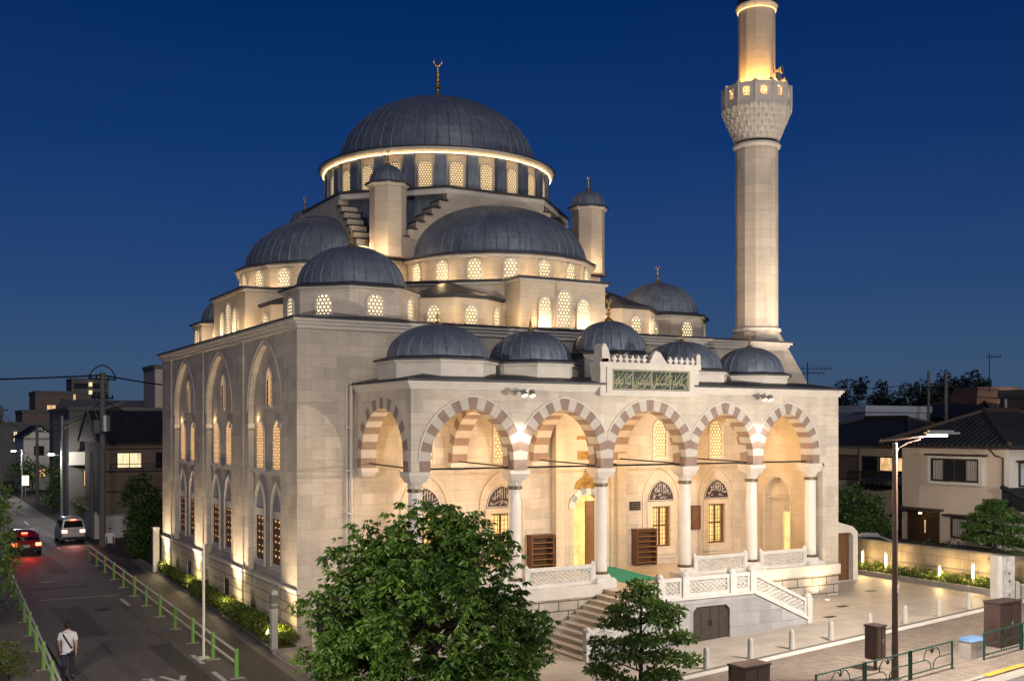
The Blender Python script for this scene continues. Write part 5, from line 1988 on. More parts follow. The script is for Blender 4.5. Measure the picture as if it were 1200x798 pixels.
# ================================================================== STREET FURNITURE
M['granite'] = plain('grey_granite', (0.40, 0.385, 0.36), 0.6, var=0.12, vscale=18)
M['rail_green'] = plain('light_green_paint', (0.14, 0.33, 0.06), 0.45, var=0.15, vscale=4)
M['rail_white'] = plain('cream_pipe_paint', (0.68, 0.65, 0.55), 0.4, var=0.12, vscale=5)
M['fence_green'] = plain('dark_green_paint', (0.010, 0.060, 0.042), 0.35)
M['brown_steel'] = plain('brown_painted_steel', (0.060, 0.038, 0.032), 0.42, 0.1, var=0.2, vscale=2)
M['pole_brown'] = plain('brown_lamp_post', (0.075, 0.045, 0.035), 0.4, 0.2)
M['pole_grey'] = plain('grey_concrete_pole', (0.13, 0.125, 0.118), 0.8, var=0.15, vscale=3)
M['steel'] = plain('galvanised_steel', (0.33, 0.33, 0.33), 0.4, 0.6)
M['dark'] = plain('black_rubber', (0.012, 0.012, 0.013), 0.7)
# bollards along the forecourt edge
BOL = ((8.81, 'leftmost stone bollard on the forecourt edge, beside the maple'), (10.66, 'second stone bollard from the left, in front of the cellar door'), (12.50, 'darker stone bollard standing in the lamp post shadow, right of the cellar door'),
       (14.36, 'stone bollard in front of the foot of the right stair'), (16.30, 'fifth stone bollard from the left, left of the brown lamp post'), (18.2, 'stone bollard just right of the brown lamp post'), (20.1, 'second last stone bollard towards the name pillar'), (21.9, 'last stone bollard, lit from behind, nearest the name pillar'))
b0 = None
for u, lab in BOL:
    v = fl(u, -11.52)
    if b0 is None:
        b0 = thing('stone_bollard', (u, v, g(u) + .03), lab, 'bollard', 'stone bollards on the forecourt edge')
        mb = MB()
        mb.lathe([(0.10, 0), (0.10, 0.03), (0.088, 0.05), (0.080, 0.50), (0.074, 0.57), (0.05, 0.615), (0.0, 0.63)], 20)
        mb.build('shaft', M['granite'], b0, local=True, smooth=True)
        mb = MB()
        mb.box(-0.12, 0.12, -0.12, 0.12, -0.02, 0.012)
        mb.build('base_plate', M['concrete'], b0, local=True)
    else:
        c = copy_tree(b0, None, (u, v, g(u) + .03))
        c['label'] = lab
# street lamp with two arms
LX, LY = 12.16, -14.85
lz = g(LX)
t = thing('street_lamp', (LX, LY, lz), 'tall brown street lamp with a lit white head over the sidewalk', 'street lamp')
mb = MB()
mb.tube([(LX, LY, lz), (LX, LY, lz + 0.9), (LX, LY, 7.1)], [0.105, 0.085, 0.062], 14)
mb.tube([(LX, LY, lz), (LX, LY, lz + .04)], 0.16, 14)
mb.build('post', M['pole_brown'], t, smooth=True)
hx, hy = 13.16, -15.42
mb = MB()
mb.tube([(LX - .35, LY + .2, 7.16), (LX, LY, 7.19), (hx, hy, 7.33)], [0.03, 0.04, 0.035], 8)
mb.tube([(LX, LY, 6.7), (LX + .08, LY - .04, 6.95), (LX + .3, LY - .16, 7.10), (LX + .62, LY - .35, 7.21)], 0.028, 8)
mb.build('arm', M['pole_brown'], t)
dx, dy = 0.868, -0.495
mb = MB()
F3 = Fr(hx, hy, math.degrees(math.atan2(dy, dx)))
mb.fbox(F3, -0.30, 0.60, 7.33, 7.39, -0.13, 0.13)
mb.fbox(F3, -0.22, 0.45, 7.39, 7.44, -0.09, 0.09)
mb.build('lamp_head', M['steel'], t)
mb = MB()
mb.fbox(F3, -0.26, 0.26, 7.27, 7.328, -0.11, 0.11)
mb.build('lamp_diffuser', M['whiteglow'], t)
add_light('street_lamp_light', 'POINT', (hx + .05, hy, 7.16), 3000, (1.0, 0.89, 0.76), 0.16)
mb = MB()
mb.tube([(LX, LY, 4.35), (LX - .35, LY + .2, 4.50)], 0.022, 6)
F4 = Fr(LX - .60, LY + .36, math.degrees(math.atan2(dy, dx)))
mb.fbox(F4, -0.28, 0.27, 4.50, 4.56, -0.10, 0.10)
mb.fbox(F4, -0.22, 0.22, 4.56, 4.60, -0.06, 0.06)
mb.build('footway_lamp', M['steel'], t)
mb = MB()
F5 = Fr(LX, LY, 35)
mb.fbox(F5, -0.045, 0.045, 2.95, 3.15, 0.05, 0.082)
mb.build('sticker', M['marble_trim'], t)
def plain_lamp(x, y, zt, dx, power, label):
    z0 = g(x)
    t = thing('street_lamp', (x, y, z0), label, 'street lamp')
    mb = MB(); mb.tube([(x, y, z0), (x, y, zt)], [.09, .06], 12); mb.build('post', M['pole_brown'], t, smooth=True)
    mb = MB(); mb.tube([(x, y, zt - .1), (x + dx, y, zt + .1)], .035, 8); mb.build('arm', M['pole_brown'], t)
    mb = MB(); mb.box(x + dx - .3, x + dx + .3, y - .13, y + .13, zt + .10, zt + .17); mb.build('lamp_head', M['steel'], t)
    mb = MB(); mb.box(x + dx - .25, x + dx + .25, y - .11, y + .11, zt + .04, zt + .098); mb.build('lamp_diffuser', M['whiteglow'], t)
    add_light('street_lamp_light', 'POINT', (x + dx, y, zt - .06), power, (1.0, .88, .74), .16)
plain_lamp(-15.0, -19.0, 7.3, 0.9, 5600, 'street lamp on the street corner, just outside the picture on the left')
plain_lamp(24.5, -17.0, 7.4, -1.0, 1700, 'street lamp on the front pavement, just outside the picture on the right')
# utility cabinets
def cabinet(name, u, v, w, d, h, z0, ang, label, legs=0.0, mat='brown_steel', lid='brown_steel'):
    t = thing(name, (u, v, z0), label, 'cabinet')
    F = Fr(u, v, ang)
    mb = MB()
    mb.fbox(F, -w / 2, w / 2, z0 + legs, z0 + h, -d / 2, d / 2)
    mb.build('housing', M[mat], t)
    mb = MB()
    mb.fbox(F, -w / 2 - .025, w / 2 + .025, z0 + h + .001, z0 + h + .05, -d / 2 - .025, d / 2 + .025)
    mb.build('lid', M[lid], t)
    mb = MB()
    mb.fbox(F, -w / 2 + .03, -0.012, z0 + legs + .05, z0 + h - .05, d / 2 + .001, d / 2 + .015)
    mb.fbox(F, 0.012, w / 2 - .03, z0 + legs + .05, z0 + h - .05, d / 2 + .001, d / 2 + .015)
    mb.build('door', M[mat], t)
    mb = MB()
    mb.fbox(F, 0.03, 0.06, z0 + (legs + h) * .5, z0 + (legs + h) * .5 + .12, d / 2 + .015, d / 2 + .035)
    mb.build('handle', M['steel'], t)
    if legs:
        mb = MB()
        mb.tube([F.p(0, z0, 0), F.p(0, z0 + legs, 0)], 0.05, 10)
        mb.build('post', M[mat], t)
    return t
cabinet('utility_cabinet', 7.30, -14.35, 0.95, 0.55, 1.03, g(7.3), 4.5, 'low wide brown cabinet at the lower picture edge, left of the lamp post')
cabinet('utility_cabinet', 12.62, -13.75, 0.42, 0.40, 1.25, g(12.6), 4.5, 'narrow dark brown meter box on a short post left of the street lamp', 0.32)
cabinet('utility_cabinet', 18.05, -13.95, 1.15, 0.55, 1.34, g(18), 4.5, 'large plain brown cabinet behind the right green railing')
t = thing('silver_box', (15.98, -14.45, g(16)), 'small silver box with a blue lid beside the green railing', 'box')
M['silver'] = plain('silver_box_metal', (0.42, 0.39, 0.35), 0.45, 0.3, var=0.12, vscale=6)
M['bluelid'] = plain('blue_grey_lid', (0.13, 0.24, 0.42), 0.35, 0.2)
F = Fr(15.98, -14.45, 4.5)
mb = MB(); mb.fbox(F, -0.42, 0.30, g(16), g(16) + 0.52, -0.2, 0.2); mb.build('housing', M['silver'], t)
mb = MB()
mb.add([F.p(-.44, g(16) + .522, .22), F.p(.32, g(16) + .522, .22), F.p(.32, g(16) + .522, -.22), F.p(-.44, g(16) + .522, -.22), F.p(-.40, g(16) + .62, -.16), F.p(.28, g(16) + .62, -.16), F.p(.28, g(16) + .60, .1), F.p(-.40, g(16) + .60, .1)],
       [(3, 2, 1, 0), (4, 7, 6, 5), (0, 1, 6, 7), (1, 2, 5, 6), (2, 3, 4, 5), (3, 0, 7, 4)])
mb.build('lid', M['bluelid'], t)
mb = MB(); mb.fbox(F, 0.32, 0.46, g(16) + .05, g(16) + .40, -0.14, 0.12); mb.fbox(F, .30, .33, g(16) + .1, g(16) + .3, -.05, .05); mb.build('side_unit', M['steel'], t)
# green railings
def railing(u0, u1, npan, label, group):
    t = thing('green_railing', ((u0 + u1) / 2, fl((u0 + u1) / 2, -16.15), g((u0 + u1) / 2)), label, 'railing', group)
    L = (u1 - u0) / npan
    H0 = 0.80
    def P(u, z): return (u, fl(u, -16.15), g(u) + z)
    for k in range(npan):
        a, b = u0 + k * L + 0.02, u0 + (k + 1) * L - 0.02
        mb = MB()
        mb.tube([P(a, H0), P(b, H0)], 0.022, 8)
        mb.tube([P(a, 0.46), P(a + (b - a) * .36, 0.46)], 0.015, 6)
        mb.tube([P(a + (b - a) * .64, 0.46), P(b, 0.46)], 0.015, 6)
        mb.tube([P(a, 0.16), P(b, 0.16)], 0.018, 8)
        mb.build('rail', M['fence_green'], t)
        c = (a + b) / 2
        o = MB()
        for sg in (-1, 1):    # fan shaped leaf ornament in the middle of the panel
            o.tube([P(c + sg * .02, 0.62), P(c + sg * .10, 0.74), P(c + sg * .24, 0.74), P(c + sg * .34, 0.62), P(c + sg * .37, 0.46)], 0.014, 6)
            o.tube([P(c + sg * .37, 0.46), P(c + sg * .20, 0.44), P(c + sg * .08, 0.34), P(c + sg * .05, 0.16)], 0.014, 6)
            o.tube([P(c, 0.80), P(c + sg * .02, 0.62)], 0.014, 6)
        o.build('leaf_ornament', M['fence_green'], t)
    for k in range(npan + 1):
        u = u0 + k * L
        mb = MB()
        for du in ((-.045, .045) if 0 < k < npan else ((-.03,) if k == npan else (.03,))):
            mb.tube([P(u + du, 0), P(u + du, H0 + .03)], 0.030, 8)
        mb.build('post', M['fence_green'], t)
    return t
railing(8.5, 14.35, 3, 'dark green ornamental railing in front of the street lamp', 'green ornamental railings')
railing(15.85, 21.8, 3, 'dark green ornamental railing in front of the large brown cabinet', 'green ornamental railings')
# guard rails of the side road
def guard(pts, label, group, seed):
    a, b = pts
    t = thing('guard_rail', ((a[0] + b[0]) / 2, (a[1] + b[1]) / 2, 0), label, 'guard rail', group)
    n = max(2, int(math.hypot(b[0] - a[0], b[1] - a[1]) / 2.9))
    P = lambda k, z: (a[0] + (b[0] - a[0]) * k / n, a[1] + (b[1] - a[1]) * k / n, z)
    for z in (0.80, 0.46):
        mb = MB()
        mb.tube([P(0, z), P(n, z)], 0.036, 8)
        mb.build('pipe_rail', M['rail_white'], t)
    for k in range(n + 1):
        mb = MB()
        x, y, _ = P(k, 0)
        mb.tube([(x, y, 0), (x, y, 0.86)], 0.062, 10)
        mb.lathe([(0.062, 0.86), (0.04, 0.89), (0.0, 0.90)], 10, x, y)
        mb.build('post', M['rail_green'], t)
        mb = MB()
        mb.box(x - .22, x + .22, y - .10, y + .10, 0.0, 0.03)
        mb.build('foot_plate', M['concrete'], t)
    return t
guard(((-3.05, -3.4), (-2.55, 29.5)), 'cream and green pipe guard rail beside the hedge footway', 'pipe guard rails', 1)
guard(((-8.14, -5.5), (-6.95, 34.5)), 'cream and green pipe guard rail at the left edge beside the walking man', 'pipe guard rails', 2)
# thin sign pole by the guard rail
t = thing('sign_pole', (-3.22, -0.05, 0), 'thin white street sign pole beside the guard rail', 'sign pole')
mb = MB(); mb.tube([(-3.22, -.05, 0), (-3.22, -.05, 3.75)], 0.042, 10); mb.box(-3.4, -3.04, -.25, .15, 0.0, .03); mb.build('pole', M['rail_white'], t)
mb = MB(); mb.fbox(Fr(-3.22, -.05, 62), 0.05, 0.62, 2.9, 3.7, -0.015, 0.015); mb.build('sign_plate', M['steel'], t)
t = thing('stone_post', (-0.98, -0.40, 0.08), 'square grey stone post at the near end of the hedge', 'post')
mb = MB(); mb.box(-1.09, -0.88, -.50, -.29, 0.08, 2.05); mb.build('shaft', M['granite'], t)
mb = MB(); mb.box(-1.10, -0.87, -.51, -.28, 1.48, 1.60); mb.box(-1.095, -0.875, -.505, -.285, 1.65, 1.95); mb.build('bronze_plate', M['concrete_dark'], t)
mb = MB(); mb.prism(ngon(-.985, -.395, 0.105, 4, PI / 4), 2.052, 2.10, top=ngon(-.985, -.395, 0.05, 4, PI / 4)); mb.build('cap', M['granite'], t)
t = thing('white_post', (-0.35, 22.2, 0.05), 'white square post lit from below at the far end of the hedge', 'post')
mb = MB(); mb.box(-0.5, -0.2, 22.0, 22.3, 0.05, 2.3); mb.build('shaft', M['marble_trim'], t)
mb = MB(); mb.box(-0.53, -0.17, 21.97, 22.33, 2.302, 2.36); mb.build('cap', M['trim'], t)
# small gate by the near corner of the hall
t = thing('service_gate', (0.75, -0.55, 0.05), 'narrow white gate posts with a dark door at the near corner of the mosque', 'gate')
mb = MB(); mb.box(0.25, 0.34, -.75, -.66, 0.05, 1.85); mb.build('gate_post', M['marble_trim'], t)
mb = MB(); mb.box(1.25, 1.55, -1.1, -.80, 0.05, 1.55); mb.build('gate_post', M['marble_trim'], t)
mb = MB(); mb.box(0.40, 1.2, -.74, -.70, 0.10, 1.75); mb.build('gate_leaf', M['iron'], t)
# name pillar and small stones on the right
M['marble_grey'] = plain('veined_grey_marble', (0.42, 0.41, 0.40), 0.45, var=0.35, vscale=5)
t = thing('name_pillar', (24.15, -9.6, g(24)), 'tall grey marble name pillar by the forecourt entrance', 'pillar')
gz = g(24.1)
mb = MB(); mb.box(23.95, 24.62, -9.72, -9.32, gz, 2.68); mb.build('shaft', M['marble_grey'], t)
mb = MB(); mb.box(23.68, 23.945, -9.68, -9.36, gz, 2.73); mb.build('side_slab', M['marble_trim'], t)
mb = MB()
for z in (1.25, 1.75, 2.05):     # faint engraved marks
    mb.box(24.20, 24.40, -9.726, -9.718, z, z + .035)
    mb.box(24.28, 24.31, -9.726, -9.718, z - .1, z + .1)
mb.build('engraved_mark', M['concrete_dark'], t)
for i, (u, h, lab) in enumerate(((25.0, 0.62, 'taller of two small stone posts right of the name pillar'), (25.5, 0.45, 'shorter of two small stone posts right of the name pillar'))):
    t = thing('stone_marker', (u, -9.45, g(u)), lab, 'post')
    mb = MB(); mb.box(u - .13, u + .13, -9.58, -9.32, g(u), g(u) + h); mb.build('shaft', M['granite'], t)
    mb = MB(); mb.prism([(u - .13, -9.58), (u + .13, -9.58), (u + .13, -9.32), (u - .13, -9.32)], g(u) + h + .001, g(u) + h + .06, top=[(u - .06, -9.5), (u + .06, -9.5), (u + .06, -9.4), (u - .06, -9.4)]); mb.build('cap', M['granite'], t)
# things on the porch
def shoe_rack(u0, label):
    t = thing('shoe_rack', (u0 + .5, -0.25, FZ), label, 'shoe rack', 'wooden shoe racks')
    mb = MB()
    mb.box(u0, u0 + .05, -.42, -.02, FZ, 3.38); mb.box(u0 + .95, u0 + 1.0, -.42, -.02, FZ, 3.38); mb.box(u0 + .05, u0 + .95, -.06, -.02, FZ, 3.38)
    mb.build('case', M['wood'], t)
    for k in range(7):
        z = FZ + .10 + k * 0.21
        mb = MB(); mb.box(u0 + .05, u0 + .95, -.41, -.06, z, z + .03); mb.build('shelf', M['door_wood'], t)
    mb = MB(); mb.box(u0 - .02, u0 + 1.02, -.44, -.0, 3.381, 3.42); mb.build('top', M['wood'], t)
shoe_rack(9.02, 'brown wooden shoe rack left of the entrance, behind the left balustrade')
shoe_rack(13.95, 'brown wooden shoe rack right of the entrance under the small plaque')
t = thing('carpet', (11.3, -2.7, FZ), 'green carpet laid from the door to the stairs', 'carpet')
mb = MB(); mb.prism([(10.75, -4.15), (12.5, -3.85), (12.95, -0.02), (11.1, -0.02)], FZ + .002, FZ + .016); mb.build('runner', M['carpet'], t)
t = thing('notice_board', (17.25, -.04, 3.25), 'dark brown notice board on the wall between two porch windows', 'notice board')
mb = MB(); mb.box(17.0, 17.5, -.07, -.002, 3.25, 4.25); mb.build('frame', M['wood_dark'], t)
mb = MB(); mb.box(17.04, 17.46, -.078, -.071, 3.29, 4.21); mb.build('board', M['wood'], t)
t = thing('wall_plaque', (14.1, -.03, 4.18), 'small dark plaque on the wall right of the portal', 'plaque')
mb = MB(); mb.box(13.86, 14.38, -.05, -.002, 4.17, 4.52); mb.build('plate', M['iron'], t)
mb = MB()
for z in (4.24, 4.33, 4.42):
    mb.box(13.92, 14.10, -.056, -.051, z, z + .03); mb.box(14.14, 14.32, -.056, -.051, z, z + .03)
mb.build('raised_lines', M['bronze'], t)
# floodlights under the porch cornice
for u, lab in ((5.93, 'twin floodlight over the second porch column from the left'), (16.29, 'twin floodlight over the second porch column from the right')):
    t = thing('floodlight', (u, PV - .1, 8.72), lab, 'floodlight', 'twin floodlights on the porch front')
    mb = MB(); mb.box(u - .2, u + .28, PV - .20, PV - .04, 8.70, 8.745); mb.tube([(u, PV - .2, 8.72), (u, PV - .52, 8.68)], .02, 6); mb.build('bracket', M['steel'], t)
    for du in (-.1, .2):
        mb = MB(); mb.tube([(u + du, PV - .50, 8.72), (u + du, PV - .58, 8.56)], [.09, .115], 12); mb.build('lamp_housing', M['steel'], t)
        mb = MB(); mb.tube([(u + du, PV - .581, 8.557), (u + du, PV - .586, 8.547)], .10, 12); mb.build('lamp_lens', M['lampglow'], t)
    add_light('porch_flood', 'SPOT', (u + .05, PV - .62, 8.45), 400, (1.0, 0.86, 0.68), 0.06, (u + .05, PV - .30, 3.5), 76, 1.0)
# ground uplights at the right corner of the porch base
for u, v, lab in ((19.4, -5.35, 'bright round ground light at the right corner of the porch base'), (17.0, -5.5, 'bright round ground light near the foot of the right stair')):
    t = thing('ground_light', (u, v, g(u) + .03), lab, 'ground light', 'round ground lights')
    mb = MB(); mb.lathe([(.13, 0.0), (.13, .02), (.10, .024), (.10, .0)], 20, u, v); 
    for q in range(len(mb.v)): mb.v[q] = (mb.v[q][0], mb.v[q][1], mb.v[q][2] + g(u) + .03)
    mb.build('ring', M['steel'], t)
    mb = MB(); mb.lathe([(.0, g(u) + .048), (.10, g(u) + .046)], 20, u, v); mb.build('lens', M['lampglow'], t)
    add_light('ground_spot', 'SPOT', (u, v, g(u) + .10), 90, (1.0, .76, .45), .05, (u, PV, g(u) + 1.6), 120, .9)
# loudspeakers on the minaret balcony
for i, (dx2, dy2, lab) in enumerate(((0.35, -.75, 'upper grey horn loudspeaker on the minaret balcony'), (0.75, -.45, 'horn loudspeaker pointing right from the minaret balcony'), (0.1, -.85, 'lowest small horn loudspeaker on the minaret balcony'))):
    z = (23.55, 23.25, 23.15)[i]
    x, y = MX + dx2, MY + dy2
    t = thing('loudspeaker', (x, y, z), lab, 'loudspeaker', 'horn loudspeakers on the minaret')
    d = Vector((dx2, dy2 * 1.0, 0)).normalized()
    if i == 1: d = Vector((.85, -.5, 0)).normalized()
    p = Vector((x, y, z))
    mb = MB(); mb.tube([p, p + d * .12, p + d * .30, p + d * .40], [.05, .06, .13, .20], 14); mb.build('horn', M['steel'], t, smooth=True)
    mb = MB(); mb.tube([p - d * .12, p], [.08, .08], 10); mb.tube([p, p - Vector((0, 0, .3))], .02, 6); mb.build('driver', M['iron'], t)

# ================================================================== NEIGHBOURHOOD, RIGHT
M['plaster_beige'] = plain('beige_house_plaster', (0.52, 0.43, 0.35), 0.85, var=0.10, vscale=0.9)
M['plaster_white'] = plain('pale_house_plaster', (0.52, 0.50, 0.46), 0.85, var=0.10, vscale=0.9)
M['plaster_brown'] = plain('brown_house_plaster', (0.165, 0.125, 0.10), 0.85, var=0.15, vscale=0.8)
M['plaster_grey'] = plain('grey_house_plaster', (0.125, 0.122, 0.116), 0.85, var=0.15, vscale=0.6)
M['plaster_blue'] = plain('blue_white_plaster', (0.40, 0.44, 0.50), 0.8, var=0.10, vscale=0.6)
M['plaster_red'] = plain('reddish_brown_tiles', (0.22, 0.115, 0.075), 0.85, var=0.15, vscale=0.8)
M['dark_trim'] = plain('dark_brown_trim', (0.035, 0.024, 0.020), 0.6)
M['shutter'] = plain('pale_shutters', (0.25, 0.23, 0.21), 0.7, var=0.1, vscale=4)
M['glass'] = plain('dark_window_glass', (0.015, 0.017, 0.022), 0.12, spec=0.6)
M['litwin'] = emit_varied('lit_window', (1.0, 0.80, 0.46), 0.75, (5, 5, .6), 0.45)
M['litwin_amber'] = emit_varied('amber_lit_window', (1.0, 0.60, 0.28), 0.65, (5, 5, 1.5), 0.35)
M['curtain'] = plain('striped_curtain', (0.30, 0.28, 0.26), 0.9, var=0.15, vscale=12)
def tile_mat(name, col, ax):
    m, nt, bs = newmat(name)
    s = N(nt, 'SeparateXYZ')
    nt.links.new(worldvec(nt), s.inputs[0])
    a = mth(nt, 'SINE', mth(nt, 'MULTIPLY', s.outputs[ax], 2 * PI / 0.30))
    b = mth(nt, 'FRACT', mth(nt, 'DIVIDE', s.outputs[2], 0.115))
    h = mth(nt, 'ADD', mth(nt, 'MULTIPLY', a, 0.5), mth(nt, 'MULTIPLY', b, 0.7))
    n1 = noise(nt, worldvec(nt), 1.2, 4)
    c = ramp(nt, n1, (0.3, tuple(x * .75 for x in col)), (0.7, tuple(x * 1.3 for x in col)))
    nt.links.new(c, bs.inputs['Base Color'])
    bs.inputs['Roughness'].default_value = 0.7
    bs.inputs['Specular IOR Level'].default_value = 0.25
    bump(nt, bs, h, 0.9, 0.05)
    return m
M['tiles_v'] = tile_mat('dark_roof_tiles_along_v', (0.018, 0.020, 0.025), 1)
M['tiles_u'] = tile_mat('dark_roof_tiles_along_u', (0.018, 0.020, 0.025), 0)

def hip_roof(par, u0, u1, v0, v1, ze, zr, r0, r1, axis='u', mats=None, name='roof'):
    """hipped roof; the ridge runs from r0 to r1 along the named axis"""
    mb = MB()
    E4 = [(u0, v0, ze), (u1, v0, ze), (u1, v1, ze), (u0, v1, ze)]
    Eb = [(x, y, ze - 0.12) for x, y, z in E4]
    if axis == 'u':
        A, B = (r0, (v0 + v1) / 2, zr), (r1, (v0 + v1) / 2, zr)
        mb.add(E4 + [A, B], [(0, 1, 5, 4), (2, 3, 4, 5)], 1)
        mb.add(E4 + [A, B], [(3, 0, 4), (1, 2, 5)], 0)
    else:
        A, B = ((u0 + u1) / 2, r0, zr), ((u0 + u1) / 2, r1, zr)
        mb.add(E4 + [A, B], [(0, 1, 4), (2, 3, 5)], 1)
        mb.add(E4 + [A, B], [(1, 2, 5, 4), (3, 0, 4, 5)], 0)
    mb.add(E4 + Eb, [(0, 4, 5, 1), (1, 5, 6, 2), (2, 6, 7, 3), (3, 7, 4, 0), (7, 6, 5, 4)], 0)
    o = mb.build(name, [M['tiles_v'], M['tiles_u']], par)
    rb = MB()
    rb.tube([(A[0], A[1], A[2] + .04), (B[0], B[1], B[2] + .04)], 0.13, 8)
    for e, t in ((0, A if axis == 'u' else A), (3, A if axis == 'u' else B), (1, B if axis == 'u' else A), (2, B)):
        p = E4[e]
        rb.tube([(t[0], t[1], t[2] + .02), (p[0], p[1], p[2] + .05)], 0.10, 8)
    rb.build('ridge_tiles', M['dark_trim'] if mats is None else mats, o)
    return o

def win_part(par, F, s0, s1, t0, t1, fill, name='window', fw=0.07, d=0.0, mull=1, sill=True, pattern=None):
    mb = MB()
    mb.plate(F, [(s0 - fw, t0 - fw), (s1 + fw, t0 - fw), (s1 + fw, t1 + fw), (s0 - fw, t1 + fw)], [[(s0, t0), (s1, t0), (s1, t1), (s0, t1)]], d + 0.07, d - 0.01)
    for k in range(mull):
        x = s0 + (s1 - s0) * (k + 1) / (mull + 1)
        mb.fbox(F, x - .025, x + .025, t0, t1, d + .0, d + .05)
    o = mb.build(name, M['dark_trim'], par)
    pb = MB()
    pb.fbox(F, s0, s1, t0, t1, d - .005, d + .012)
    pb.build('pane', M[fill], o)
    if pattern:
        for a, b in pattern:
            cb = MB()
            n = max(2, int((b - a) / 0.12))
            for k in range(n):
                x0 = a + (b - a) * k / n
                cb.fbox(F, x0 + .01, x0 + (b - a) / n - .015, t0 + .02, t1 - .02, d + .013, d + .02 + .008 * (k % 2))
            cb.build('curtain', M['curtain'], o)
    return o
# beige house
hb = thing('house', (33.5, -2.6, 2.2), 'two storey beige house with a dark tiled hip roof behind the garden wall', 'house')
FB = Fr(30.0, 0, -90)        # its wall towards the mosque (s = -v)
mb = MB(); mb.box(30.0, 37.0, -5.45, 0.1, 2.2, 6.66); mb.build('wall', M['plaster_beige'], hb)
mb = MB(); mb.box(30.05, 36.9, -5.60, -5.452, 2.2, 6.66); mb.build('lightened_front_wall', M['plaster_white'], hb)  # paler plaster puts the stronger light on this side into the colour
hip_roof(hb, 29.25, 37.8, -6.2, 0.85, 6.78, 8.30, 32.3, 34.9, 'u')
win_part(hb, FB, 1.85, 4.25, 5.13, 6.05, 'glass', mull=3, d=0.22, pattern=((1.87, 2.45), (3.62, 4.23)))
mb = MB(); mb.plate(FB, [(1.6, 4.93), (4.5, 4.93), (4.5, 6.22), (1.6, 6.22)], [[(1.85, 5.13), (4.25, 5.13), (4.25, 6.05), (1.85, 6.05)]], 0.28, 0.0); mb.build('window_box', M['plaster_white'], hb)
mb = MB(); mb.fbox(FB, 1.5, 4.6, 6.24, 6.32, 0.0, 0.42); mb.build('window_hood', M['dark_trim'], hb)
mb = MB(); mb.fbox(FB, -0.05, 2.28, 3.66, 3.76, 0.0, 0.75); mb.build('porch_hood', M['dark_trim'], hb)
dd = MB(); dd.fbox(FB, 0.35, 2.0, 2.2, 3.58, 0.0, 0.04); dd.fbox(FB, 0.30, 0.38, 2.2, 3.62, 0.0, .10); dd.fbox(FB, 1.98, 2.06, 2.2, 3.62, 0.0, .10); dd.fbox(FB, 1.14, 1.20, 2.2, 3.6, 0.0, .08)
do = dd.build('door', M['wood_dark'], hb)
mb = MB(); mb.fbox(FB, 1.24, 1.30, 2.6, 3.2, .041, .05); mb.build('lit_glass_strip', M['litwin_amber'], do)
mb = MB(); mb.fbox(FB, 1.2, 1.3, 3.50, 3.57, .30, .42); mb.build('door_lamp', M['lampglow'], do)
win_part(hb, FB, 2.75, 4.4, 2.55, 3.38, 'glass', mull=1, pattern=((2.77, 4.38),))
mb = MB(); mb.fbox(FB, 2.5, 4.7, 3.50, 3.58, 0.0, 0.45); mb.build('window_hood', M['dark_trim'], hb)
win_part(hb, Fr(0, -5.6, 0), 30.75, 32.2, 5.0, 5.95, 'plaster_blue', mull=1)
mb = MB(); mb.box(30.5, 32.6, -6.1, -5.6, 6.02, 6.1); mb.build('window_hood', M['dark_trim'], hb)
mb = MB()
mb.add([(29.6, -7.6, 4.1), (35, -7.6, 4.1), (35, -5.6, 4.9), (29.6, -5.6, 4.9), (29.6, -7.6, 4.0), (35, -7.6, 4.0), (35, -5.6, 4.0), (29.6, -5.6, 4.0)], [(0, 1, 2, 3), (0, 4, 5, 1), (0, 3, 7, 4), (4, 7, 6, 5), (1, 5, 6, 2)])
mb.tube([(29.55, -7.6, 4.16), (29.55, -5.6, 4.96)], .11, 8); mb.tube([(29.6, -7.62, 4.14), (35, -7.62, 4.14)], .07, 6)
mb.build('entrance_roof', M['tiles_u'], hb)
mb = MB(); mb.box(30.2, 34.8, -7.2, -5.602, 2.2, 3.99); mb.build('entrance_wall', M['plaster_white'], hb)
mb = MB()
mb.tube([(29.2, -6.2, 6.64), (29.2, .85, 6.64)], .05, 8); mb.tube([(29.2, -5.2, 6.62), (29.5, -5.3, 6.3), (29.92, -5.38, 6.2), (29.92, -5.38, 2.3)], .04, 8); mb.tube([(29.25, -6.25, 6.64), (37.8, -6.25, 6.64)], .05, 8)
mb.build('gutter', M['dark_trim'], hb)
mb = MB()
mb.add([(29.0, .15, 4.9), (30.0, .15, 5.25), (30.0, 1.7, 5.25), (29.0, 1.7, 4.9), (29.0, .15, 4.78), (30, .15, 4.78), (30, 1.7, 4.78), (29.0, 1.7, 4.78)], [(0, 1, 2, 3), (0, 4, 5, 1), (3, 2, 6, 7), (0, 3, 7, 4), (4, 7, 6, 5)])
mb.build('side_roof', M['tiles_v'], hb)
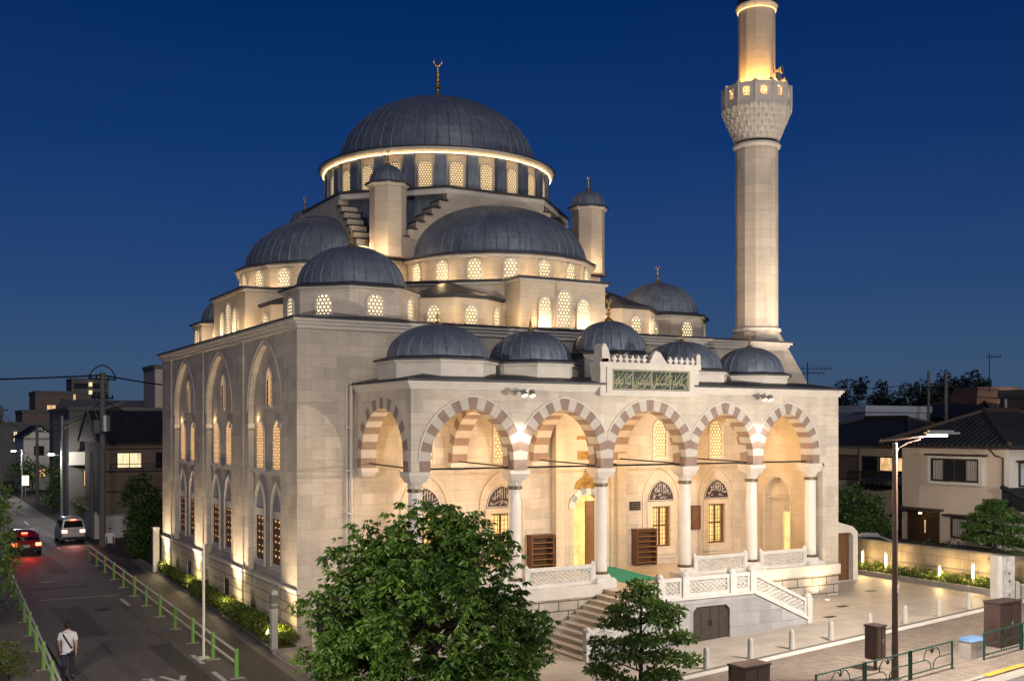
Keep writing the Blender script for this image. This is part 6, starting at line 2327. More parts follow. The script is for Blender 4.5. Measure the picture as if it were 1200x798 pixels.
# dark house behind the bush
hk = thing('house', (36.5, 5.5, 2.2), 'dim house with a dark tiled roof and amber lit upper window behind the round bush', 'house')
FK = Fr(33.0, 0, -90)
mb = MB(); mb.box(33.0, 41, 2.2, 11.5, 2.2, 6.5); mb.build('wall', M['plaster_beige'], hk)
hip_roof(hk, 32.3, 41.5, 1.5, 12.2, 6.6, 8.05, 5.6, 8.6, 'v')
win_part(hk, FK, -4.05, -2.45, 5.28, 5.95, 'litwin_amber', mull=1)
win_part(hk, FK, -5.2, -4.3, 4.85, 5.95, 'glass', mull=0)
win_part(hk, FK, -7.2, -5.6, 4.75, 5.98, 'plaster_brown', mull=0)
mb = MB()
mb.fbox(FK, -5.3, -2.25, 4.45, 4.55, 0.0, 1.0); mb.fbox(FK, -5.3, -2.25, 5.2, 5.26, 0.95, 1.0)
for k in range(24): mb.fbox(FK, -5.3 + k * .13, -5.26 + k * .13, 4.55, 5.2, .95, .99)
mb.build('balcony', M['dark_trim'], hk)
mb = MB(); mb.tube([(32.9, 5.45, 6.5), (32.9, 5.45, 2.3)], .05, 8); mb.tube([(32.2, 1.5, 6.5), (32.2, 12, 6.5)], .05, 8); mb.build('gutter', M['plaster_grey'], hk)
def ac_unit(par, F, s, t, d=0.0):
    mb = MB(); mb.fbox(F, s - .4, s + .4, t, t + .58, d + .06, d + .36); mb.build('air_conditioner', M['plaster_white'], par)
    mb = MB(); mb.fbox(F, s - .34, s + .10, t + .06, t + .52, d + .361, d + .37); mb.build('fan_grille', M['dark_trim'], par)
ac_unit(hb, FB, 4.95, 2.25); ac_unit(hk, FK, -6.4, 2.3, .1); ac_unit(hb, Fr(0, -5.6, 0), 35.6, 4.95)
# garden wall, lamps, planting and side gate
M['oldwall'] = stone('weathered_garden_blocks', (0.36, 0.31, 0.235), 0.9, 0.42, 0.012, (0.20, 0.17, 0.13), 0.10, stain=0.5)
gw = thing('garden_wall', (26.5, -1, 1.0), 'weathered block garden wall lit by small lamps below the houses', 'wall')
mb = MB(); mb.box(26.28, 26.52, -10.8, 14, 0.6, 2.40); mb.build('wall', M['oldwall'], gw)
mb = MB(); mb.box(26.22, 26.58, -10.85, 14, 2.402, 2.47); mb.build('coping', M['concrete_dark'], gw)
mb = MB(); mb.box(26.20, 26.278, -10.8, 14, 1.62, 1.68); mb.build('ledge', M['concrete_dark'], gw)
mb = MB(); mb.box(24.98, 25.14, -9.3, 3.0, 0.9, 1.24); mb.box(25.14, 26.3, -9.3, -9.15, 0.9, 1.24); mb.build('garden_kerb', M['concrete'])['kind'] = 'structure'
mb = MB(); mb.box(25.14, 26.28, -9.15, 3.0, 0.9, 1.12); mb.build('garden_soil', M['soil'])['kind'] = 'structure'
n = 9000
P = np.stack([25.18 + 1.05 * rng.random(n), -9.1 + 12 * rng.random(n), 1.12 + 0.34 * rng.random(n) ** 1.4], 1)
P[:, 2] += 0.10 * np.sin(P[:, 1] * 2.7) * np.sin(P[:, 0] * 7)
lo = leaves_obj('ground_cover', M['leaf_hedge'], P, rng.normal(size=(n, 3)) * .7 + np.array([-.2, 0, .7]), rng.uniform(.08, .17, n), .05, rng.random(n) * .8)
lo['kind'] = 'stuff'
GL = ((-1.45, 'garden lamp farthest back by the garden wall, nearest the side gate'), (-2.75, 'second garden lamp from the side gate, left of the street lamp post'), (-5.55, 'small garden lamp in the middle of the planting, right of the street lamp post'), (-7.15, 'brightest garden lamp, nearest the name pillar'))
for i, (v, lab) in enumerate(GL):
    hh = (0.95, 0.98, 0.72, 1.0)[i]
    t = thing('garden_lamp', (25.62, v, 1.1), lab, 'garden lamp', 'bollard lamps under the garden wall')
    mb = MB(); mb.tube([(25.62, v, 1.1), (25.62, v, 1.1 + hh * .42)], .055, 12); mb.build('post', M['plaster_white'], t)
    mb = MB(); mb.tube([(25.62, v, 1.1 + hh * .421), (25.62, v, 1.1 + hh * .93)], .052, 12); mb.build('lit_tube', M['lampglow'], t)
    mb = MB(); mb.tube([(25.62, v, 1.1 + hh * .931), (25.62, v, 1.1 + hh)], .062, 12); mb.build('cap', M['steel'], t)
    add_light('garden_light', 'POINT', (25.55, v - .12, 1.1 + hh * .7), 52, (1.0, .68, .30), .08)
sg = thing('side_gate', (23.4, -2.5, g(23)), 'white arched side gate with a wooden door right of the porch', 'gate')
FG = Fr(0, -2.5, 0)
mb = MB()
mb.plate(FG, [(22.3, .9), (23.9, .9), (23.9, 3.05), (23.6, 3.3), (22.3, 3.62)], [[(22.4, 1.0), (23.62, 1.0), (23.62, 2.9), (23.45, 3.05), (22.4, 3.05)]], 0.25, -0.25)
mb.build('gate_frame', M['marble_trim'], sg)
mb = MB()
for k in range(8): mb.fbox(FG, 22.42 + .15 * k, 22.42 + .15 * k + .135, 1.0, 3.04, -.02, .02)
mb.build('gate_door', M['wood'], sg)
bush('round_bush', (28.4, 1.6, 2.2), ((0, 0, 1.25, 1.15, 1.6, 1.35), (.1, -.7, .7, 1.0, 1.1, .8), (0, .8, 1.0, 1.0, 1.1, 1.0)), M['leaf_dark'], 'large round dark green bush behind the garden wall, right of the mosque', 'bush', 60, 0.15, 34, trunk=0.08)
random.seed(12)
np_pads = [(0, 0, 2.15, .40), (.1, .35, 1.9, .45), (-.1, -.4, 1.85, .45), (0, .65, 1.55, .5), (0, -.7, 1.5, .55), (-.3, 0, 1.6, .5), (0, .95, 1.15, .5), (-.1, -.95, 1.1, .55), (-.4, .2, 1.15, .55), (0, .7, .75, .6), (-.2, -.7, .7, .6), (-.4, 0, .65, .6), (0, 1.1, .6, .45), (0, -1.15, .55, .45)]
pad_tree('garden_pine', (28.0, -6.4, 2.2), 2.3, np_pads, M['leaf_dark'], 'cloud pruned garden tree in front of the beige house', 0.11, 46, seed=3)
bush('shrub', (27.2, -8.4, 2.2), ((0, 0, .5, .6, .8, .55),), M['leaf_dark'], 'small spiky shrub at the right picture edge above the garden wall', 'shrub', 50, .13, 26)
bush('clipped_hedge', (26.95, -2.6, 2.2), tuple((0, -2.5 + .9 * k, .2, .35, .6, .28) for k in range(7)), M['leaf_far'], 'low dark hedge along the top of the garden wall', 'hedge', 60, .10, 26)
# climbing plant on the wall by the last lamp
n = 500
P = np.stack([26.24 - .05 * rng.random(n), -7.9 + rng.normal(size=n) * .22, 1.3 + 1.1 * rng.random(n)], 1)
vt = thing('climbing_plant', (26.22, -7.9, 1.1), 'thin climbing plant on the garden wall by the brightest garden lamp', 'plant')
leaves_obj('foliage', M['leaf_small'], P, rng.normal(size=(n, 3)) + np.array([-.6, 0, -.3]), .10, .05, rng.random(n), vt)
mb = MB(); limb(mb, (26.25, -7.9, 1.1), (26.25, -7.8, 2.3), .015, .006, .03); mb.build('stem', M['bark'], vt)

def building(name, u0, u1, v0, v1, z0, z1, mat, label, roof='flat', wins=(), cat='building', roofmat=None, par_h=0.35, lit='litwin', fronts=None):
    t = thing(name, ((u0 + u1) / 2, (v0 + v1) / 2, z0), label, cat)
    mb = MB(); mb.box(u0, u1, v0, v1, z0, z1); mb.build('wall', M[mat], t)
    if roof == 'flat':
        mb = MB()
        mb.box(u0 - .12, u1 + .12, v0 - .12, v1 + .12, z1 + .002, z1 + par_h)
        mb.build('parapet', roofmat or M['plaster_grey'], t)
    elif roof == 'gable_u':      # ridge along u
        h = par_h
        c = (v0 + v1) / 2
        mb = MB()
        mb.add([(u0 - .4, v0 - .5, z1), (u1 + .4, v0 - .5, z1), (u1 + .4, c, z1 + h), (u0 - .4, c, z1 + h), (u1 + .4, v1 + .5, z1), (u0 - .4, v1 + .5, z1)], [(0, 1, 2, 3), (3, 2, 4, 5), (0, 3, 5), (1, 4, 2), (0, 5, 4, 1)])
        mb.build('roof', roofmat or M['tiles_u'], t)
        mb = MB()
        mb.tube([(u0 - .42, v0 - .52, z1 + .05), (u0 - .42, c, z1 + h + .08), (u0 - .42, v1 + .5, z1 + .05)], .09, 6)
        mb.build('barge_board', M['plaster_grey'], t)
    elif roof == 'gable_v':
        h = par_h
        c = (u0 + u1) / 2
        mb = MB()
        mb.add([(u0 - .4, v0 - .4, z1), (c, v0 - .4, z1 + h), (u1 + .4, v0 - .4, z1), (u0 - .4, v1, z1), (c, v1, z1 + h), (u1 + .4, v1, z1)], [(0, 1, 4, 3), (1, 2, 5, 4), (0, 3, 5, 2)])
        mb.build('roof', roofmat or M['tiles_v'], t)
        mb = MB(); mb.add([(u0, v0 - .01, z1), (u1, v0 - .01, z1), (c, v0 - .01, z1 + h - .15), (u0, v0 + .2, z1), (u1, v0 + .2, z1), (c, v0 + .2, z1 + h - .15)], [(0, 1, 2), (5, 4, 3), (0, 3, 4, 1)]); mb.build('gable', M[mat], t)
    for F, s0, s1, t0, t1, fill in wins:
        win_part(t, F, s0, s1, t0, t1, fill, mull=1)
    return t
def FVp(v): return Fr(0, v, 0)
building('far_house', 45.5, 52, 16.4, 22, 1, 8.6, 'plaster_blue', 'blue white flat roofed house beyond the dark roof, right of the porch', wins=((FVp(16.4), 46.6, 47.6, 7.6, 8.2, 'litwin_amber'), (Fr(45.5, 0, -90), -21, -20, 7.4, 8.2, 'glass')), par_h=.45, roofmat=M['plaster_blue'])
t = building('far_house', 60, 72, 17.5, 26, 1, 8.3, 'plaster_grey', 'wide brown roofed house beyond the tiled roofs with a lit lamp on its gable', roof='none')
hip_roof(t, 58.4, 73, 15.5, 27.5, 8.35, 10.2, 64, 68, 'u')
mb = MB(); mb.prism([(61.2, 19.5), (65.8, 17.8), (67, 22), (62, 23)], 9.0, 10.75, top=[(61.9, 19.9), (65.2, 18.6), (66, 22), (62.5, 22.5)]); mb.build('attic', M['plaster_red'], t)
mb = MB(); mb.lathe([(0, 10.15), (.16, 10.2), (.16, 10.4), (0, 10.45)], 10, 63.9, 18.1); mb.build('wall_lamp', M['whiteglow'], t)
mb = MB(); mb.lathe([(0, 7.75), (.14, 7.8), (.14, 8.0), (0, 8.05)], 10, 59.6, 18.0); mb.build('wall_lamp', M['whiteglow'], t)
t = building('far_house', 54, 66, 4, 12.2, 1, 9.6, 'plaster_brown', 'flat roofed brown building at the right picture edge with a black frame on its roof', par_h=.5, wins=((Fr(54, 0, -90), -11.5, -10.4, 7.5, 8.8, 'glass'),))
mb = MB(); mb.box(54.5, 57.5, 9.0, 10.6, 10.1, 11.7); mb.build('roof_tank', M['iron'], t)
mb = MB(); mb.tube([(53.9, 11.7, 9.5), (53.9, 11.7, 6)], .10, 8); mb.build('rain_pipe', M['plaster_white'], t)
# far trees on the right
FT = (((67.5, 41.5), 9.0, 3.2, 'dark far tree just right of the porch roof'), ((73.8, 42.5), 11.3, 4.0, 'dark rounded far tree behind the blue white house'), ((77.5, 40.5), 10.0, 3.6, 'dark lower far tree between the rounded tree and the utility poles'),
      ((71.5, 32.8), 10.6, 3.0, 'dark far tree directly behind the two utility poles'), ((74.0, 31.0), 11.6, 3.4, 'tallest dark far tree right of the utility poles'), ((82, 36), 10.5, 4.0, 'dark far tree behind the wide brown roofed house'))
for (u, v), h, r, lab in FT:
    L = [(0, 0, h - r * .7, r, r, r * .75)] + [(random.uniform(-r, r) * .8, random.uniform(-r, r) * .8, h - r * random.uniform(.9, 1.7), r * .65, r * .65, r * .5) for _ in range(5)]
    bush('far_tree', (u, v, 1.0), L, M['leaf_far'], lab, 'tree', 7, .30, 60, 'far trees on the right', trunk=.25)
# utility poles, antennas and wires on the right
def pole(name, u, v, z0, z1, r, label, cat='utility pole', arms=(), mat='pole_grey', group=None):
    t = thing(name, (u, v, z0), label, cat, group)
    mb = MB(); mb.tube([(u, v, z0), (u, v, z1)], [r * 1.25, r], 10); mb.build('shaft', M[mat], t, smooth=True)
    for z, l, ang in arms:
        mb = MB()
        c, s = math.cos(R_(ang)), math.sin(R_(ang))
        mb.tube([(u - l * c, v - l * s, z), (u + l * c, v + l * s, z)], .05, 6)
        for k in (-.9, -.45, .45, .9):
            mb.lathe([(.02, z), (.06, z + .06), (.05, z + .14), (.07, z + .20), (0, z + .22)], 8, u + k * l * c, v + k * l * s)
        mb.build('cross_arm', M['iron'], t)
    return t
pole('utility_pole', 50.66, 15.4, 1, 11.5, .09, 'left one of two grey utility poles before the far trees', arms=((10.4, .9, -30), (9.9, .7, -30)), group='utility poles on the right')
pole('utility_pole', 51.7, 14.8, 1, 11.35, .12, 'thicker right one of two grey utility poles before the far trees', arms=((10.45, .8, -30),), group='utility poles on the right')
def wire(pts, sag, r, label, name='overhead_wire', n=14, group='overhead wires'):
    mb = MB()
    for i in range(len(pts) - 1):
        a, b = Vector(pts[i]), Vector(pts[i + 1])
        mb.tube([tuple(a.lerp(b, t / n) - Vector((0, 0, sag * 4 * (t / n) * (1 - t / n)))) for t in range(n + 1)], r, 5)
    o = mb.build(name, M['dark'])
    return tag(o, label, 'wire', group)
wire(((33, 26, 10.6), (50.6, 15.4, 10.6), (62, 8.5, 10.6)), .5, .025, 'upper overhead wire across the sky right of the porch')
wire(((33, 26, 10.1), (50.6, 15.4, 10.1), (62, 8.5, 10.2)), .6, .03, 'lower overhead wire across the sky right of the porch')
wire(((50.7, 15.4, 10.4), (39, 5, 8.3)), .5, .025, 'service wire dropping from the poles to the dark house roof')
def antenna(u, v, z0, z1, booms, label):
    t = thing('tv_antenna', (u, v, z0), label, 'antenna', 'tv antennas')
    mb = MB(); mb.tube([(u, v, z0), (u, v, z1)], .03, 6); mb.build('mast', M['iron'], t)
    for z, l, ang, k in booms:
        c, s = math.cos(R_(ang)), math.sin(R_(ang))
        mb = MB(); mb.tube([(u - .25 * l * c, v - .25 * l * s, z), (u + l * c, v + l * s, z)], .02, 5)
        for i in range(k):
            q = -.2 + 1.15 * i / (k - 1)
            e = .30 - .012 * i
            x, y = u + q * l * c, v + q * l * s
            mb.tube([(x + e * s, y - e * c, z), (x - e * s, y + e * c, z)], .012, 4)
            mb.tube([(x, y, z - .12), (x, y, z + .16)], .018, 4)
        mb.build('boom', M['iron'], t)
antenna(33.9, 10.2, 7.6, 11.3, ((10.95, 1.4, -29, 7), (10.7, 1.0, -29, 5)), 'branching tv antenna just right of the minaret foot')
antenna(54.35, 13.3, 10.0, 12.75, ((12.5, .9, -20, 7),), 'tall thin tv antenna at the right on the brown building')

# ================================================================== NEIGHBOURHOOD, LEFT
FA = FVp(44.0)
t = building('house', 0.3, 12, 44.0, 52, 0, 6.5, 'plaster_brown', 'brown two storey house with a lit window and black roof at the corner', roof='gable_u', par_h=2.3, cat='house', wins=((FA, 1.35, 2.95, 4.72, 5.72, 'litwin'), (FA, 4.0, 4.9, 4.72, 5.72, 'glass')))
mb = MB(); mb.fbox(FA, .3, 12, 4.42, 4.50, 0, .10); mb.fbox(FA, .3, 12, 3.0, 3.08, 0, .08); mb.fbox(FA, .3, 12, 6.0, 6.08, 0, .06); mb.build('wall_band', M['dark_trim'], t)
mb = MB(); mb.fbox(FA, .8, 5.2, 4.95, 5.0, .45, .5)
for k in range(3): mb.fbox(FA, .8 + 2.2 * k, .84 + 2.2 * k, 4.4, 5.0, .42, .5)
mb.build('balcony_rail', M['iron'], t)
ac_unit(t, FA, 5.8, 4.5); ac_unit(t, FA, 3.4, 2.3)
mb = MB(); mb.tube([(.42, 43.93, 6.4), (.42, 43.93, .2)], .05, 6); mb.build('rain_pipe', M['pole_grey'], t)
ww = thing('white_wall', (.8, 47, 0), 'white garden wall beside the far end of the guard rail', 'wall')
mb = MB(); mb.box(-.55, -.35, 41.5, 52, 0, 1.75); mb.box(-.35, 2.2, 41.5, 41.7, 0, 1.55); mb.build('wall', M['plaster_white'], ww)
mb = MB(); mb.box(-.60, -.30, 41.45, 52.05, 1.752, 1.83); mb.box(-.30, 2.25, 41.45, 41.75, 1.552, 1.63); mb.build('coping', M['concrete'], ww)
FBv = FVp(62)
t = building('house', .4, 9, 62, 76, 0, 9.0, 'plaster_grey', 'grey modern house with a sloping canopy roof and balcony behind the brown house', cat='house', par_h=.3, wins=((FBv, 1.3, 2.3, 5.6, 7.6, 'glass'), (FBv, 2.7, 3.2, 5.6, 7.6, 'glass'), (FBv, 1.6, 1.9, 2.6, 3.9, 'litwin_amber'), (FBv, 2.9, 3.4, 2.4, 4.0, 'litwin_amber')))
mb = MB(); mb.add([(-.3, 59.8, 8.0), (4.4, 59.8, 9.8), (4.4, 68, 9.8), (-.3, 68, 8.0), (-.3, 59.8, 7.8), (4.4, 59.8, 9.6), (4.4, 68, 9.6), (-.3, 68, 7.8)], [(0, 1, 2, 3), (7, 6, 5, 4), (0, 4, 5, 1), (3, 0, 4, 7), (1, 5, 6, 2), (2, 6, 7, 3)]); mb.build('canopy_roof', M['plaster_grey'], t)
mb = MB(); mb.fbox(FBv, .3, 3.6, 4.5, 5.5, .9, 1.1); mb.fbox(FBv, .3, 3.6, 4.4, 4.52, 0, 1.1); mb.build('balcony', M['plaster_white'], t)
mb = MB(); mb.box(4.4, 14, 66, 78, 0, 8.4); mb.build('rear_block', M['plaster_grey'], t)
building('house', 3.2, 12, 80, 92, 0, 9.3, 'plaster_beige', 'broad beige building with a low gable above the black roof', roof='gable_u', par_h=1.2, cat='house', roofmat=M['plaster_grey'])
building('apartment_block', 10.6, 16, 78, 84, 0, 13.6, 'plaster_beige', 'tall beige block just left of the mosque side wall', par_h=.4, wins=((FVp(78), 11.7, 12.1, 11.0, 12.0, 'glass'),))
building('house', .6, 4.2, 104, 116, 0, 6.3, 'plaster_white', 'small white gabled house far up the side road', roof='gable_v', par_h=1.5, cat='house', wins=((FVp(104), 1.6, 3.0, 1.7, 2.6, 'litwin_amber'), (FVp(104), 1.8, 2.8, 4.3, 5.3, 'glass')))
building('far_building', -6, 6.5, 132, 146, 0, 7.9, 'plaster_grey', 'dark long building closing the far end of the side road', par_h=.5, wins=((FVp(132), -1.5, -.6, 6.0, 6.8, 'litwin'), (FVp(132), 1.8, 2.2, 5.6, 7.0, 'litwin'), (FVp(132), 3.6, 5.0, 5.6, 7.0, 'glass'), (FVp(132), 4.2, 5.4, 3.2, 4.0, 'litwin'), (FVp(132), -4.6, -3.6, 3.0, 3.9, 'litwin'), (FVp(132), -4.5, -2.5, 6.4, 7.2, 'litwin_amber')))
building('apartment_block', 10.5, 20, 192, 204, 0, 14.2, 'plaster_brown', 'brown far apartment block with a bright orange window', par_h=.6, wins=((FVp(192), 12.6, 14.1, 10.9, 12.0, 'litwin_amber'), (FVp(192), 17.4, 17.8, 11.0, 14.6, 'litwin_amber'), (FVp(192), 15.4, 16.6, 11.0, 12.2, 'glass'), (FVp(192), 12.9, 13.7, 9.0, 9.8, 'litwin')))
building('apartment_block', 4.5, 11, 150, 162, 0, 9.9, 'plaster_brown', 'low far apartment block with one pale lit window left of the brown block', par_h=.5, wins=((FVp(150), 6.4, 7.3, 7.4, 8.5, 'litwin'),))
ht = building('tower_block', 31.5, 42, 306, 318, 0, 21.6, 'plaster_grey', 'far grey tower block with balcony rows behind the main utility pole', par_h=.8)
mb = MB()
for k in range(5):
    for u0 in (32.2, 37.4): mb.fbox(FVp(306), u0, u0 + 3.8, 9.5 + 2.5 * k, 10.9 + 2.5 * k, .0, .4)
mb.build('balcony', M['glass'], ht)
for u0, z0 in ((36.3, 20.0), (36.3, 17.6)):
    mb = MB(); mb.fbox(FVp(306), u0, u0 + .9, z0, z0 + 1.2, 0, .5); mb.build('lit_window', M['litwin'], ht)
# poles of the side road
P0 = (-0.83, 36.2)
mp = pole('utility_pole', *P0, 0, 11.0, .17, 'tall concrete utility pole with a transformer at the corner beyond the guard rail', arms=((10.6, 1.1, 35), (9.4, .9, 35)), group='utility poles along the side road')
mb = MB(); mb.tube([(P0[0] + .1, P0[1] - .45, 7.3), (P0[0] + .1, P0[1] - .45, 8.3)], .30, 12); mb.build('transformer', M['steel'], mp)
mb = MB(); mb.box(P0[0] - .55, P0[0] - .2, P0[1] - .2, P0[1] + .2, 7.2, 8.0); mb.tube([(P0[0] - .2, P0[1], 10), (P0[0] - .6, P0[1] - .1, 9), (P0[0] - .3, P0[1], 8.1)], .03, 5); mb.build('switch_box', M['pole_grey'], mp)
pole('utility_pole', -.60, 42.2, 0, 5.9, .11, 'short thin pole right behind the main utility pole', group='utility poles along the side road')
def lamp_pole(u, v, z1, zl, r, label, col='whiteglow', side=-1):
    t = pole('street_lamp', u, v, 0, z1, r, label, 'street lamp', mat='steel', group='lamp poles along the side road')
    mb = MB(); mb.tube([(u, v, zl), (u + side * .6, v - .1, zl + .1)], .03, 6); mb.build('arm', M['steel'], t)
    mb = MB(); mb.box(u + side * .85 - .2, u + side * .85 + .2, v - .25, v + .05, zl + .04, zl + .16); mb.build('lamp_head', M[col], t)
    add_light('side_road_lamp', 'POINT', (u + side * .9, v - .1, zl - .15), 380, (1, .93, .84), .2)
    return t
lamp_pole(-.45, 59.3, 8.5, 5.25, .12, 'light grey lamp pole with a cold lamp behind the white car')
lamp_pole(-.75, 90.3, 5.2, 4.95, .09, 'thin lamp pole with a bright white lamp far up the side road')
pole('utility_pole', -.30, 79.9, 0, 7.7, .13, 'grey pole between the two lamp poles of the side road', arms=((7.2, .7, 20),), group='utility poles along the side road')
pole('utility_pole', -1.2, 112, 0, 10.3, .16, 'pale far pole at the bend of the side road', arms=((9.7, .8, 20),), group='utility poles along the side road')
def glow_sign(u, v, z, r, label, tall=False, name='lit_sign'):
    t = thing(name, (u, v, 0), label, 'lit sign')
    mb = MB(); mb.tube([(u, v, 0), (u, v, z)], .05, 6); mb.build('post', M['steel'], t)
    mb = MB()
    if tall: mb.box(u - r, u + r, v - .12, v + .12, z - r * 1.6, z + r * 1.6)
    else: mb.lathe([(r * math.sin(PI * k / 8), z - r * math.cos(PI * k / 8)) for k in range(9)], 14, u, v)
    mb.build('lit_panel', M['litwin_sign'], t)
M['litwin_sign'] = emit('warm_lit_sign', (1.0, .74, .36), 1.6)
glow_sign(-.45, 90.0, 1.9, .32, 'small yellow lit sign on a far lamp pole', True)
glow_sign(-8.2, 84, 4.9, .30, 'round yellow lamp at the left edge of the side road')
glow_sign(-5.9, 108, 2.0, .26, 'smaller round yellow lamp low down far along the road')
# wires from the main pole
wire(((-24, 16.5, 9.6), (P0[0], P0[1], 10.85)), .35, .05, 'thick overhead cable running left from the main utility pole')
wire(((P0[0], P0[1], 10.85), (8.5, 46, 10.45), (20, 58, 10.2)), .15, .05, 'thick overhead cable running right from the main utility pole to behind the mosque')
wire(((P0[0], P0[1], 9.3), (-.3, 79.9, 7.2), (-1.2, 112, 9.6)), .8, .035, 'sagging wire along the side road from the main pole to the far poles')
wire(((P0[0], P0[1], 9.3), (7, 48, 7.8)), .5, .03, 'lower service wire from the main pole over the black roof')
wire(((P0[0] - .9, P0[1] - .5, 10.7), (P0[0] - .3, P0[1], 11.35), (P0[0] + .3, P0[1], 11.35), (P0[0] + .9, P0[1] + .5, 10.7)), -.12, .04, 'looped jumper cables over the top of the main utility pole')
# planting of the side road
bush('tall_bush', (.2, 29.2, 0), ((0, 0, 3.2, 1.05, 1.1, 1.55), (.1, 0, 1.6, 1.0, 1.1, 1.3), (-.25, -.6, .9, .65, .7, .9), (.9, .3, 2.2, .7, .9, 1.5)), M['leaf_dark'], 'tall dark bush between the mosque back corner and the brown house', 'bush', 60, .15, 46, trunk=.10)
bush('shrub', (-.85, 45.8, 0), ((0, 0, 2.2, .55, .6, .7), (0, 0, 1.3, .4, .4, .6)), M['leaf_yellow'], 'yellow green shrub behind the white garden wall', 'shrub', 70, .14, 22, trunk=.05)
bush('roadside_tree', (.3, 67, 0), ((0, 0, 3.3, 1.0, 1.3, 1.5), (0, 0, 1.6, 1.2, 1.5, 1.3)), M['leaf_dark'], 'dark cone shaped tree beside the light grey lamp pole', 'tree', 24, .24, 26, trunk=.1)
bush('roadside_tree', (.9, 97, 0), ((0, 0, 3.0, 1.2, 1.6, 1.5), (-.8, 4, 2.0, 1.2, 1.8, 1.3)), M['leaf_dark'], 'farther dark tree in front of the small white gabled house', 'tree', 10, .35, 26, trunk=.1)
bush('roadside_tree', (-9.3, 7.2, 0), ((0, 0, 4.6, 1.1, 1.4, 1.0), (.1, -.3, 3.1, 1.15, 1.5, 1.0), (-.3, 0, 1.8, 1.2, 1.4, .9)), M['leaf_small'], 'green tree cut by the left picture edge beside the guard rail', 'tree', 30, .17, 30, trunk=.12)
bush('roadside_tree', (-8.6, 26, 0), ((0, 0, 4.2, 1.1, 1.5, 1.1), (.2, 0, 2.5, 1.1, 1.5, 1.1), (.2, -1, 1.4, .9, 1.4, .8)), M['leaf_dark'], 'second green tree at the left edge just before the red car', 'tree', 24, .2, 30, trunk=.12)
bush('roadside_tree', (-7.9, 33, 0), ((-.4, 0, 7.9, 1.2, 1.3, .9), (-.6, 0, 6.6, 1.1, 1.3, .9)), M['leaf_dark'], 'taller thin tree at the left edge reaching above the roofs', 'tree', 20, .22, 28, trunk=.14)
bush('shrub', (-9.0, -.2, 0), ((0, .5, .45, .55, 1.2, .5),), M['leaf_hedge'], 'low bright green shrub at the lower left edge', 'shrub', 60, .11, 26)
bush('roadside_hedge', (-7.6, 60, 0), tuple((0, -12 + 6 * k, .9, .9, 3.4, .9) for k in range(6)), M['leaf_dark'], 'dark hedge along the far left side of the road', 'hedge', 5, .3, 26)
lw = thing('edge_wall', (-9.9, 2, 0), 'low grey wall at the left picture edge', 'wall')
mb = MB(); mb.box(-10.0, -9.75, -4, 16, 0, 1.0); mb.build('wall', M['plaster_grey'], lw)
mb = MB(); mb.box(-10.05, -9.7, -4.05, 16.05, 1.002, 1.08); mb.build('coping', M['concrete'], lw)

# ================================================================== CARS
M['car_red'] = plain('glossy_red_paint', (0.30, 0.010, 0.012), 0.25, 0.1, spec=0.6)
M['car_white'] = plain('silver_white_paint', (0.52, 0.50, 0.50), 0.3, 0.1, spec=0.6)
M['carglass'] = plain('car_glass', (0.010, 0.012, 0.014), 0.08, spec=0.7)
M['tail'] = emit('red_tail_lamp', (1.0, 0.05, 0.02), 14.0)
M['tail_pale'] = emit('pale_red_tail_lamp', (1.0, .16, .11), 7.0)
M['plate'] = plain('number_plate', (0.55, 0.55, 0.52), 0.5)
M['blackplastic'] = plain('black_bumper_plastic', (0.02, 0.02, 0.02), 0.6)
def loft(mb, secs, m=0):
    """closed cross-sections joined along the car"""
    n = len(secs[0])
    vs = [p for s in secs for p in s]
    fs = []
    for i in range(len(secs) - 1):
        for j in range(n):
            fs.append((i * n + j, i * n + (j + 1) % n, (i + 1) * n + (j + 1) % n, (i + 1) * n + j))
    fs.append(tuple(range(n - 1, -1, -1)))
    fs.append(tuple(range((len(secs) - 1) * n, len(secs) * n)))
    mb.add(vs, fs, m)
def ring(y, hw, z0, z1, rb=.10, rt=.12, top=None):
    """rounded section in the x-z plane; hw half width, top half width at z1"""
    t = hw if top is None else top
    pts = []
    for cx, cz, r, a0 in ((hw - rb, z0 + rb, rb, -90), (t - rt, z1 - rt, rt, 0), (-t + rt, z1 - rt, rt, 90), (-hw + rb, z0 + rb, rb, 180)):
        for k in range(4):
            a = R_(a0 + 30 * k)
            pts.append((cx + r * math.cos(a), y, cz + r * math.sin(a)))
    return pts
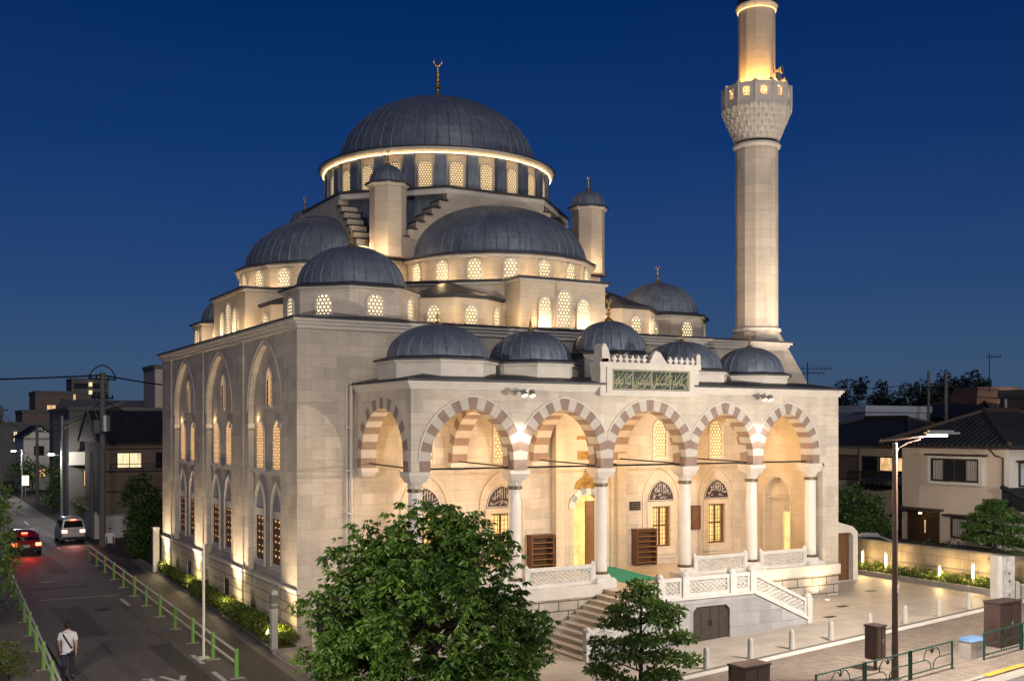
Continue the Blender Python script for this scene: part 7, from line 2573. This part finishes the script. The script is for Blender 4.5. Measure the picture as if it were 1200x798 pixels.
def car(loc, rz, label, paint, van, lamps):
    """built pointing along +y (front at +y)"""
    t = thing('car', loc, label, 'car', None, rz)
    mb = MB()
    hw = .74 if van else .86
    L0, L1 = (-1.7, 1.65) if van else (-2.1, 2.1)
    zb = .28
    belt = 1.02 if van else .86
    nose = .98 if van else .74
    loft(mb, [ring(L0, hw * .90, zb + .10, belt - .06), ring(L0 + .12, hw * .97, zb + .02, belt), ring(L0 + .6, hw, zb - .04, belt + .02), ring(0, hw, zb - .06, belt + .01), ring(L1 - .75, hw, zb - .04, belt - .02), ring(L1 - .15, hw * .95, zb + .02, nose), ring(L1, hw * .86, zb + .10, nose - .14)])
    roof = 1.72 if van else 1.42
    if van: Y = (L0 + .05, L0 + .22, L0 + .7, .45, 1.05)
    else: Y = (L0 + .25, L0 + .95, L0 + 1.5, .35, 1.15)
    k = hw - .03
    loft(mb, [ring(Y[0], k * .96, belt - .05, belt + .03, .04, .03), ring(Y[1], k, belt - .05, roof - .10, .05, .12, k * .84), ring(Y[2], k, belt - .05, roof, .05, .14, k * .82), ring(Y[3], k, belt - .05, roof - .01, .05, .14, k * .82), ring(Y[4], k * .97, belt - .06, belt + .02, .04, .03)])
    mb.build('body', M[paint], t, local=True, smooth=True)
    # glazing set just proud of the cabin
    def pane(nm, pts):
        q = MB(); nn = len(pts)
        q.add(pts + [(x * .98, y, z - .01) for x, y, z in pts], [tuple(range(nn)), tuple(range(2 * nn - 1, nn - 1, -1))] + [(i, (i + 1) % nn, nn + (i + 1) % nn, nn + i) for i in range(nn)])
        q.build(nm, M['carglass'], t, local=True)
    w0, w1 = k * .86, k * .72
    off = .03
    yb0, yb1, zt = Y[0] + .04, Y[1] - .02, roof - .20
    pane('rear_window', [(-w0, yb0 - off, belt + .08), (w0, yb0 - off, belt + .08), (w1, yb1 - off - .02, zt), (-w1, yb1 - off - .02, zt)])
    yf0, yf1 = Y[4] - .04, Y[3] + .12
    pane('windscreen', [(w0, yf0 + off, belt + .08), (-w0, yf0 + off, belt + .08), (-w1, yf1 + off + .03, zt + .06), (w1, yf1 + off + .03, zt + .06)])
    for sg in (-1, 1):
        pane('side_window', [(sg * (k + .012), Y[1] + .05, belt + .06), (sg * (k + .012), Y[3] + .3, belt + .06), (sg * (k * .88 + .012), Y[3] - .05, roof - .20), (sg * (k * .88 + .012), Y[1] + .2, roof - .20)][::sg])
    for sg in (-1, 1):
        for y in (L0 + .62, L1 - .68):
            q = MB(); q.tube([(sg * (hw - .20), y, .30), (sg * (hw + .01), y, .30)], .30, 20)
            wo = q.build('wheel', M['dark'], t, local=True)
            q = MB(); q.tube([(sg * (hw + .011), y, .30), (sg * (hw + .025), y, .30)], .19, 16); q.build('rim', M['steel'], wo, local=True)
        q = MB(); q.box(sg * hw - .06 + sg * .06, sg * hw + .06 + sg * .08, Y[3] + .28, Y[3] + .42, belt + .04, belt + .18); q.build('mirror', M[paint], t, local=True)
    for sg in (-1, 1):
        q = MB(); q.box(sg * (hw - .20) - .15, sg * (hw - .20) + .15, L0 - .015, L0 + .16, belt - .26, belt - .08); q.build('tail_lamp', M['tail_pale'] if van else M['tail'], t, local=True)
        q = MB(); q.box(sg * (hw - .22) - .15, sg * (hw - .22) + .15, L1 - .14, L1 + .015, nose - .34, nose - .16); q.build('headlight', M['whiteglow'] if lamps else M['carglass'], t, local=True)
    q = MB(); q.box(-.20, .20, L0 - .02, L0 - .002, belt - .36, belt - .20); q.build('number_plate', M['plate'], t, local=True); q = MB(); q.box(-.20, .20, L1 + .002, L1 + .02, .42, .56); q.build('number_plate', M['plate'], t, local=True)
    q = MB(); q.box(-hw * .88, hw * .88, L0 - .03, L0 + .2, zb + .02, zb + .22); q.box(-hw * .84, hw * .84, L1 - .2, L1 + .03, zb + .02, zb + .14); q.build('bumper', M['blackplastic'], t, local=True)
    q = MB(); q.box(-.42, .42, L1 - .05, L1 + .012, nose - .28, nose - .20); q.build('grille', M['blackplastic'], t, local=True)
    if not lamps:
        q = MB(); q.box(-.16, .16, Y[1] - .10, Y[1] - .02, roof - .16, roof - .11); q.build('brake_lamp', M['tail'], t, local=True)
    return t
car((-5.55, 35.3, 0.0), 0.02, 'red car driving away with its brake lamps lit', 'car_red', False, False)
car((-2.25, 40.4, 0.0), 0.02, 'boxy white car seen from behind with glowing tail lamps beside the red car', 'car_white', True, False)
add_light('tail_glow', 'SPOT', (-5.55, 33.0, .8), 70, (1, .06, .03), .3, (-5.4, 25, -1.2), 130, 1.0)
add_light('tail_glow', 'SPOT', (-2.25, 38.5, .8), 60, (1, .40, .32), .3, (-2.3, 30, -1.2), 130, 1.0)

# ================================================================== PEOPLE
M['skin'] = plain('skin', (0.42, 0.25, 0.17), 0.6)
M['shirt'] = plain('white_shirt', (0.56, 0.56, 0.58), 0.85, var=.08, vscale=9)
M['trousers'] = plain('dark_navy_trousers', (0.018, 0.022, 0.035), 0.85)
M['hair'] = plain('black_hair', (0.010, 0.008, 0.007), 0.6)
M['bagcloth'] = plain('dark_bag_cloth', (0.014, 0.018, 0.024), 0.7)
M['leather'] = plain('black_shoe_leather', (0.010, 0.010, 0.010), 0.4)
def skin_obj(name, verts, edges, radii, mat, par, root=0, sub=2):
    me = bpy.data.meshes.new(name)
    me.from_pydata(verts, edges, [])
    o = bpy.data.objects.new(name, me)
    COL.objects.link(o)
    md = o.modifiers.new('skin', 'SKIN')
    for i, d in enumerate(me.skin_vertices[0].data):
        r = radii[i]
        d.radius = r if isinstance(r, tuple) else (r, r)
        d.use_root = (i == root)
    md.use_smooth_shade = True
    s = o.modifiers.new('subdivision', 'SUBSURF')
    s.levels = sub
    s.render_levels = sub
    dg = bpy.context.evaluated_depsgraph_get()
    m2 = bpy.data.meshes.new_from_object(o.evaluated_get(dg))
    m2.name = name
    bpy.data.objects.remove(o)
    m2.materials.clear()
    m2.materials.append(M[mat])
    q = bpy.data.objects.new(name, m2)
    COL.objects.link(q)
    q.parent = par
    return q
def person(loc, rz, label, H, bag, stride=0.16, looks=0.0):
    """walking figure facing +y before rotation"""
    t = thing('person', loc, label, 'person', None, rz)
    s = H / 1.72
    V, Ed, Ra = [], [], []
    def add(p, r, par=None):
        V.append(tuple(x * s for x in p)); Ra.append(tuple(x * s for x in r) if isinstance(r, tuple) else r * s)
        if par is not None: Ed.append((par, len(V) - 1))
        return len(V) - 1
    pel = add((0, 0, .92), (.155, .10))
    ch = add((0, .01, 1.16), (.145, .095), pel)
    up = add((0, .0, 1.36), (.16, .095), ch)
    nk = add((0, .0, 1.47), .055, up)
    hd0 = add((0, .02, 1.55), .070, nk)
    hd1 = add((0, .025, 1.63), (.080, .095), hd0)
    hd2 = add((0, .015, 1.70), (.060, .070), hd1)
    nose = add((0, .125, 1.60), .014, hd1)
    for sg in (-1, 1):
        add((sg * .085, .015, 1.61), .014, hd1)
        st = stride * sg
        hip = add((sg * .09, 0, .86), .09, pel)
        kn = add((sg * .10, st * .55 + .02, .49), .062, hip)
        an = add((sg * .10, st * 1.0 - (.06 if sg < 0 else 0), .10 + (.03 if sg < 0 else 0)), .042, kn)
        toe = add((sg * .115, st * 1.0 + .15 - (.06 if sg < 0 else 0), .045 + (.0 if sg < 0 else 0)), .036, an)
        sh = add((sg * .19, 0, 1.38), .060, up)
        el = add((sg * .25, -st * .5 - .02, 1.12), .045, sh)
        wr = add((sg * .245, -st * .9 + .06, .90), .030, el)
        pm = add((sg * .24, -st * .95 + .085, .83), (.032, .020), wr)
        for fi, (dx, ln) in enumerate(((-.027, .072), (-.009, .082), (.009, .078), (.027, .062))):
            f1 = add((sg * (.238), -st * .95 + .10 + dx, .785), .0095, pm)
            add((sg * .228, -st * .95 + .10 + dx * 1.1, .785 - ln), .008, f1)
        th = add((sg * .225, -st * .95 + .125, .81), .010, pm)
        add((sg * .215, -st * .95 + .145, .77), .008, th)
    skin_obj('body', V, Ed, Ra, 'skin', t)
    # shirt with short sleeves
    V, Ed, Ra = [], [], []
    a = add((0, 0, .82), (.175, .122)); b0 = add((0, 0, .95), (.180, .125), a); b = add((0, .01, 1.15), (.176, .120), b0); c = add((0, 0, 1.36), (.205, .150), b); d = add((0, .0, 1.44), (.150, .125), c); add((0, .005, 1.50), (.085, .080), d)
    for sg in (-1, 1):
        x = add((sg * .20, 0, 1.38), .078, c)
        add((sg * .25, -stride * sg * .42 - .02, 1.17), .070, x)
    skin_obj('shirt', V, Ed, Ra, 'shirt', t, 1)
    V, Ed, Ra = [], [], []
    a = add((0, 0, .94), (.165, .112))
    for sg in (-1, 1):
        st = stride * sg
        h = add((sg * .095, 0, .84), .108, a)
        k = add((sg * .10, st * .55 + .02, .49), .080, h)
        add((sg * .10, st * 1.0 - (.06 if sg < 0 else 0), .10), .066, k)
    skin_obj('trousers', V, Ed, Ra, 'trousers', t)
    q = MB()
    nu, nv = 16, 10
    vs = []
    for a in range(nv + 1):
        for b in range(nu):
            th, ph = PI * a / nv, 2 * PI * b / nu
            vs.append((.098 * s * math.sin(th) * math.cos(ph), -.004 * s + .116 * s * math.sin(th) * math.sin(ph), 1.648 * s + .118 * s * math.cos(th)))
    fs = []
    for a in range(nv):
        for b in range(nu):
            f = (a * nu + b, (a + 1) * nu + b, (a + 1) * nu + (b + 1) % nu, a * nu + (b + 1) % nu)
            cy = sum(vs[k][1] for k in f) / 4; cz = sum(vs[k][2] for k in f) / 4
            if (cy > .035 * s and cz < 1.69 * s) or cz < 1.565 * s:
                continue
            fs.append(f)
    q.add(vs, fs)
    q.build('hair', M['hair'], t, local=True, smooth=True)
    for sg in (-1, 1):
        st = stride * sg - (.06 if sg < 0 else 0)
        V, Ed, Ra = [], [], []
        a = add((sg * .105, st - .05, .05), .045); b = add((sg * .11, st + .07, .045), (.045, .040), a); add((sg * .115, st + .17, .035), (.038, .030), b)
        skin_obj('shoe', V, Ed, Ra, 'leather', t, 0)
    # eyes and mouth
    for sg in (-1, 1):
        q = MB(); q.lathe([(.011 * s * math.sin(PI * k / 6), 1.625 * s - .011 * s * math.cos(PI * k / 6)) for k in range(7)], 8, sg * .03 * s, .108 * s); q.build('eye', M['hair'], t, local=True)
    q = MB(); q.box(-.022 * s, .022 * s, .104 * s, .112 * s, 1.552 * s, 1.558 * s); q.build('mouth', M['car_red'], t, local=True)
    if bag == 'messenger':
        B = bpy_bag = MB()
        B.tube([(-.13 * s, -.02, 1.43 * s), (-.10 * s, -.135, 1.36 * s), (.02, -.15, 1.16 * s), (.13 * s, -.17, .98 * s)], .028 * s, 6)
        B.tube([(-.13 * s, -.02, 1.43 * s), (-.06 * s, .13, 1.25 * s), (.10 * s, .135, 1.05 * s), (.2 * s, .02, .95 * s)], .02 * s, 6)
        B.build('bag_strap', M['bagcloth'], t, local=True)
        V, Ed, Ra = [], [], []
        a = add((.10, -.20, .86), (.12, .06)); add((.20, -.14, .82), (.13, .07), a)
        skin_obj('shoulder_bag', V, Ed, Ra, 'bagcloth', t, 0)
    else:
        V, Ed, Ra = [], [], []
        a = add((-.10, -.20, 1.30), (.13, .08)); add((-.12, -.21, 1.0), (.15, .10), a)
        skin_obj('backpack', V, Ed, Ra, 'bagcloth', t, 0)
    return t
person((-7.48, -1.10, 0.0), -0.25, 'man in a white shirt with a black shoulder bag walking up the road', 1.70, 'messenger')
person((-1.30, 30.4, 0.02), PI - .2, 'distant person in a pale shirt with a dark backpack by the far utility pole', 1.66, 'backpack', .10)
